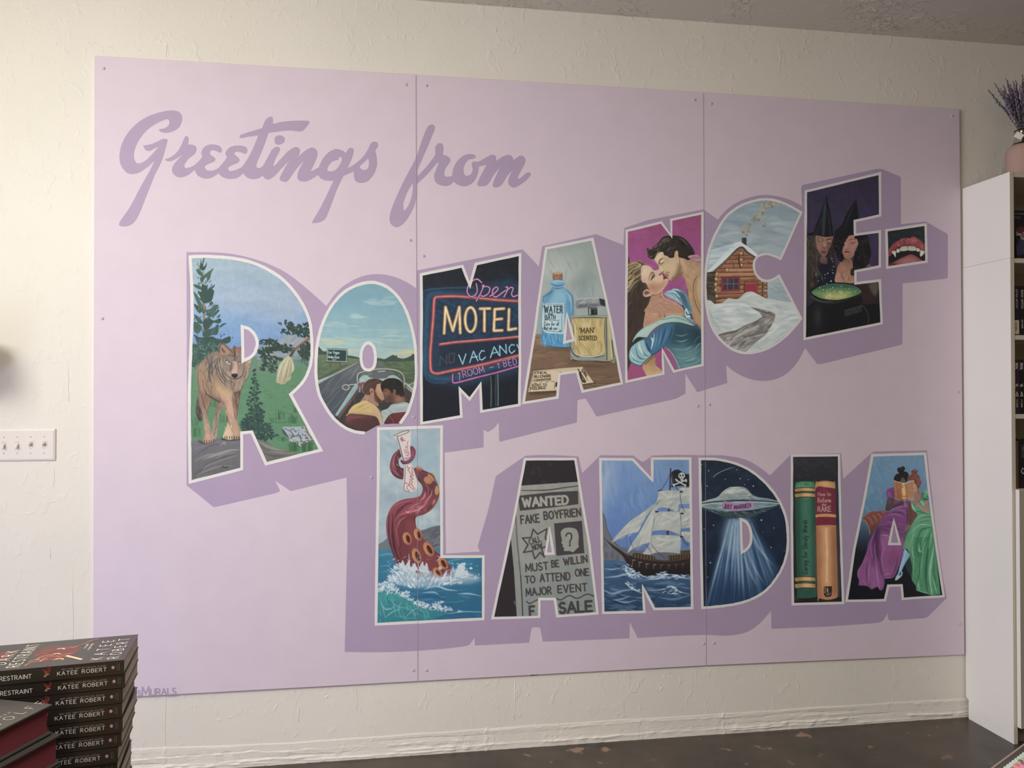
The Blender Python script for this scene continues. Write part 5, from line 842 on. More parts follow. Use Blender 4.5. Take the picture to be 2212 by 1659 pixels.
    p.F('~400,500 ~620,400 ~850,290 ~1100,240 ~1000,330 ~800,380 ~640,470 ~520,600 ~300,670 ~250,660','#a9bfb2',.7,soft=3); p.S('170,870 200,760 300,690 400,700 490,690 560,590 680,480 830,400 1000,372 1200,378 1400,430 1500,450',14,'#1f2f36',.9); p.S('790,310 900,290 1080,262 1250,300 1380,350 1470,400',9,'#2d4144',.9)
    p.F('~165,860 ~200,770 ~300,700 ~420,710 ~300,770 ~190,850','#1e2b30',.85)
    # bow
    p.F('~1290,90 ~1330,45 ~1380,100 ~1420,180 ~1480,300 ~1520,400 ~1400,340 ~1300,260','#5d7d8a'); p.F('~1300,100 ~1330,60 ~1370,110 ~1400,190 ~1430,250 ~1360,260 ~1310,220','#b3c5c4',.9); p.S('1330,140 1360,200 1420,200 1450,290',20,'#1d3440'); p.S('1340,260 1400,290 1480,340',14,'#9fb5b4',.8); p.S('1250,0 1290,90',30,'#23404f',.9)
    # arm
    p.part('painted_woman')
    p.F('~380,1300 ~520,1150 ~655,1090 ~665,1280 ~790,1400 860,1480 ~520,1540 ~430,1450','#a07c5c',grad=('#b5936c',560,1150,560,1450)); p.S('440,1270 560,1160 650,1110',30,'#5d4634',.8,soft=2); p.F('~540,1200 ~640,1150 ~640,1280 ~560,1320','#8d6a4e',.7,soft=5); p.S('600,1420 720,1400 790,1420',12,'#8a694c',.6)
    p.S('350,1310 480,1170 700,1010 840,905',16,'#1c2c35',.9)
    p.N(.02,60,60,3); return p
PAINT['N'] = paint_N
def paint_C(SS):
    p = Pic('C', 'C', SS); p.part('painted_sky'); p.V([(80,'#78858a'),(400,'#848f93'),(600,'#8e9898'),(900,'#8a938f')])
    p.dabs('100,560 400,100 950,200 800,620 560,600',60,34,190,.05,['#8b979b','#6f7d85','#949e9e','#7a878d'],.4,jit=.15,seed=1)
    for q in ['190,440 300,410 420,400','600,320 720,320 840,310','460,560 560,550 640,550','250,330 340,340']: p.S(q,30,'#a3a8a4',.5,tap=(.1,.1),soft=3)
    p.part('painted_smoke')
    r=random.Random(4)
    for (x,y,s) in [(440,420,34),(420,395,30),(455,385,36),(470,360,26),(430,370,26),(440,345,22),(480,320,22),(500,300,22),(520,280,22),(540,255,30),(560,270,32),(555,290,20),(590,220,34),(600,190,36),(620,170,36),(600,150,40),(640,140,40),(660,130,36),(700,130,34),(720,120,30),(690,150,26),(740,145,20),(600,335,16),(625,325,18),(605,340,14)]:
        for k in range(5): p.E(x+r.uniform(-14,14),y+r.uniform(-12,12),s*r.uniform(.3,.6),s*r.uniform(.25,.5),r.choice(['#8f8876','#9c9583','#7d7462','#a49c8c','#857c6b']),.75,r.uniform(0,3),soft=.6)
    for (x,y) in [(415,395),(450,430),(480,330),(555,290),(565,275),(520,275),(600,215),(690,160),(720,115),(615,340)]: p.B(x,y,16,12,'#6d604c',.6)
    p.part('painted_cabin')
    p.F('402,452 448,452 448,525 405,505','#2e3336'); p.S('412,455 412,505',8,'#4d5357',.8,raw=True)
    # side wall
    p.F('60,780 150,760 160,1080 60,1050','#3b322d'); p.dabs('62,790 145,790 150,1050 62,1040',26,14,90,0,['#2d2622','#4d4239','#574a3f'],.8,jit=.05,seed=2)
    # gable wall
    p.F('150,780 385,555 545,640 560,860 645,880 650,1025 160,1075','#81543d')
    W='150,780 385,555 560,640 600,1030 160,1075'
    p.clip(W)
    ys=[600,640,675,720,762,800,845,880,920,960,1000,1040]
    for i,y in enumerate(ys): p.S([[150,y+8],[400,y+2],[650,y-2]],30,['#8d5f46','#7a4e38','#966a4d'][i%3],.9,raw=True); p.S([[150,y+24],[400,y+18],[650,y+14]],7,'#45291f',.9,raw=True); p.S([[150,y-4],[400,y-10],[650,y-14]],7,'#ab7d5d',.6,raw=True)
    p.dabs(W,90,8,60,0,['#6a4230','#a5785a','#8a5a42','#5a3526'],.6,jit=.06,seed=3)
    for x,y in [(325,720),(255,840),(200,900),(420,930),(470,690),(350,640),(420,610),(560,900)]: p.S([[x,y-16],[x,y+16]],7,'#40261c',.8,raw=True)
    p.F('300,560 460,560 520,640 200,760 160,780','#7a4c3d',.15)
    p.S('265,757 380,755 500,753',26,'#a5795a',.9); p.S('190,797 340,795 510,792',24,'#a37557',.8); p.clip()
    for (x,y) in [(170,795),(162,842),(158,892),(160,945),(168,1003),(398,600),(398,660),(400,712),(265,757)]: p.E(x,y,18,19,'#5a3a29'); p.E(x,y-1,14,15,'#a3835f'); p.E(x-2,y-2,7,8,'#b79a75',.8)
    p.S('378,620 376,680 390,730',14,'#3b241b',.8); p.S('150,1040 240,1020',10,'#45291f',.8)
    for (x,y) in [(627,885),(630,920),(630,955),(628,1000)]: p.E(x,y,18,19,'#4d3323'); p.E(x-2,y-2,13,13,'#8d7152')
    p.S('600,880 598,1010',9,'#3d251b',.8,raw=True)
    # window and door
    p.F('207,825 385,820 388,958 207,968','#6f3236'); p.F('228,840 368,835 368,935 230,945','#3b3038'); p.F('228,840 300,838 300,890 228,892','#4a3e46',.7)
    for q in ['268,840 268,942','326,838 326,938','230,890 368,886']: p.S(q,5,'#7b6a6c',.9,raw=True)
    p.S('215,962 385,952',8,'#8d4648',.9); p.F('420,868 555,862 555,1000 420,985','#6f4a3a'); p.F('440,885 540,882 545,990 440,985','#872e38'); p.S('440,884 540,882',6,'#ad5c5c',.8); p.S('430,880 430,980',8,'#4a2c22',.9,raw=True)
    # roof
    p.F('85,575 350,495 385,540 150,775 70,778','#9ba5a5',grad=('#8d999c',150,560,120,740)); p.F('75,770 345,498 388,510 390,540 160,740 100,780','#b3b8b4')
    p.dabs('110,570 340,505 100,740 80,700',26,16,130,-.3,['#aab3b1','#89969b','#b5bab6'],.5,jit=.3,seed=5)
    p.F('345,500 385,488 470,545 545,605 555,640 480,620 388,535','#b6b9b4'); p.S('385,495 470,550 545,615',12,'#c3c5bf',.8); p.S('105,765 250,640 380,525',10,'#c3c6c0',.7)
    p.S('130,785 260,665 388,545 460,595 545,650',20,'#45392f'); p.S('150,770 270,655 385,552',7,'#6d5d4d',.9); p.S('390,552 470,610 540,650',6,'#6b5a48',.9); p.S('105,780 150,782',14,'#2d2622')
    # far hill
    p.part('painted_snow'); p.F('645,870 ~700,850 760,800 ~880,990 980,1220 860,1060 650,1030','#949d9b'); p.F('~660,960 ~740,890 ~830,920 ~900,1060 ~760,1040 ~660,1030','#7f8c90',.8,soft=5); p.dabs('650,900 780,850 880,1040 660,1030',22,18,90,.2,['#a4aaa5','#7d8b90','#8d9899'],.5,seed=6)
    SN='60,1040 ~110,1045 ~155,1078 ~230,1060 ~280,1022 ~350,1035 ~400,1005 ~440,970 ~500,960 ~560,990 ~640,1025 ~700,1035 ~780,1050 870,1060 1000,1230 500,1600 60,1300'
    p.F(SN,'#a9aca6'); p.clip(SN)
    p.dabs('60,1060 900,1060 960,1230 500,1540 100,1300',90,34,140,.1,['#b8bab3','#979d9b','#a3a8a3','#bfc0b8','#8f9797'],.45,jit=.3,seed=7)
    for q,w,c in [('120,1060 250,1070 420,1060 480,1090',20,'#8f989a'),('150,1110 280,1080 420,1085 540,1130',26,'#c0c1b8'),('130,1180 280,1190 480,1180 560,1170',30,'#97a09f'),('420,1020 500,985 580,1000',26,'#bcbeb7'),('250,1060 330,1050',14,'#8a9496'),('100,1120 120,1220 200,1320',40,'#8b9592'),('600,1060 720,1120 740,1180',30,'#b5b7b0'),('760,1230 860,1190 930,1190',20,'#8f9798'),('640,1330 740,1280 850,1240',26,'#bbbcb4'),('560,1440 700,1330 760,1290',22,'#c3c2ba'),('700,1430 780,1360 850,1330',20,'#8e9596'),('150,1270 300,1270 420,1230',26,'#b7b8b0')]: p.S(q,w,c,.6,tap=(.15,.15),soft=2)
    p.part('painted_path')
    p.F('480,1105 ~560,1120 ~640,1140 ~700,1160 ~720,1185 ~705,1240 ~670,1300 ~640,1350 ~560,1420 ~500,1470 ~430,1530 250,1540 170,1370 ~260,1340 ~360,1320 ~430,1280 ~520,1245 ~580,1210 ~595,1195 ~560,1150','#77706a')
    p.clip('480,1105 ~560,1120 ~640,1140 ~700,1160 ~720,1185 ~705,1240 ~670,1300 ~640,1350 ~560,1420 ~500,1470 ~430,1530 250,1540 170,1370 ~260,1340 ~360,1320 ~430,1280 ~520,1245 ~580,1210 ~595,1195 ~560,1150')
    p.dabs('480,1100 720,1160 700,1300 440,1530 200,1420 330,1330 590,1210',120,16,90,-.45,['#5b534c','#8d8781','#9b9791','#6a625b','#a5a39d'],.65,jit=.3,seed=8)
    p.S('180,1370 330,1340 420,1290 580,1215',14,'#4d463f',.7); p.S('640,1330 540,1360 420,1390',20,'#564e47',.7); p.S('480,1110 600,1150 700,1180',14,'#564e48',.8); p.S('330,1400 450,1330 560,1290',26,'#9c9a95',.7,soft=2)
    p.clip(); p.N(.02,60,60,3); return p
PAINT['C'] = paint_C
def paint_E(SS):
    p = Pic('E', 'E', SS); p.part('painted_purple_backdrop'); p.V([(100,'#2b2536'),(500,'#30283a'),(900,'#33283c'),(1500,'#1a181e')])
    p.dabs('80,250 690,110 690,560 100,640',60,40,160,.7,['#2a2434','#332b40','#2f2840','#28232e'],.35,jit=1,seed=1); p.B(660,700,60,140,'#352c48',.5); p.B(120,420,60,160,'#352b3c',.5); p.B(640,400,60,60,'#2b2646',.5)
    p.part('painted_witch')
    # left witch: hat, hair, dress
    p.F('~95,640 ~130,620 ~165,610 ~300,610 ~320,800 ~335,1010 ~250,1040 90,1080','#25201e')
    p.F('~215,800 ~255,800 ~300,780 ~325,860 ~335,1010 ~260,1035 ~180,1010','#181922'); p.use('E2')
    p.F('~400,840 ~420,720 ~540,720 ~580,860 ~500,890','#4b3735',grad=('#5d4644',480,880,480,760))
    p.F('~290,300 ~310,180 ~690,200 ~685,350 ~660,440 ~600,600 ~530,690 ~470,705 ~410,650 ~330,500','#705245')
    p.F('~330,230 ~500,220 ~560,300 ~520,480 ~420,420 ~340,360','#7d5f50',.8,soft=4); p.F('~560,420 ~670,360 ~650,470 ~580,620 ~560,520','#503a34',.8,soft=4); p.F('~310,400 ~420,430 ~440,560 ~400,620 ~340,500','#7a5148',.7,soft=4); p.F('~400,650 ~540,600 ~530,690 ~470,705','#5f4340',.7,soft=3)
    for q,w,c in [('350,280 380,340 440,345 480,320',14,'#241a1a'),('370,250 430,270 480,310',9,'#4b3630'),('565,310 600,290 680,290',22,'#2b2020'),('580,370 620,390 660,360',12,'#241a1a'),('370,320 410,330 450,325',16,'#8a6a59'),('600,340 640,350 670,340',14,'#836352'),('430,460 460,490 510,520 540,480 555,430',9,'#3d2a28'),('520,350 535,430 545,470',20,'#8a6754'),('460,455 480,465',18,'#87634f'),('435,590 490,595 545,605',12,'#3a1f20'),('430,575 480,560 550,590',9,'#7b4a45'),('460,625 500,650 540,620',16,'#3b2021'),('440,660 480,690 520,660',10,'#7a5a50'),('530,520 560,560',8,'#85655a')]: p.S(q,w,c,.85,tap=(.3,.3))
    p.F('~400,220 ~600,215 ~640,260 ~500,270','#8a6a5a',.7,soft=3); p.F('~350,330 ~400,310 ~470,330 ~440,370 ~380,370','#93705f',.8,soft=1.5); p.F('~580,330 ~640,320 ~680,350 ~620,385','#8c6a5a',.8,soft=1.5); p.F('~490,380 ~530,370 ~560,450 ~540,490 ~480,480','#93705e',.8,soft=2); p.F('~330,420 ~400,420 ~430,500 ~370,540','#8f6156',.6,soft=3); p.F('~560,500 ~620,470 ~600,580 ~550,600','#6d4c42',.6,soft=3)
    p.S('345,285 375,345 435,352 485,325',15,'#1d1414',.95,tap=(.3,.3)); p.S('560,330 600,296 685,292',20,'#1f1616',.9,tap=(.3,.3)); p.S('575,372 620,395 665,365',14,'#1d1414',.95,tap=(.3,.3)); p.S('365,245 430,270 490,315',9,'#3a2823',.9); p.S('455,455 485,492 530,500 558,470',10,'#38231f',.9,tap=(.3,.3)); p.F('~430,590 ~480,570 ~550,592 ~530,640 ~490,655 ~455,630','#6b3432',.9); p.S('438,598 490,604 545,604',9,'#241214',.95); p.S('470,640 510,645',9,'#925a52',.8); p.S('505,375 520,430',9,'#a88470',.7,tap=(.2,.2)); p.F('~450,668 ~500,660 ~520,690 ~475,703','#84614f',.7,soft=2)
    p.F('~90,250 ~200,190 ~300,190 ~270,400 ~330,560 ~400,680 ~380,800 ~330,900 ~250,960 ~230,1200 ~150,1300 80,1300','#2d2723')
    p.dabs('~100,300 ~260,220 ~280,500 ~380,700 ~360,830 ~240,940 ~130,900',80,11,150,1.35,['#3e362e','#4d4338','#28221f','#574d42','#342d28'],.7,jit=.2,seed=2)
    p.dabs('~330,880 ~300,1000 ~340,1080 ~420,1150 ~470,1280 ~400,1180 ~300,1120',14,8,120,1.1,['#5f594f','#4a443c','#6d675a'],.8,jit=.25,seed=3); p.dabs('~240,950 ~290,1000 ~240,1200 ~200,1300 ~210,1100',16,8,120,1.7,['#4d4840','#38332d'],.8,jit=.15,seed=4)
    for q in ['330,880 320,980 380,1070 440,1150 470,1280','250,1000 225,1120 240,1240','300,1130 320,1200 370,1260','270,200 270,400 340,560 400,700']: p.S(q,9,'#6b665c',.7,tap=(.3,.3))
    p.F('~600,560 ~660,480 ~700,560 ~720,700 ~800,1000 ~740,980 ~640,800 ~560,760','#26201f'); p.dabs('~640,520 ~690,560 ~780,900 ~640,740',20,9,120,1.2,['#3b332f','#1e1a1a','#453b36'],.7,jit=.2,seed=5)
    p.F('~170,1330 ~230,1300 ~250,1420 ~190,1450','#4a3230',.9,soft=2)
    p.use('E')
    p.F('~100,595 ~140,585 ~170,560 ~185,600 ~300,612 ~310,615 ~250,625 ~170,612 ~110,612','#121316'); p.F('~250,282 ~262,330 ~285,430 ~308,600 ~305,616 ~230,612 ~150,606 ~140,596 ~165,520 ~200,430','#191b1f',grad=('#111215',200,500,300,500))
    p.S('246,300 235,430 225,605',26,'#30333a',.8,tap=(.1,.8),soft=1); p.S('262,380 275,500 285,605',16,'#24262c',.8,tap=(.1,.8),soft=1); p.S('240,400 200,520 165,600',10,'#24272c',.7,tap=(.2,.6),soft=1)
    # right witch
    p.use('E2')
    p.F('~780,1330 ~800,1050 ~850,900 ~950,800 ~1150,780 ~1200,1000 ~1210,1150 1220,1340','#7a5645',grad=('#93695a',1000,850,900,1300))
    p.F('~900,860 ~1000,880 ~1050,1050 ~940,1150 ~880,1000','#86604e',.8,soft=5); p.F('~1500,900 ~1580,900 ~1640,950 1500,960','#5f4646')
    for q,w,c in [('900,1080 930,1180 960,1240 975,1330',16,'#432a24'),('1080,1170 1090,1240 1110,1300',10,'#472d27'),('800,1250 840,1180 890,1090',22,'#a17a68'),('1010,1290 1040,1220 1080,1190',24,'#a57e6c'),('960,830 1060,800 1130,870',16,'#4b3029'),('1130,1000 1180,1120',12,'#52362d'),('960,950 1050,1000',20,'#946d5b')]: p.S(q,w,c,.75,tap=(.2,.2),soft=1)
    p.F('~1000,330 ~1080,230 ~1200,200 ~1300,300 ~1310,420 ~1240,560 ~1210,680 ~1120,760 ~1040,770 ~960,700 ~930,600 ~960,480','#8d6456')
    p.F('~1000,380 ~1080,340 ~1080,500 ~1020,540 ~980,500','#9c7362',.8,soft=3); p.F('~1130,430 ~1260,420 ~1240,560 ~1150,560','#996a5e',.7,soft=4); p.F('~960,640 ~1150,640 ~1120,750 ~1040,770 ~970,700','#7d5648',.7,soft=3)
    for q,w,c in [('1090,330 1140,300 1240,300',14,'#221817'),('1120,370 1160,395 1220,380 1250,340',15,'#1d1415'),('1120,350 1170,360 1220,350',18,'#8a5f50'),('1000,520 1040,545 1090,520',12,'#472c27'),('1075,360 1070,450 1085,510',14,'#6d4a3f'),('1040,400 1040,490',18,'#b08674'),('970,610 1030,600 1120,605',26,'#1d1113'),('960,590 1030,575 1130,590',14,'#7d4442'),('985,660 1040,680 1100,650',18,'#8d5350'),('1020,560 1040,575',7,'#55352d'),('960,700 1030,760 1100,750',10,'#5a3b33'),('1200,560 1180,620',8,'#6d493d')]: p.S(q,w,c,.85,tap=(.3,.3))
    CUR=['#151316','#1f1b1d','#0f0e10','#2a2626']
    for poly,n in [('~740,250 ~830,180 ~1050,200 ~1060,260 ~1000,340 ~960,450 ~930,600 ~960,700 ~940,830 ~860,800 ~800,650 ~740,480',90),('~1220,240 ~1400,210 ~1540,220 ~1580,400 ~1620,600 ~1590,780 ~1500,950 ~1250,1000 ~1200,900 ~1230,650 ~1300,480 ~1310,330',150),('~1180,800 ~1260,850 ~1260,1000 ~1190,1160 ~1130,1110 ~1190,950',24)]:
        P = mixcurve(poly); p.F(P,'#161417')
        r=random.Random(n); x0,y0=P.min(0); x1,y1=P.max(0)
        p.dabs(poly,n,26,50,.8,CUR,.9,jit=1.6,seed=n,tap=(.5,.5),bend=.8); p.dabs(poly,n//3,6,34,.8,['#3d3837','#4a4544','#35302f'],.7,jit=1.6,seed=n+1,bend=1)
    p.F('~760,180 ~800,80 ~900,20 ~1100,-10 1210,-20 1210,200 ~1100,200 ~900,230 ~780,260','#121315')
    p.use('E'); p.F('~495,320 ~510,380 ~520,480 ~480,600 ~420,605 ~330,620 ~320,580 ~380,520 ~420,430','#15171a'); p.S('490,340 440,450 400,560',14,'#24272b',.7,tap=(.1,.4),soft=1); p.S('500,360 505,440',10,'#202327',.7,tap=(.1,.4))
    # cloak at the right
    p.part('painted_cauldron'); p.F('540,1010 690,985 705,1350 540,1400','#211a1d'); p.F('~600,1020 ~680,1000 690,1060 ~650,1120','#4d443a',.9,soft=3); p.F('~490,1030 ~580,1020 ~640,1120 ~670,1250 ~560,1150','#2c1c20',.9,soft=2)
    # cauldron
    p.F('~120,1080 ~150,1150 ~110,1200 ~85,1300 ~90,1460 640,1400 ~610,1300 ~580,1220 ~545,1180 ~545,1090 ~480,1030 ~330,1005 ~180,1030','#141416')
    p.F('90,1200 700,1180 700,1340 80,1470','#121315'); p.B(180,1290,30,90,'#33332f',.8); p.B(170,1290,70,120,'#1f2022',.6)
    p.S('115,1090 160,1150 300,1170 420,1140 545,1095',28,'#232426',.9); p.S('125,1120 200,1160 300,1165',8,'#44474a',.8); p.S('540,1190 580,1230 605,1300 595,1350',6,'#3d3d3f',.8); p.F('398,1235 545,1195 548,1245 405,1290','#252527'); p.S('400,1237 544,1198',4,'#3c3b3a',.9); p.dabs('405,1240 540,1205 540,1240 410,1280',16,5,20,-.25,['#38383a','#2c2c2e'],.8,seed=8)
    G='~125,1085 ~200,1035 ~300,1015 ~420,1018 ~500,1040 ~545,1080 ~500,1110 ~420,1135 ~330,1150 ~220,1140 ~160,1115'
    p.F(G,'#4b6b45'); p.clip(G); p.F('~125,1075 ~200,1035 ~330,1012 ~480,1030 ~545,1075 ~480,1055 ~330,1045 ~200,1060','#24403c',.9,soft=3); p.F('~200,1110 ~330,1080 ~480,1100 ~330,1160','#8d8a52',.9,soft=4); p.B(320,1120,90,22,'#a59c62',.7); p.B(180,1090,40,20,'#5b7d4c',.6)
    r=random.Random(5)
    for k in range(60):
        x,y=r.gauss(330,90),r.gauss(1095,26); p.E(x,y,r.uniform(2,5),r.uniform(2,5),r.choice(['#c9c494','#a8ad7a','#d6d0a8','#7f9a62']),.8)
    p.clip(); p.S('120,1085 180,1035 300,1008 430,1012 510,1040 550,1082 500,1118 420,1142 330,1156 220,1146 150,1115 120,1085',7,'#121314',.9)
    p.part('painted_witch')
    for x,y,s in [(297,805,4),(305,830,3),(310,872,4),(307,925,5),(263,928,5),(240,940,4),(240,968,3),(290,993,6),(162,940,4),(183,992,4),(255,1015,4),(395,895,3),(400,945,3),(330,990,3),(300,900,3),(195,1045,4),(305,1048,5),(375,1035,4)]: p.E(x,y,s,s,'#a9aeb6',.9)
    p.N(.05,40,40,3); return p
def paint_hy(SS):
    p = Pic('-', 'E', SS); p.part('painted_dark_backdrop'); p.V([(500,'#1d2225'),(880,'#191a1d')]); p.dabs('760,560 1080,530 1080,640 770,700',30,16,50,.5,['#23282b','#171b1e','#202b2c'],.6,seed=1)
    p.part('painted_vampire_mouth'); p.F('~765,740 ~800,690 ~880,640 ~940,632 ~975,625 ~1020,640 ~1075,690 1080,760 1080,860 760,870','#1a1416')
    p.F('~765,870 ~830,825 ~900,790 ~960,770 ~1020,800 ~1060,830 ~1040,850','#6d3a3c'); p.F('~840,840 ~940,790 ~1020,820 ~960,845','#8f5a58',.8,soft=3); p.F('~765,860 ~790,840 ~830,850 ~860,870 770,880','#4d2426')
    p.F('~765,745 ~800,690 ~850,655 ~900,632 ~945,635 ~975,620 ~1010,635 ~1050,665 ~1075,700 ~1078,760 ~1040,735 ~990,705 ~930,700 ~870,705 ~820,740 ~770,790','#743438'); p.clip('~765,745 ~800,690 ~850,655 ~900,632 ~945,635 ~975,620 ~1010,635 ~1050,665 ~1075,700 ~1078,760 ~1040,735 ~990,705 ~930,700 ~870,705 ~820,740 ~770,790')
    p.dabs('770,740 900,635 980,630 1075,720 980,700 860,700',60,8,40,1.2,['#8d4a4a','#5f2a2e','#a06060','#6d3236'],.6,jit=.5,seed=2); p.F('~955,650 ~990,635 ~1010,665 ~970,675','#93585a',.7,soft=2); p.S('770,770 830,720 880,700 960,695 1030,725 1075,755',8,'#4a2024',.8); p.clip()
    for q in ['~795,750 ~815,740 ~832,745 ~830,765 ~828,795 ~815,775','~834,735 ~850,722 ~862,728 ~862,750 ~840,755','~864,722 ~880,705 ~925,703 ~930,735 ~870,742','~930,703 ~980,702 ~1000,715 ~995,738 ~932,735','~1000,716 ~1028,725 ~1032,742 ~1005,745','~1034,738 ~1062,742 ~1070,755 ~1045,785 ~1032,782']: p.F(q,'#8d887a',grad=('#a59f90',900,700,900,745))
    for q in ['833,735 833,760','863,720 864,745','929,703 931,736','1000,715 1000,742','1033,735 1033,755']: p.S(q,4,'#4d463f',.8,raw=True)
    p.N(.04,20,20,3); return p
PAINT['E'] = paint_E; PAINT['-'] = paint_hy
def paint_L(SS):
    p = Pic('L', 'L', SS); p.part('painted_sky'); p.V([(80,'#a0adb0'),(300,'#98abb3'),(500,'#a3b0b3'),(620,'#94a0a6'),(780,'#a8b4b7'),(1000,'#94a4aa')])
    p.dabs('130,90 600,80 600,820 130,950',110,44,130,.5,['#8ea6b0','#a9b6b8','#93a5ad','#aebabb','#869eaa'],.4,jit=1.2,seed=1)
    p.B(200,600,60,30,'#8391a0',.5); p.B(500,300,80,160,'#8ea8b4',.5); p.B(400,190,50,40,'#8ea0b4',.5); p.B(190,470,50,60,'#b2bcbd',.6); p.B(500,720,60,40,'#b5bfc0',.5); p.B(250,250,40,60,'#8fa7b3',.5)
    p.part('painted_cliff'); p.F('~120,960 ~160,935 ~220,900 ~260,990 120,1000','#6b7078'); p.F('~430,870 ~480,840 ~540,820 600,810 605,1000 430,1000','#63666d'); p.dabs('440,860 600,820 600,985 450,985',40,14,50,-.5,['#565a62','#72757b','#7d8187','#4f535a'],.6,jit=.4,seed=2)
    p.part('painted_sea')
    p.F('110,995 920,985 920,1530 110,1560','#33718d',grad=('#2b6284',500,1000,600,1500))
    p.dabs('120,1000 920,1000 915,1510 120,1540',160,12,110,.0,['#3f8099','#285f80','#4a8ba3','#2f6f8e','#39788f'],.5,jit=.15,seed=3)
    p.F('110,995 610,985 610,1040 110,1045','#467f97',.6,soft=3)
    p.F('~110,1320 ~180,1300 ~300,1320 ~420,1390 ~520,1430 ~640,1460 ~560,1500 ~420,1540 110,1560','#3d8a8d',grad=('#2e7482',300,1340,300,1550)); p.dabs('~120,1330 ~300,1330 ~480,1430 ~560,1480 ~300,1540 120,1540',70,12,70,.7,['#4f9a98','#34808a','#5ea7a2','#2c7280'],.5,jit=.8,seed=4)
    for q,w,c in [('150,1400 190,1440 250,1420',10,'#8fc0bd'),('180,1500 230,1460 300,1430',10,'#84b8b6'),('330,1500 380,1450 420,1430',8,'#82b5b4'),('140,1350 160,1420 180,1500',9,'#79aeae'),('300,1380 280,1440 300,1500',8,'#79aeae'),('220,1360 260,1410 330,1430',8,'#7db2b0'),('360,1410 400,1470 400,1510',8,'#79aeb0')]: p.S(q,w,c,.7,tap=(.3,.3))
    for q,w,c in [('470,1290 560,1265 640,1290 720,1300',14,'#a9bfca'),('460,1315 540,1310 580,1330',12,'#8fb0c0'),('720,1325 800,1320 900,1340',9,'#b0c4cd'),('560,1410 700,1400 880,1380',14,'#2a5f80'),('640,1470 780,1455 910,1460',8,'#8fb3c2'),('620,1090 700,1070 760,1065',6,'#7ea3b4'),('130,1040 200,1025 260,1040',7,'#7aa3b4'),('140,1120 190,1110 220,1130',8,'#6d9ab0'),('400,1350 520,1340 640,1370',22,'#245879'),('600,1340 740,1350 880,1400',20,'#2d6484')]: p.S(q,w,c,.8,tap=(.2,.2),soft=1)
    # tentacle
    p.part('painted_tentacle')
    TB='~295,1130 ~255,1080 ~225,990 ~195,900 ~186,810 ~200,730 ~240,660 ~310,620 ~400,605 ~440,590 ~460,545 ~450,505 ~420,470 ~405,430 ~395,385 ~440,395 ~500,425 ~550,475 ~582,545 ~575,620 ~530,690 ~470,730 ~420,745 ~405,770 ~415,830 ~440,860 ~470,920 ~540,990 ~600,1040 ~655,1100 ~680,1160 ~640,1200 ~430,1190'
    p.F(TB,'#7a3d46'); p.clip(TB)
    p.F('~250,660 ~340,625 ~440,600 ~470,560 ~520,600 ~470,680 ~380,720 ~290,790 ~270,900 ~230,860 ~220,740','#8d4450',.8,soft=3)
    p.F('~270,760 ~330,730 ~410,740 ~420,830 ~470,920 ~600,1050 ~680,1160 ~500,1180 ~320,1150 ~270,1000 ~255,860','#6d3439',.9,soft=3); p.F('~330,800 ~410,790 ~450,900 ~560,1050 ~620,1130 ~480,1130 ~380,1040','#7d4044',.8,soft=4)
    p.F('~420,420 ~480,430 ~540,480 ~560,560 ~520,600 ~470,540','#5a3540',.8,soft=4)
    for q,w,c in [('210,740 205,860 230,1000 290,1120',16,'#4a2830'),('240,720 235,850 255,1000 310,1120',20,'#3a2129'),('225,790 215,880 240,1000',8,'#6d4450'),('200,760 192,850 210,940',8,'#a3616a'),('215,720 250,665 320,635 410,615',10,'#aa5c68'),('265,770 290,735 360,710 430,690 500,650',14,'#b1626e'),('330,720 410,700 480,650 510,590',10,'#c58a90'),('350,690 400,660 450,640',8,'#c07a82'),('470,640 520,590 530,540',10,'#c28188'),('470,500 500,530 500,590',12,'#a3525e'),('480,560 470,600 440,630',9,'#d0a0a4'),('290,760 265,830 275,930 300,1020',10,'#a35560'),('275,830 290,780 340,740',8,'#bb7079'),('400,730 400,770 410,800',12,'#5d2f35'),('540,640 510,680 470,700',12,'#5a2d36'),('330,660 280,700 250,760',22,'#53303a'),('390,640 330,660 280,720',10,'#3f2630'),('420,440 440,490 460,540',14,'#3f2630'),('440,400 520,440 565,520',12,'#50303a'),('330,700 350,715 360,700',8,'#d5aeb0'),('300,900 290,990 310,1080',14,'#5a2b32'),('380,1060 430,1110 520,1150',20,'#5d2e33')]: p.S(q,w,c,.75,tap=(.2,.2),soft=.6)
    p.dabs('~350,690 ~480,640 ~520,560 ~480,700 ~380,720',26,6,34,-.5,['#d9b0b4','#b4636e','#8a404c','#c98d94'],.7,jit=.5,seed=5)
    p.clip()
    for (x,y,rx,ry,a) in [(345,910,34,50,-.25),(415,1040,34,62,-.3),(425,880,30,48,-.25),(505,990,36,60,-.5),(610,1095,34,52,-.5),(570,1165,30,44,-.6)]:
        p.E(x,y,rx,ry,'#9c5e44',1,a); p.E(x-5,y-5,rx*.85,ry*.85,'#b5774f',1,a); p.E(x+6,y+2,rx*.42,ry*.6,'#4a2320',1,a); p.S([[x-rx*.7,y-ry*.5],[x-rx*.8,y],[x-rx*.4,y+ry*.6]],5,'#cf9a6d',.7)
    for (x,y,rx,ry,a,c) in [(435,388,32,14,.3,'#a8745c'),(525,450,26,34,-.5,'#a87455'),(500,475,34,28,.5,'#a9714f'),(566,550,16,36,.1,'#b5804f'),(545,640,14,28,.4,'#8d5148')]:
        p.E(x,y,rx,ry,c,1,a); p.E(x-3,y-4,rx*.6,ry*.6,'#b98763',.6,a,soft=1)
    p.S('398,388 450,398 520,430 560,480 580,530',7,'#3d252c',.9,tap=(.3,.3))
    # curl round the letter
    p.use('L2')
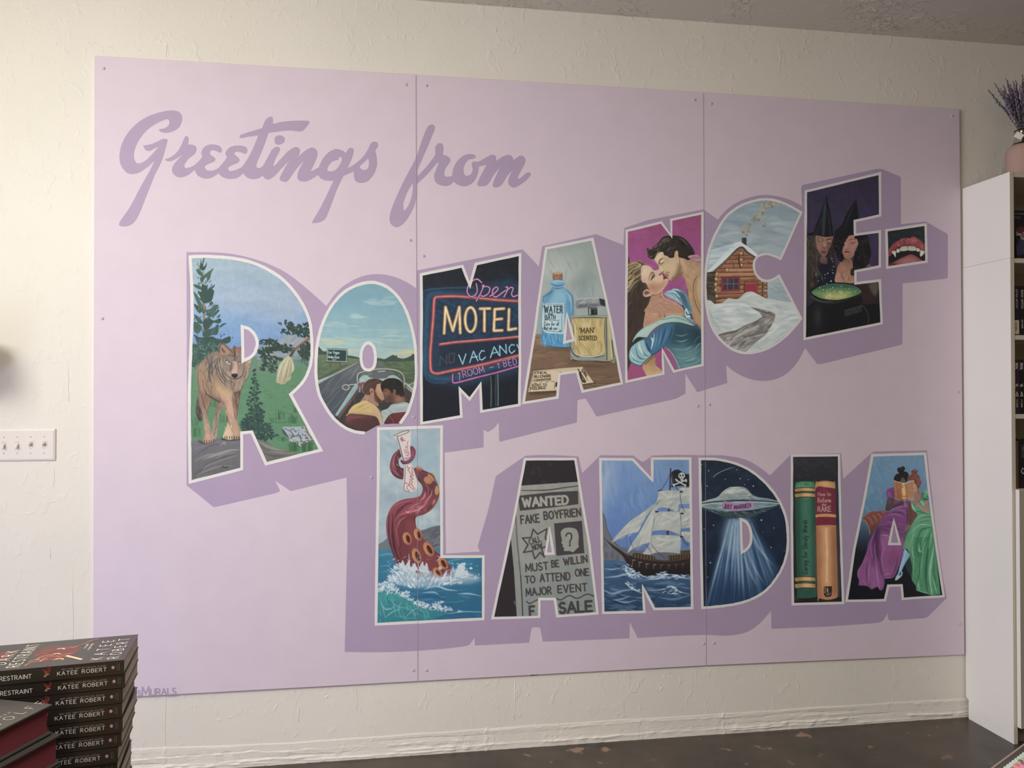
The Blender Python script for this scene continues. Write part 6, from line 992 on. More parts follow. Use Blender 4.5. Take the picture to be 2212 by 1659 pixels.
    p.F('~520,1050 ~400,1040 ~300,960 ~255,850 ~260,720 ~310,580 ~400,490 ~450,460 ~490,590 ~430,660 ~430,760 ~470,830 ~530,860','#5a2f3a'); p.clip('~520,1050 ~400,1040 ~300,960 ~255,850 ~260,720 ~310,580 ~400,490 ~450,460 ~490,590 ~430,660 ~430,760 ~470,830 ~530,860')
    for q,w,c in [('430,490 340,590 290,720 290,850 380,980 500,1020',60,'#87414f'),('400,520 330,640 310,760 340,880 430,980',22,'#a8606c'),('350,620 330,760 380,880',10,'#c99aa0'),('440,560 400,640 380,740 420,830 520,890',40,'#4d2a34'),('390,590 410,640 380,700',20,'#8a6a5c'),('370,740 400,780 430,800',22,'#a87a66'),('290,920 380,1010 520,1040',16,'#3a2029'),('460,870 500,930',24,'#9a7a72'),('340,880 390,940 430,980',7,'#d0a8ac')]: p.S(q,w,c,.85,tap=(.3,.3),soft=1)
    p.clip()
    p.part('painted_love_letter')
    p.F('~290,200 350,180 ~480,120 ~640,95 670,120 665,600 530,690 470,560 380,250','#c5bfb4'); p.F('395,205 640,110 650,600 525,690','#cdbfbb')
    p.F('530,780 ~600,760 670,760 ~720,860 820,1200 ~760,1280 ~640,1320 ~540,1290 515,1240','#c8b9b3'); p.F('575,790 680,770 810,1200 640,1300 545,1270','#cfc0bc')
    p.S('345,205 420,150 540,105 620,95 625,120 530,165 400,210',11,'#4d4034'); p.S('395,205 440,370 530,690',15,'#4d4034'); p.S('305,210 325,185 355,170',9,'#5d5042'); p.S('555,790 550,1050 530,1240 560,1290 640,1312',11,'#5a4a42')
    p.F('~455,260 ~480,215 ~500,225 ~530,270 ~575,300 ~530,300 ~490,315','#a9717c')
    for q in ['620,300 595,340 610,400 580,415 560,400','560,440 600,430 590,480 540,480 570,520 620,500','540,540 590,540 630,530 600,580 560,580','580,600 620,590 650,560','560,630 600,640 640,620','530,660 560,650 590,650']: p.S(q,13,'#a05d68',.9)
    for q in ['640,1290 590,1240 600,1190 640,1180 570,1130 560,1150','640,1190 680,1240 730,1270 740,1240 690,1190 700,1170','650,1160 690,1140 690,1100 650,1100 640,1130 660,1160','640,1070 720,1060 650,1020 ','660,1010 720,990 700,960 660,980 690,1020','640,930 700,940 710,910 670,890','600,780 600,830 650,840 610,870 640,910','680,820 710,850 690,870']: p.S(q,14,'#9c4f58',.9)
    p.part('painted_tentacle')
    p.F('~655,410 ~720,420 ~765,500 ~750,600 ~690,690 ~600,750 ~520,765 ~465,710 ~475,675 ~540,700 ~620,670 ~665,600','#75394a'); p.S('700,450 730,520 710,610 640,690 540,730',26,'#984a58',.9,tap=(.3,.3),soft=1); p.S('690,470 700,560 640,650',10,'#bf828a',.8,tap=(.3,.3)); p.S('480,720 560,755 660,720 740,620',14,'#46242d',.8); p.S('480,690 500,720',12,'#3d2029')
    # splash
    p.part('painted_splash'); p.use('L'); W=['#c3ccd2','#aebbc4','#d5dbde','#9db0bd','#b9c6cd']
    p.F('~200,1200 ~260,1160 ~330,1130 ~420,1160 ~500,1150 ~600,1190 ~700,1150 ~800,1160 ~900,1215 ~800,1240 ~640,1250 ~480,1275 ~300,1260','#a9b9c4',.75,soft=4)
    def fan(x,y): return math.atan2(-1.0,(x-460)/220)
    p.dabs('~230,1140 ~300,1090 ~340,1130 ~400,1100 ~450,1150 ~470,1090 ~500,1150 ~600,1200 ~640,1150 ~760,1090 ~780,1150 ~880,1210 ~600,1260 ~350,1270 ~250,1220',230,11,34,fan,W,.9,jit=.8,seed=6,tap=(.4,.2))
    for q in ['~300,1130 ~310,1070 ~330,1110 ~360,1070 ~370,1130 ~400,1090 ~410,1150','~430,1150 ~460,1080 ~470,1120 ~490,1090 ~500,1160','~720,1130 ~740,1100 ~780,1090 ~770,1140 ~800,1170 ~700,1200']: p.F(q,'#c3ccd2',.9)
    r=random.Random(9)
    for k in range(90): x=r.choice([r.uniform(200,520),r.uniform(640,880)]); y=r.uniform(1040,1200) if x<520 else r.uniform(1090,1210); p.E(x,y,r.uniform(2,6),r.uniform(2,5),r.choice(W),.85)
    for q in ['460,1200 430,1120 420,1060','360,1150 358,1060 356,1020','640,1170 650,1130','560,1080 590,1050 560,1040']: p.S(q,7,'#c3ccd2',.7,tap=(.4,.2))
    p.E(590,1130,14,14,'#b9a9a6'); p.E(820,1132,12,8,'#c5ced4')
    p.dabs('~130,1250 ~200,1230 ~300,1290 ~360,1310 ~340,1350 ~250,1320 ~130,1310',110,10,26,-.4,W,.85,jit=1.2,seed=7,tap=(.4,.3)); p.dabs('~340,1340 ~440,1380 ~540,1400 ~600,1370 ~640,1420 ~760,1455 ~640,1450 ~480,1430 ~370,1380',90,10,28,.4,W,.8,jit=1,seed=8,tap=(.4,.3)); p.dabs('200,1190 260,1180 260,1260 200,1230',24,9,26,.8,W,.8,seed=10)
    p.N(.02,60,60,3); return p
PAINT['L'] = paint_L
def paint_A2(SS):
    p = Pic('A2', 'A2', SS); p.part('painted_dark_backdrop'); p.V([(80,'#2b2529'),(1400,'#2b2428')]); p.dabs('370,95 780,95 800,270 330,300',20,26,50,.2,['#332d30','#262024','#3a3435'],.4,jit=1.5,seed=1)
    p.part('painted_wanted_poster')
    p.F('330,305 800,273 815,300 980,1400 295,1400 270,1000 240,690 310,420','#8d8b82',grad=('#7b8280',500,500,700,1390)); p.F('250,690 265,640 360,1400 297,1400','#86867e',.8)
    p.dabs('330,320 810,300 960,1380 320,1390 280,700',60,60,160,1.3,['#969389','#858780','#7d827f','#928f84'],.35,jit=.5,seed=2)
    K='#423c3d'
    p.S('330,345 450,345 570,340 690,322 810,308',10,K,tap=(.6,.8)); p.S('285,520 295,720 312,900 330,1100 345,1395',10,K); p.S('300,440 290,620 310,850 330,1050',5,'#a5a196',.5)
    p.F('305,390 580,360 805,348 808,460 570,490 320,515',K); p.text('WANTED',347,480,68,'#98948a',19,-.06,adv=.92,tr=.06)
    p.text('FAKE',332,622,64,K,13,-.09,adv=.66,tr=-.0); p.text('BOYFRIEN',525,587,62,K,13,-.1,adv=.70,tr=.02)
    st=P2('430,668 468,710 545,665 532,745 575,790 500,832 525,900 490,862 445,915 425,850 350,862 388,800 342,742 415,738'); p.S(np.vstack([st,st[:1]]),12,K,raw=True)
    p.text('CALL',405,798,44,K,9,-.32,adv=.62,tr=-.02); p.text('NOW.',432,845,42,K,9,-.28,adv=.62,tr=-.02)
    p.F('605,620 838,598 858,868 625,890','#423a3e')
    p.F('~662,690 ~690,662 ~740,655 ~790,670 ~810,720 ~808,790 812,815 ~790,835 765,862 ~735,850 ~700,850 ~685,845 ~690,825 ~675,815 ~680,800 665,785 ~672,760 ~665,730','#8f8d84'); p.S('705,725 715,705 740,703 752,722 748,750 738,770 738,785',13,K); p.E(737,803,9,9,K)
    p.text('MUST',372,1022,60,K,12,-.1,adv=.84,tr=.02); p.text('BE',588,985,54,K,12,-.08,adv=.68); p.text('WILLIN',690,968,56,K,12,-.13,adv=.76,tr=.04)
    p.text('TO',368,1118,56,K,12,-.05,adv=.78); p.text('ATTEND',492,1106,62,K,12,-.06,adv=.68,tr=.02); p.text('ONE',785,1060,56,K,12,-.06,adv=.72)
    p.text('MAJOR',375,1225,60,K,12,-.08,adv=.72); p.text('EVENT',640,1200,60,K,12,-.08,adv=.86,tr=.08)
    p.S('378,1272 400,1288 430,1275 470,1255',10,K); p.S('620,1240 660,1258 730,1222 800,1245 880,1210 940,1228',10,K)
    p.text('F',405,1395,82,K,20,-.05,adv=.8); p.text('SALE',652,1368,84,K,22,-.06,adv=.98,tr=.04)
    p.N(.02,30,30,3); return p
def paint_N2(SS):
    p = Pic('N2', 'N2', SS); p.part('painted_sky'); p.V([(90,'#6f87a8'),(400,'#5f7ba3'),(800,'#5470a2'),(950,'#5a6f98')])
    p.B(140,250,80,200,'#8d9bae',.8); p.B(100,420,40,200,'#8c98a8',.6); p.dabs('90,100 890,100 890,560 90,700',80,30,180,1.4,['#6b85aa','#56739e','#7b8fae','#6480a6'],.3,jit=.3,seed=1); p.B(790,140,140,60,'#55708f',.5)
    p.part('painted_cliff'); p.F('~80,580 ~100,590 ~125,680 ~160,790 ~220,870 ~270,910 ~350,930 900,930 900,1060 80,1040','#5f6167'); p.dabs('90,850 250,900 280,1020 95,1020',30,16,70,1.5,['#55565b','#6d6d6f','#4f5157'],.6,jit=.2,seed=2); p.S('85,585 110,620 140,740 190,840 250,900',7,'#3f4148',.7); p.F('~250,905 ~420,940 ~600,940 900,950 900,1040 280,1020','#585a62',.8)
    p.part('painted_sea'); p.F('80,1030 ~200,1020 ~330,1040 920,1100 920,1500 80,1500','#3c5674',grad=('#22384f',500,1050,500,1480))
    p.dabs('90,1040 330,1050 450,1160 900,1160 910,1460 100,1490',150,14,110,.1,['#2c4560','#55718c','#1f344a','#43607c','#6b859a'],.5,jit=.25,seed=3)
    for q,w,c in [('100,1100 180,1105 270,1090',12,'#8fa5b4'),('110,1180 220,1170 330,1150 450,1190',20,'#93a9b6'),('100,1290 180,1330 280,1300 400,1290',22,'#7d97aa'),('300,1230 360,1280 450,1320',16,'#a9bac4'),('480,1200 600,1190 700,1140 820,1180 900,1190',22,'#9db0bc'),('500,1300 640,1290 720,1260 800,1310 890,1330',18,'#9aadba'),('150,1390 260,1380 340,1350',12,'#8ea4b4'),('220,1390 300,1410 400,1390',9,'#a5b6c0'),('560,1240 680,1230 800,1250',26,'#54708a'),('120,1230 240,1220 360,1250',26,'#2d4763'),('600,1360 740,1380 880,1350',20,'#5d788f'),('130,1430 240,1450 400,1440',20,'#3d5872'),('110,1360 200,1400 300,1440',16,'#1c2f45'),('520,1260 650,1270 760,1290',14,'#1f344c'),('620,1430 760,1420 890,1440',20,'#203650')]: p.S(q,w,c,.75,tap=(.15,.15),soft=1.2)
    p.part('painted_ship')
    p.S('718,180 714,280 710,380',12,'#2d2728',raw=True); p.S('715,220 680,300 640,360 612,385',5,'#2d2a30',.9); p.S('700,560 690,790',22,'#43362f',raw=True); p.S('765,350 790,380 815,395',6,'#26262c'); p.S('605,380 640,378',7,'#26262c')
    p.F('~722,225 ~750,195 ~790,190 ~830,215 ~870,230 900,225 900,340 ~860,350 ~820,340 ~760,345 ~720,350 ~730,300','#242225'); p.S('725,225 740,290 722,348',8,'#4d4d55',.8)
    p.F('~790,235 ~815,215 ~845,228 ~848,255 ~835,268 ~832,288 ~812,292 ~802,270 ~790,258','#a9aaa9'); p.E(805,243,8,9,'#242225'); p.E(830,242,8,9,'#242225'); p.S('816,258 820,264',5,'#242225'); p.S('800,272 825,276',4,'#242225')
    for q in ['770,285 850,335','745,330 858,285']: p.S(q,12,'#a9aaa9',raw=True)
    for x,y in [(768,280),(775,292),(850,330),(852,340),(742,325),(748,338),(858,282),(860,295)]: p.E(x,y,9,8,'#a9aaa9')
    SA=['#a5a69d','#8b928f','#b4b3a8','#979b95']
    for q in ['~800,360 900,355 900,500 ~850,505 ~790,500 ~800,430','~800,550 900,545 900,720 ~800,725 ~815,640','~810,765 900,760 900,860 ~860,840','~625,385 820,380 ~800,450 ~780,580 ~720,550 ~640,535 ~580,545 ~600,440','~600,580 800,575 ~815,700 800,790 ~720,755 ~640,745 545,755 ~570,660','~540,795 810,795 ~812,880 800,960 ~700,950 ~600,950 ~520,970 455,965 ~520,880']:
        P=mixcurve(q); p.F(P,'#a0a29a'); p.clip(q); p.dabs(q,34,26,90,-.5,SA,.55,jit=.5,seed=len(q)); p.clip(); p.S(np.vstack([P,P[:1]]),4,'#6f757a',.6)
    for q in ['640,400 700,440 790,430','650,600 740,640 790,620','600,820 700,840 800,820']: p.S(q,20,'#b9b8ad',.6,soft=2)
    p.F('~625,470 ~560,510 ~440,590 ~330,670 ~230,780 175,860 ~230,835 ~330,785 ~420,760 ~450,690 ~520,580','#a3a69f'); p.F('~625,470 ~600,530 ~570,640 ~545,760 ~530,850 ~460,880 ~380,910 315,960 ~350,890 ~430,770 ~490,660 ~560,540','#a9aba2')
    p.clip('~625,470 ~560,510 ~440,590 ~330,670 ~230,780 175,860 ~230,835 ~330,785 ~420,760 ~530,850 ~460,880 ~380,910 315,960 ~350,890 ~560,540'); p.clip()
    p.dabs('~560,520 ~440,600 ~300,710 ~220,810 ~400,750 ~480,620',26,16,90,-.75,SA,.6,jit=.2,seed=7); p.dabs('~590,530 ~540,740 ~500,850 ~380,890 ~480,690',26,16,90,-1.1,SA,.6,jit=.2,seed=8)
    for q,w,c in [('625,465 520,590 470,680 420,760',7,'#5d646d'),('625,468 560,520 430,600 300,700 180,860',5,'#5f656c'),('415,762 300,795 178,862',6,'#636970'),('535,855 430,890 315,958',6,'#6d7276'),('580,550 545,760 535,850',8,'#7d8588'),('620,465 590,520',8,'#2f3136'),('490,875 520,920 550,965',5,'#2c2b2e'),('535,865 600,950 680,1010',5,'#2c2b2e'),('310,810 315,910',5,'#3d4048'),('340,795 355,860 385,950',5,'#3d4048'),('805,395 815,500 845,575',6,'#2c2c32'),('810,600 815,780',5,'#33333a'),('815,790 840,850 890,880',5,'#2c2c30'),('820,820 860,880 890,890',4,'#33333a'),('835,760 890,850',4,'#33333a'),('840,800 845,905',4,'#33333a'),('870,830 872,905',4,'#33333a'),('545,780 600,755',4,'#3a3f4c'),('720,755 750,790',5,'#3a3f4c')]: p.S(q,w,c,.85,tap=(.4,.4))
    for x,y in [(815,392),(822,592),(817,806),(590,575)]: p.F([[x-14,y-7],[x+14,y-7],[x+14,y+7],[x-14,y+7]],'#26252a')
    p.F('~88,800 ~130,845 ~200,890 ~270,940 ~330,975 ~400,985 ~560,1010 ~700,1020 900,965 905,1165 ~800,1155 ~640,1145 ~540,1165 ~440,1150 ~350,1090 ~310,1040 ~270,975 ~180,900','#2d2423',grad=('#1e1a1b',500,1000,500,1150))
    p.S('95,810 170,870 270,940 330,985',8,'#4d3d34',.9); p.S('300,960 420,1000 560,1022 720,1028 890,1000',9,'#4f3f35',.9); p.S('330,1000 500,1050 700,1060 890,1035',6,'#3b2f2b',.8)
    p.F('~370,965 ~400,955 ~560,985 565,1015 ~460,1000 370,985','#3b2e25'); p.F('695,980 900,960 900,975 700,1020','#3b2e25'); p.F('810,935 900,925 900,970 815,972','#4d3b2c')
    for x in range(385,560,28): p.F([[x,962+(x-385)*.13],[x+14,962+(x-385)*.13],[x+14,1000+(x-385)*.1],[x,1000+(x-385)*.1]],'#5f4c36'); p.S([[x+18,965+(x-385)*.13],[x+18,1000+(x-385)*.1]],5,'#211a18',raw=True)
    for x in range(705,890,24): p.F([[x,985-(x-700)*.1],[x+12,985-(x-700)*.1],[x+12,1020-(x-700)*.1],[x,1020-(x-700)*.1]],'#57452f'); p.S([[x+16,985-(x-700)*.1],[x+16,1020-(x-700)*.1]],5,'#211a18',raw=True)
    for i,(x,y) in enumerate([(375,1035),(435,1055),(500,1070),(568,1075),(633,1078),(702,1078),(768,1072),(830,1066)]): s=1-.06*i; p.S([[x-10*s,y-14*s],[x+14*s,y-16*s]],9,'#7d7264' if i<4 else '#5d554c',.9,raw=True); p.S([[x-6*s,y-12*s],[x-8*s,y+26*s]],9,'#5d5349' if i<4 else '#453d38',.9,raw=True)
    p.part('painted_sea'); W=['#b4c0c7','#93a8b5','#c6cfd3']
    p.dabs('~300,1080 ~340,1090 ~400,1120 ~470,1170 ~400,1190 ~310,1150',60,8,26,.5,W,.85,jit=1,seed=9); p.dabs('~460,1170 ~560,1160 ~650,1120 ~720,1160 ~860,1150 ~900,1180 ~700,1190 ~560,1190',60,9,40,-.1,W,.7,jit=.5,seed=10)
    for x,y in [(275,1080),(290,1070),(320,1060),(280,1100),(305,1235),(320,1220),(335,1065),(360,1075)]: p.E(x,y,5,6,'#b9c4ca',.85)
    p.dabs('~300,1225 ~340,1230 ~440,1300 ~360,1290',22,8,26,.6,W,.75,seed=11); p.dabs('~640,1310 ~720,1255 ~790,1300 ~820,1320 ~720,1330',26,9,34,-.3,W,.6,seed=12)
    p.N(.02,60,60,3); return p
def paint_D(SS):
    p = Pic('D', 'D', SS); p.part('painted_night_sky'); p.V([(80,'#1c2632'),(600,'#1a2434'),(1500,'#141d2c')]); p.N(.12,60,60,2)
    p.part('painted_light_beam')
    p.F('~320,690 ~340,655 ~440,640 ~520,655 ~550,710 820,1160 ~700,1380 ~400,1520 100,1520','#2b4563',.85,soft=5); p.F('~330,670 ~430,640 ~520,660 ~540,760 ~480,1000 ~330,1000 ~280,850','#6d8599',.8,soft=8)
    r=random.Random(3)
    for k in range(90):
        u=r.random(); x0=335+u*200; a=-.3+u*.85; L=r.uniform(300,860); st=r.uniform(0,260); y0=660+st; xa=x0+(-.36+u*.92)*st*.78; xb=xa+(-.36+u*.92)*L*.8
        p.S([[xa,y0],[(xa+xb)/2,y0+L/2],[xb,y0+L]],r.uniform(8,26),r.choice(['#8ba0b0','#4f708f','#223a58','#6d8aa3','#1d3350','#9fb0ba']),r.uniform(.15,.4),tap=(.3,.1),soft=1.5)
    for q,a in [('345,680 290,900 220,1150 130,1480',.5),('380,680 350,900 300,1200',.5),('400,700 380,950 350,1280',.45),('430,700 420,1000 440,1350',.35),('520,990 580,1150 690,1320',.4),('480,1040 540,1200 610,1330',.4),('570,830 640,980 760,1120',.5),('420,680 400,1000 395,1400',.3)]: p.S(q,18,'#a9b6bd',a,tap=(.5,.05),soft=2)
    p.F('100,1380 ~300,1250 ~560,1350 ~800,1200 760,1560 100,1560','#16263e',.55,soft=14)
    p.part('painted_night_sky')
    for k in range(130):
        x,y=r.uniform(65,880),r.uniform(100,1480)
        if 470<y<680 or abs(x-440)<(y-600)*.45+60 and y>600: continue
        p.E(x,y,r.uniform(1.2,3.0),r.uniform(1.2,3.0),r.choice(['#6d7c8c','#4d5d70','#8d98a2']),.8)
    for x,y,s in [(138,210,5),(70,150,4),(298,292,4),(443,287,5),(520,297,4),(413,202,4),(570,358,6),(122,358,5),(485,345,4),(580,245,3),(185,738,5),(648,688,7),(770,765,4),(743,952,5),(155,1100,6),(128,1240,4),(94,775,4),(870,985,3),(828,570,3),(660,805,3)]: p.E(x,y,s,s,'#b4bcc2',.9)
    p.S('182,272 220,240 290,205 360,182 395,175',6,'#8d959c',.8,tap=(1,.05))
    p.part('painted_flying_saucer')
    p.F('~60,545 ~130,560 ~260,600 ~380,610 ~560,610 ~720,570 840,535 ~700,600 ~560,650 ~440,665 ~330,672 ~220,630 ~100,585','#2f4046'); p.F('~60,530 ~200,515 ~450,505 ~700,510 840,525 ~760,550 ~620,580 ~450,600 ~280,600 ~120,575 60,560','#677a7d')
    p.dabs('~80,545 ~300,530 ~640,530 ~800,535 ~600,590 ~300,600',60,10,90,.0,['#8d9a98','#4d6268','#a3aca6','#5d7276','#37494f'],.55,jit=.12,seed=4)
    p.dabs('~140,575 ~300,605 ~560,610 ~700,575 ~560,650 ~330,665',50,10,60,.4,['#5d6d6f','#26353b','#7d8784','#1e2a30'],.5,jit=.5,seed=5); p.F('~250,640 ~330,670 ~440,650 ~560,655 ~620,620 ~440,615','#232f33',.6,soft=4)
    p.F('~60,520 ~120,495 ~220,465 ~270,415 ~330,375 ~400,365 ~470,368 ~515,390 ~560,440 ~620,465 ~720,480 ~825,510 840,522 ~700,505 ~450,490 ~200,505','#8b908a',grad=('#5f7175',400,420,420,505))
    p.clip('~60,520 ~120,495 ~220,465 ~270,415 ~330,375 ~400,365 ~470,368 ~515,390 ~560,440 ~620,465 ~720,480 ~825,510 840,522 ~700,505 ~450,490 ~200,505')
    p.dabs('230,465 330,370 480,365 560,440 700,480 400,490',60,12,70,.1,['#a5a79d','#77807e','#b5b5a8','#69787a'],.5,jit=.3,seed=6); p.B(360,405,60,20,'#b9b8ab',.6); p.S('250,470 400,468 560,455',10,'#5d6a6d',.6,soft=1); p.S('500,385 560,440 640,475 780,500',9,'#4d5d62',.7); p.clip()
    p.S('60,528 200,512 400,500 620,500 840,520',10,'#2a3a42',.95); p.S('60,545 200,525 420,515 640,515 830,530',7,'#b1b7b1',.8); p.S('80,520 240,480 320,470',6,'#a9ada5',.7); p.S('620,475 740,490 830,515',6,'#9fa6a2',.7)
    p.F('285,500 ~360,515 ~440,520 545,500 548,515 570,515 575,572 ~480,590 ~400,598 ~320,590 270,580 275,530','#8a6484',grad=('#9a7595',300,520,480,560)); T='#2a1f31'
    p.text('JUST',285,574,38,T,6.5,.12,adv=.58,tr=-.03,cur=-.0004); p.text('MARRIED!',388,584,38,T,6.5,-.1,adv=.66,tr=-.02,cur=-.0002)
    p.N(.02,40,40,3); return p
def paint_I(SS):
    p = Pic('I', 'I', SS); p.part('painted_bookshelf_shade'); p.V([(110,'#2b2a2d'),(340,'#222225'),(1500,'#1b191a')]); p.F('100,1480 590,1470 590,1540 100,1540','#1e1819'); p.F('515,360 590,350 570,1480 535,1480','#232a33'); p.dabs('105,130 545,120 550,340 110,340',20,30,80,.2,['#302f31','#252528'],.5,seed=1); p.F('100,1450 180,1440 180,1500 100,1520','#34302a',.7,soft=3)
    p.part('painted_green_book')
    p.F('~125,385 ~150,362 ~220,355 ~290,360 ~315,385 320,800 330,1440 ~325,1475 ~240,1490 ~160,1480 ~145,1450 128,600','#26473b'); p.F('~170,520 ~260,515 ~275,700 ~285,1250 ~200,1280 ~185,900','#3d6b55',.85,soft=9); p.F('128,520 165,520 180,1460 145,1440','#183028',.8,soft=5); p.F('300,500 322,500 330,1440 305,1450','#17302a',.8,soft=4)
    p.F('~130,390 ~155,368 ~230,360 ~300,370 312,420 ~220,415 125,428','#3b6a4b'); p.dabs('140,375 300,370 305,412 135,418',16,14,40,-.3,['#4d7d5a','#2a5540','#5a8a66'],.6,seed=2)
    for a,b in [(428,455),(478,510),(1290,1325),(1352,1390)]:
        p.F(f'~126,{a+2} ~220,{a-8} 318,{a} 320,{b} ~220,{b-6} 128,{b+4}','#8d6b42'); p.F(f'~200,{a-2} ~280,{a-2} ~280,{b-4} ~200,{b-4}','#c3a070',.8,soft=3); p.S(f'126,{b+8} 220,{b} 320,{b+6}',7,'#142019'); p.S(f'126,{a-2} 220,{a-12} 318,{a-4}',6,'#142019')
    p.F('~145,1400 ~240,1395 328,1400 ~325,1470 ~240,1488 ~160,1480','#24473b',.6)
    import math as _m
    p.text('Caring for Unruly Wards',243,1255,46,'#131c1a',5.5,-_m.pi/2-.01,adv=.62,tr=.02,sl=.1)
    p.part('painted_red_and_gold_book')
    p.F('~318,390 ~350,362 ~420,355 ~490,365 ~512,395 520,800 538,1450 ~525,1485 ~440,1505 ~360,1490 ~340,1470 325,700','#8d5e3f',grad=('#9c6a48',330,900,430,900)); p.F('~370,800 ~430,790 ~470,820 ~480,1400 ~420,1470 ~380,1400','#a8764f',.8,soft=8)
    p.F('~400,800 ~445,800 ~455,1100 ~450,1380 ~415,1390 ~405,1000','#c0956a',.7,soft=6); p.S('425,820 432,1050 430,1330',14,'#d5b48a',.6,soft=3); p.F('480,800 522,800 538,1450 495,1470','#6b4530',.7,soft=5); p.F('325,800 350,800 365,1470 340,1460','#7a5036',.6,soft=4)
    p.F('~320,395 ~350,370 ~420,360 ~490,372 510,400 512,430 ~420,418 322,432','#a07347'); p.F('~370,375 ~440,368 ~470,420 ~390,420','#c9a26c',.8,soft=4)
    p.F('~322,430 ~420,416 515,428 519,680 ~420,670 328,685','#5d2230'); p.F('~360,440 ~440,430 ~460,660 ~370,670','#76303c',.7,soft=6); p.F('~326,682 ~420,672 519,682 520,706 ~420,700 328,712','#a87e4c'); p.F('~328,710 ~420,702 520,708 521,785 ~420,780 330,790','#64242f'); p.F('~330,788 ~420,780 521,785 521,798 ~420,795 330,800','#9a6c46')
    C='#a08378'; p.text('How to',348,500,36,C,5,-.03,adv=.75); p.text('Reform',345,562,42,C,5.5,-.02,adv=.62); p.text('your',385,592,22,C,4,0,adv=.7); p.text('RAKE',345,652,48,C,7,-.03,adv=.72)
    p.F('402,1378 480,1372 480,1445 ~470,1470 ~440,1478 ~412,1470 402,1445','#2c211d'); p.text('24',408,1435,44,'#a08a6d',5,-.05,adv=.55); p.S('440,1395 442,1455',5,'#a08a6d'); p.S('425,1450 440,1460 470,1440',4,'#a08a6d')
    p.N(.03,30,60,3); return p
def paint_A3(SS):
    p = Pic('A3', 'I', SS); p.part('painted_backdrop'); p.V([(90,'#5b7488'),(400,'#536f86'),(700,'#4b667a'),(860,'#2d3b4a'),(1050,'#11141b'),(1500,'#0e0f15')])
    p.dabs('880,110 1380,100 1430,450 1000,650 800,650',50,30,110,1.3,['#617b8e','#4d6a80','#6a8090','#557086'],.4,jit=.5,seed=1)
    p.part('painted_sofa'); p.use('A3a')
    p.F('~30,1270 ~60,1210 ~200,1100 ~350,1080 ~540,1075 600,1150 ~450,1300 ~380,1400 ~200,1600 ~190,1540 ~130,1350 ~80,1290','#6b3a34'); p.clip('~30,1270 ~60,1210 ~200,1100 ~350,1080 ~540,1075 600,1150 ~450,1300 ~380,1400 ~200,1600 ~190,1540 ~130,1350 ~80,1290')
    for k in range(8): x=90+k*55; p.S([[x,1230-k*20],[x+70,1290-k*18],[x+110,1400-k*16]],16,'#8d5646' if k%2 else '#4d2826',.9,tap=(.5,.5)); p.S([[x+20,1220-k*20],[x+90,1290-k*18],[x+120,1380-k*16]],7,'#a97a5c',.7)
    p.F('~200,1480 ~380,1330 ~420,1350 ~300,1500 ~200,1600','#4d3228',.9,soft=3); p.clip(); p.S('40,1270 90,1290 140,1370 180,1480 195,1600',14,'#8d7350',.9); p.S('60,1215 200,1105 350,1085 540,1075',9,'#8a5a4a',.8)
    p.F('~1060,880 ~1130,900 ~1260,1130 ~1180,1300 ~1080,1450 ~1050,1200','#5c3a32')
    p.part('painted_reading_woman_in_purple')
    p.use('A3b'); DR='~540,90 ~640,40 ~1180,0 ~1150,150 ~1090,330 ~1060,620 ~1000,800 ~930,1000 ~860,1090 700,1105 ~690,1250 ~650,1335 ~600,1330 ~560,1270 ~500,1290 ~440,1320 ~390,1280 ~330,1250 175,1240 ~190,1150 ~160,1060 ~165,940 ~250,800 ~340,560 ~380,380 ~440,260'
    p.F(DR,'#5f3358'); p.clip(DR)
    p.F('~590,240 ~700,220 ~900,280 ~1080,330 ~1060,600 ~960,900 ~700,1100 ~640,800 ~620,500','#7d4a72',.9,soft=5); p.F('~720,560 ~950,500 ~1040,620 ~940,900 ~780,960 ~700,800','#673558',.8,soft=10)
    p.F('~160,900 ~340,600 ~400,700 ~360,1240 ~180,1240','#76426c',.85,soft=4); p.F('~380,950 ~500,850 ~600,1000 ~690,1200 ~600,1320 ~420,1300','#7b4872',.85,soft=4); p.F('~500,120 ~600,100 ~590,400 ~600,700 ~520,700 ~480,400','#391d38',.85,soft=4)
    for q,w,c in [('530,110 470,260 380,500 370,620',16,'#8d6488'),('440,300 420,500 470,700',18,'#8a5c84'),('520,360 500,520 540,760 580,1000',18,'#8f5f88'),('430,620 400,850 380,1000 380,1200',14,'#9a6a92'),('340,600 290,760 180,960 170,1080',9,'#8d5f86'),('500,720 540,920 570,1160 600,1300',14,'#a3749c'),('350,780 340,950 350,1200',20,'#45213f'),('600,650 620,900 680,1090',20,'#3f1f3b'),('620,300 680,500 640,700 690,950',18,'#96658c'),('610,240 720,240 790,270',20,'#a0749a'),('690,1040 760,1010 840,1015',9,'#a5789c'),('700,1100 780,1085 850,1080',12,'#a5769c'),('760,1070 850,1055',14,'#2f1830'),('620,110 800,140 940,120',26,'#442444'),('650,60 800,60',30,'#6d3d68'),('1000,60 1080,180 1120,260',16,'#4a274a'),('250,1120 300,1180 330,1240',9,'#9a6f94'),('960,650 920,900 850,1040',26,'#4b2748'),('270,800 260,1000 250,1100',9,'#5d3056'),('430,250 410,420 380,540',9,'#33192f')]: p.S(q,w,c,.75,tap=(.2,.2),soft=1)
    p.clip(); p.use('A3a')
    BD='~570,620 ~640,570 ~740,560 ~760,780 ~900,850 1060,830 1060,1000 ~1050,1400 ~960,1560 ~700,1560 ~480,1400 ~440,1300 ~540,1120 ~660,1080 ~740,1030 ~700,900 ~660,770 ~580,770'
    p.F(BD,'#643860'); p.clip(BD)
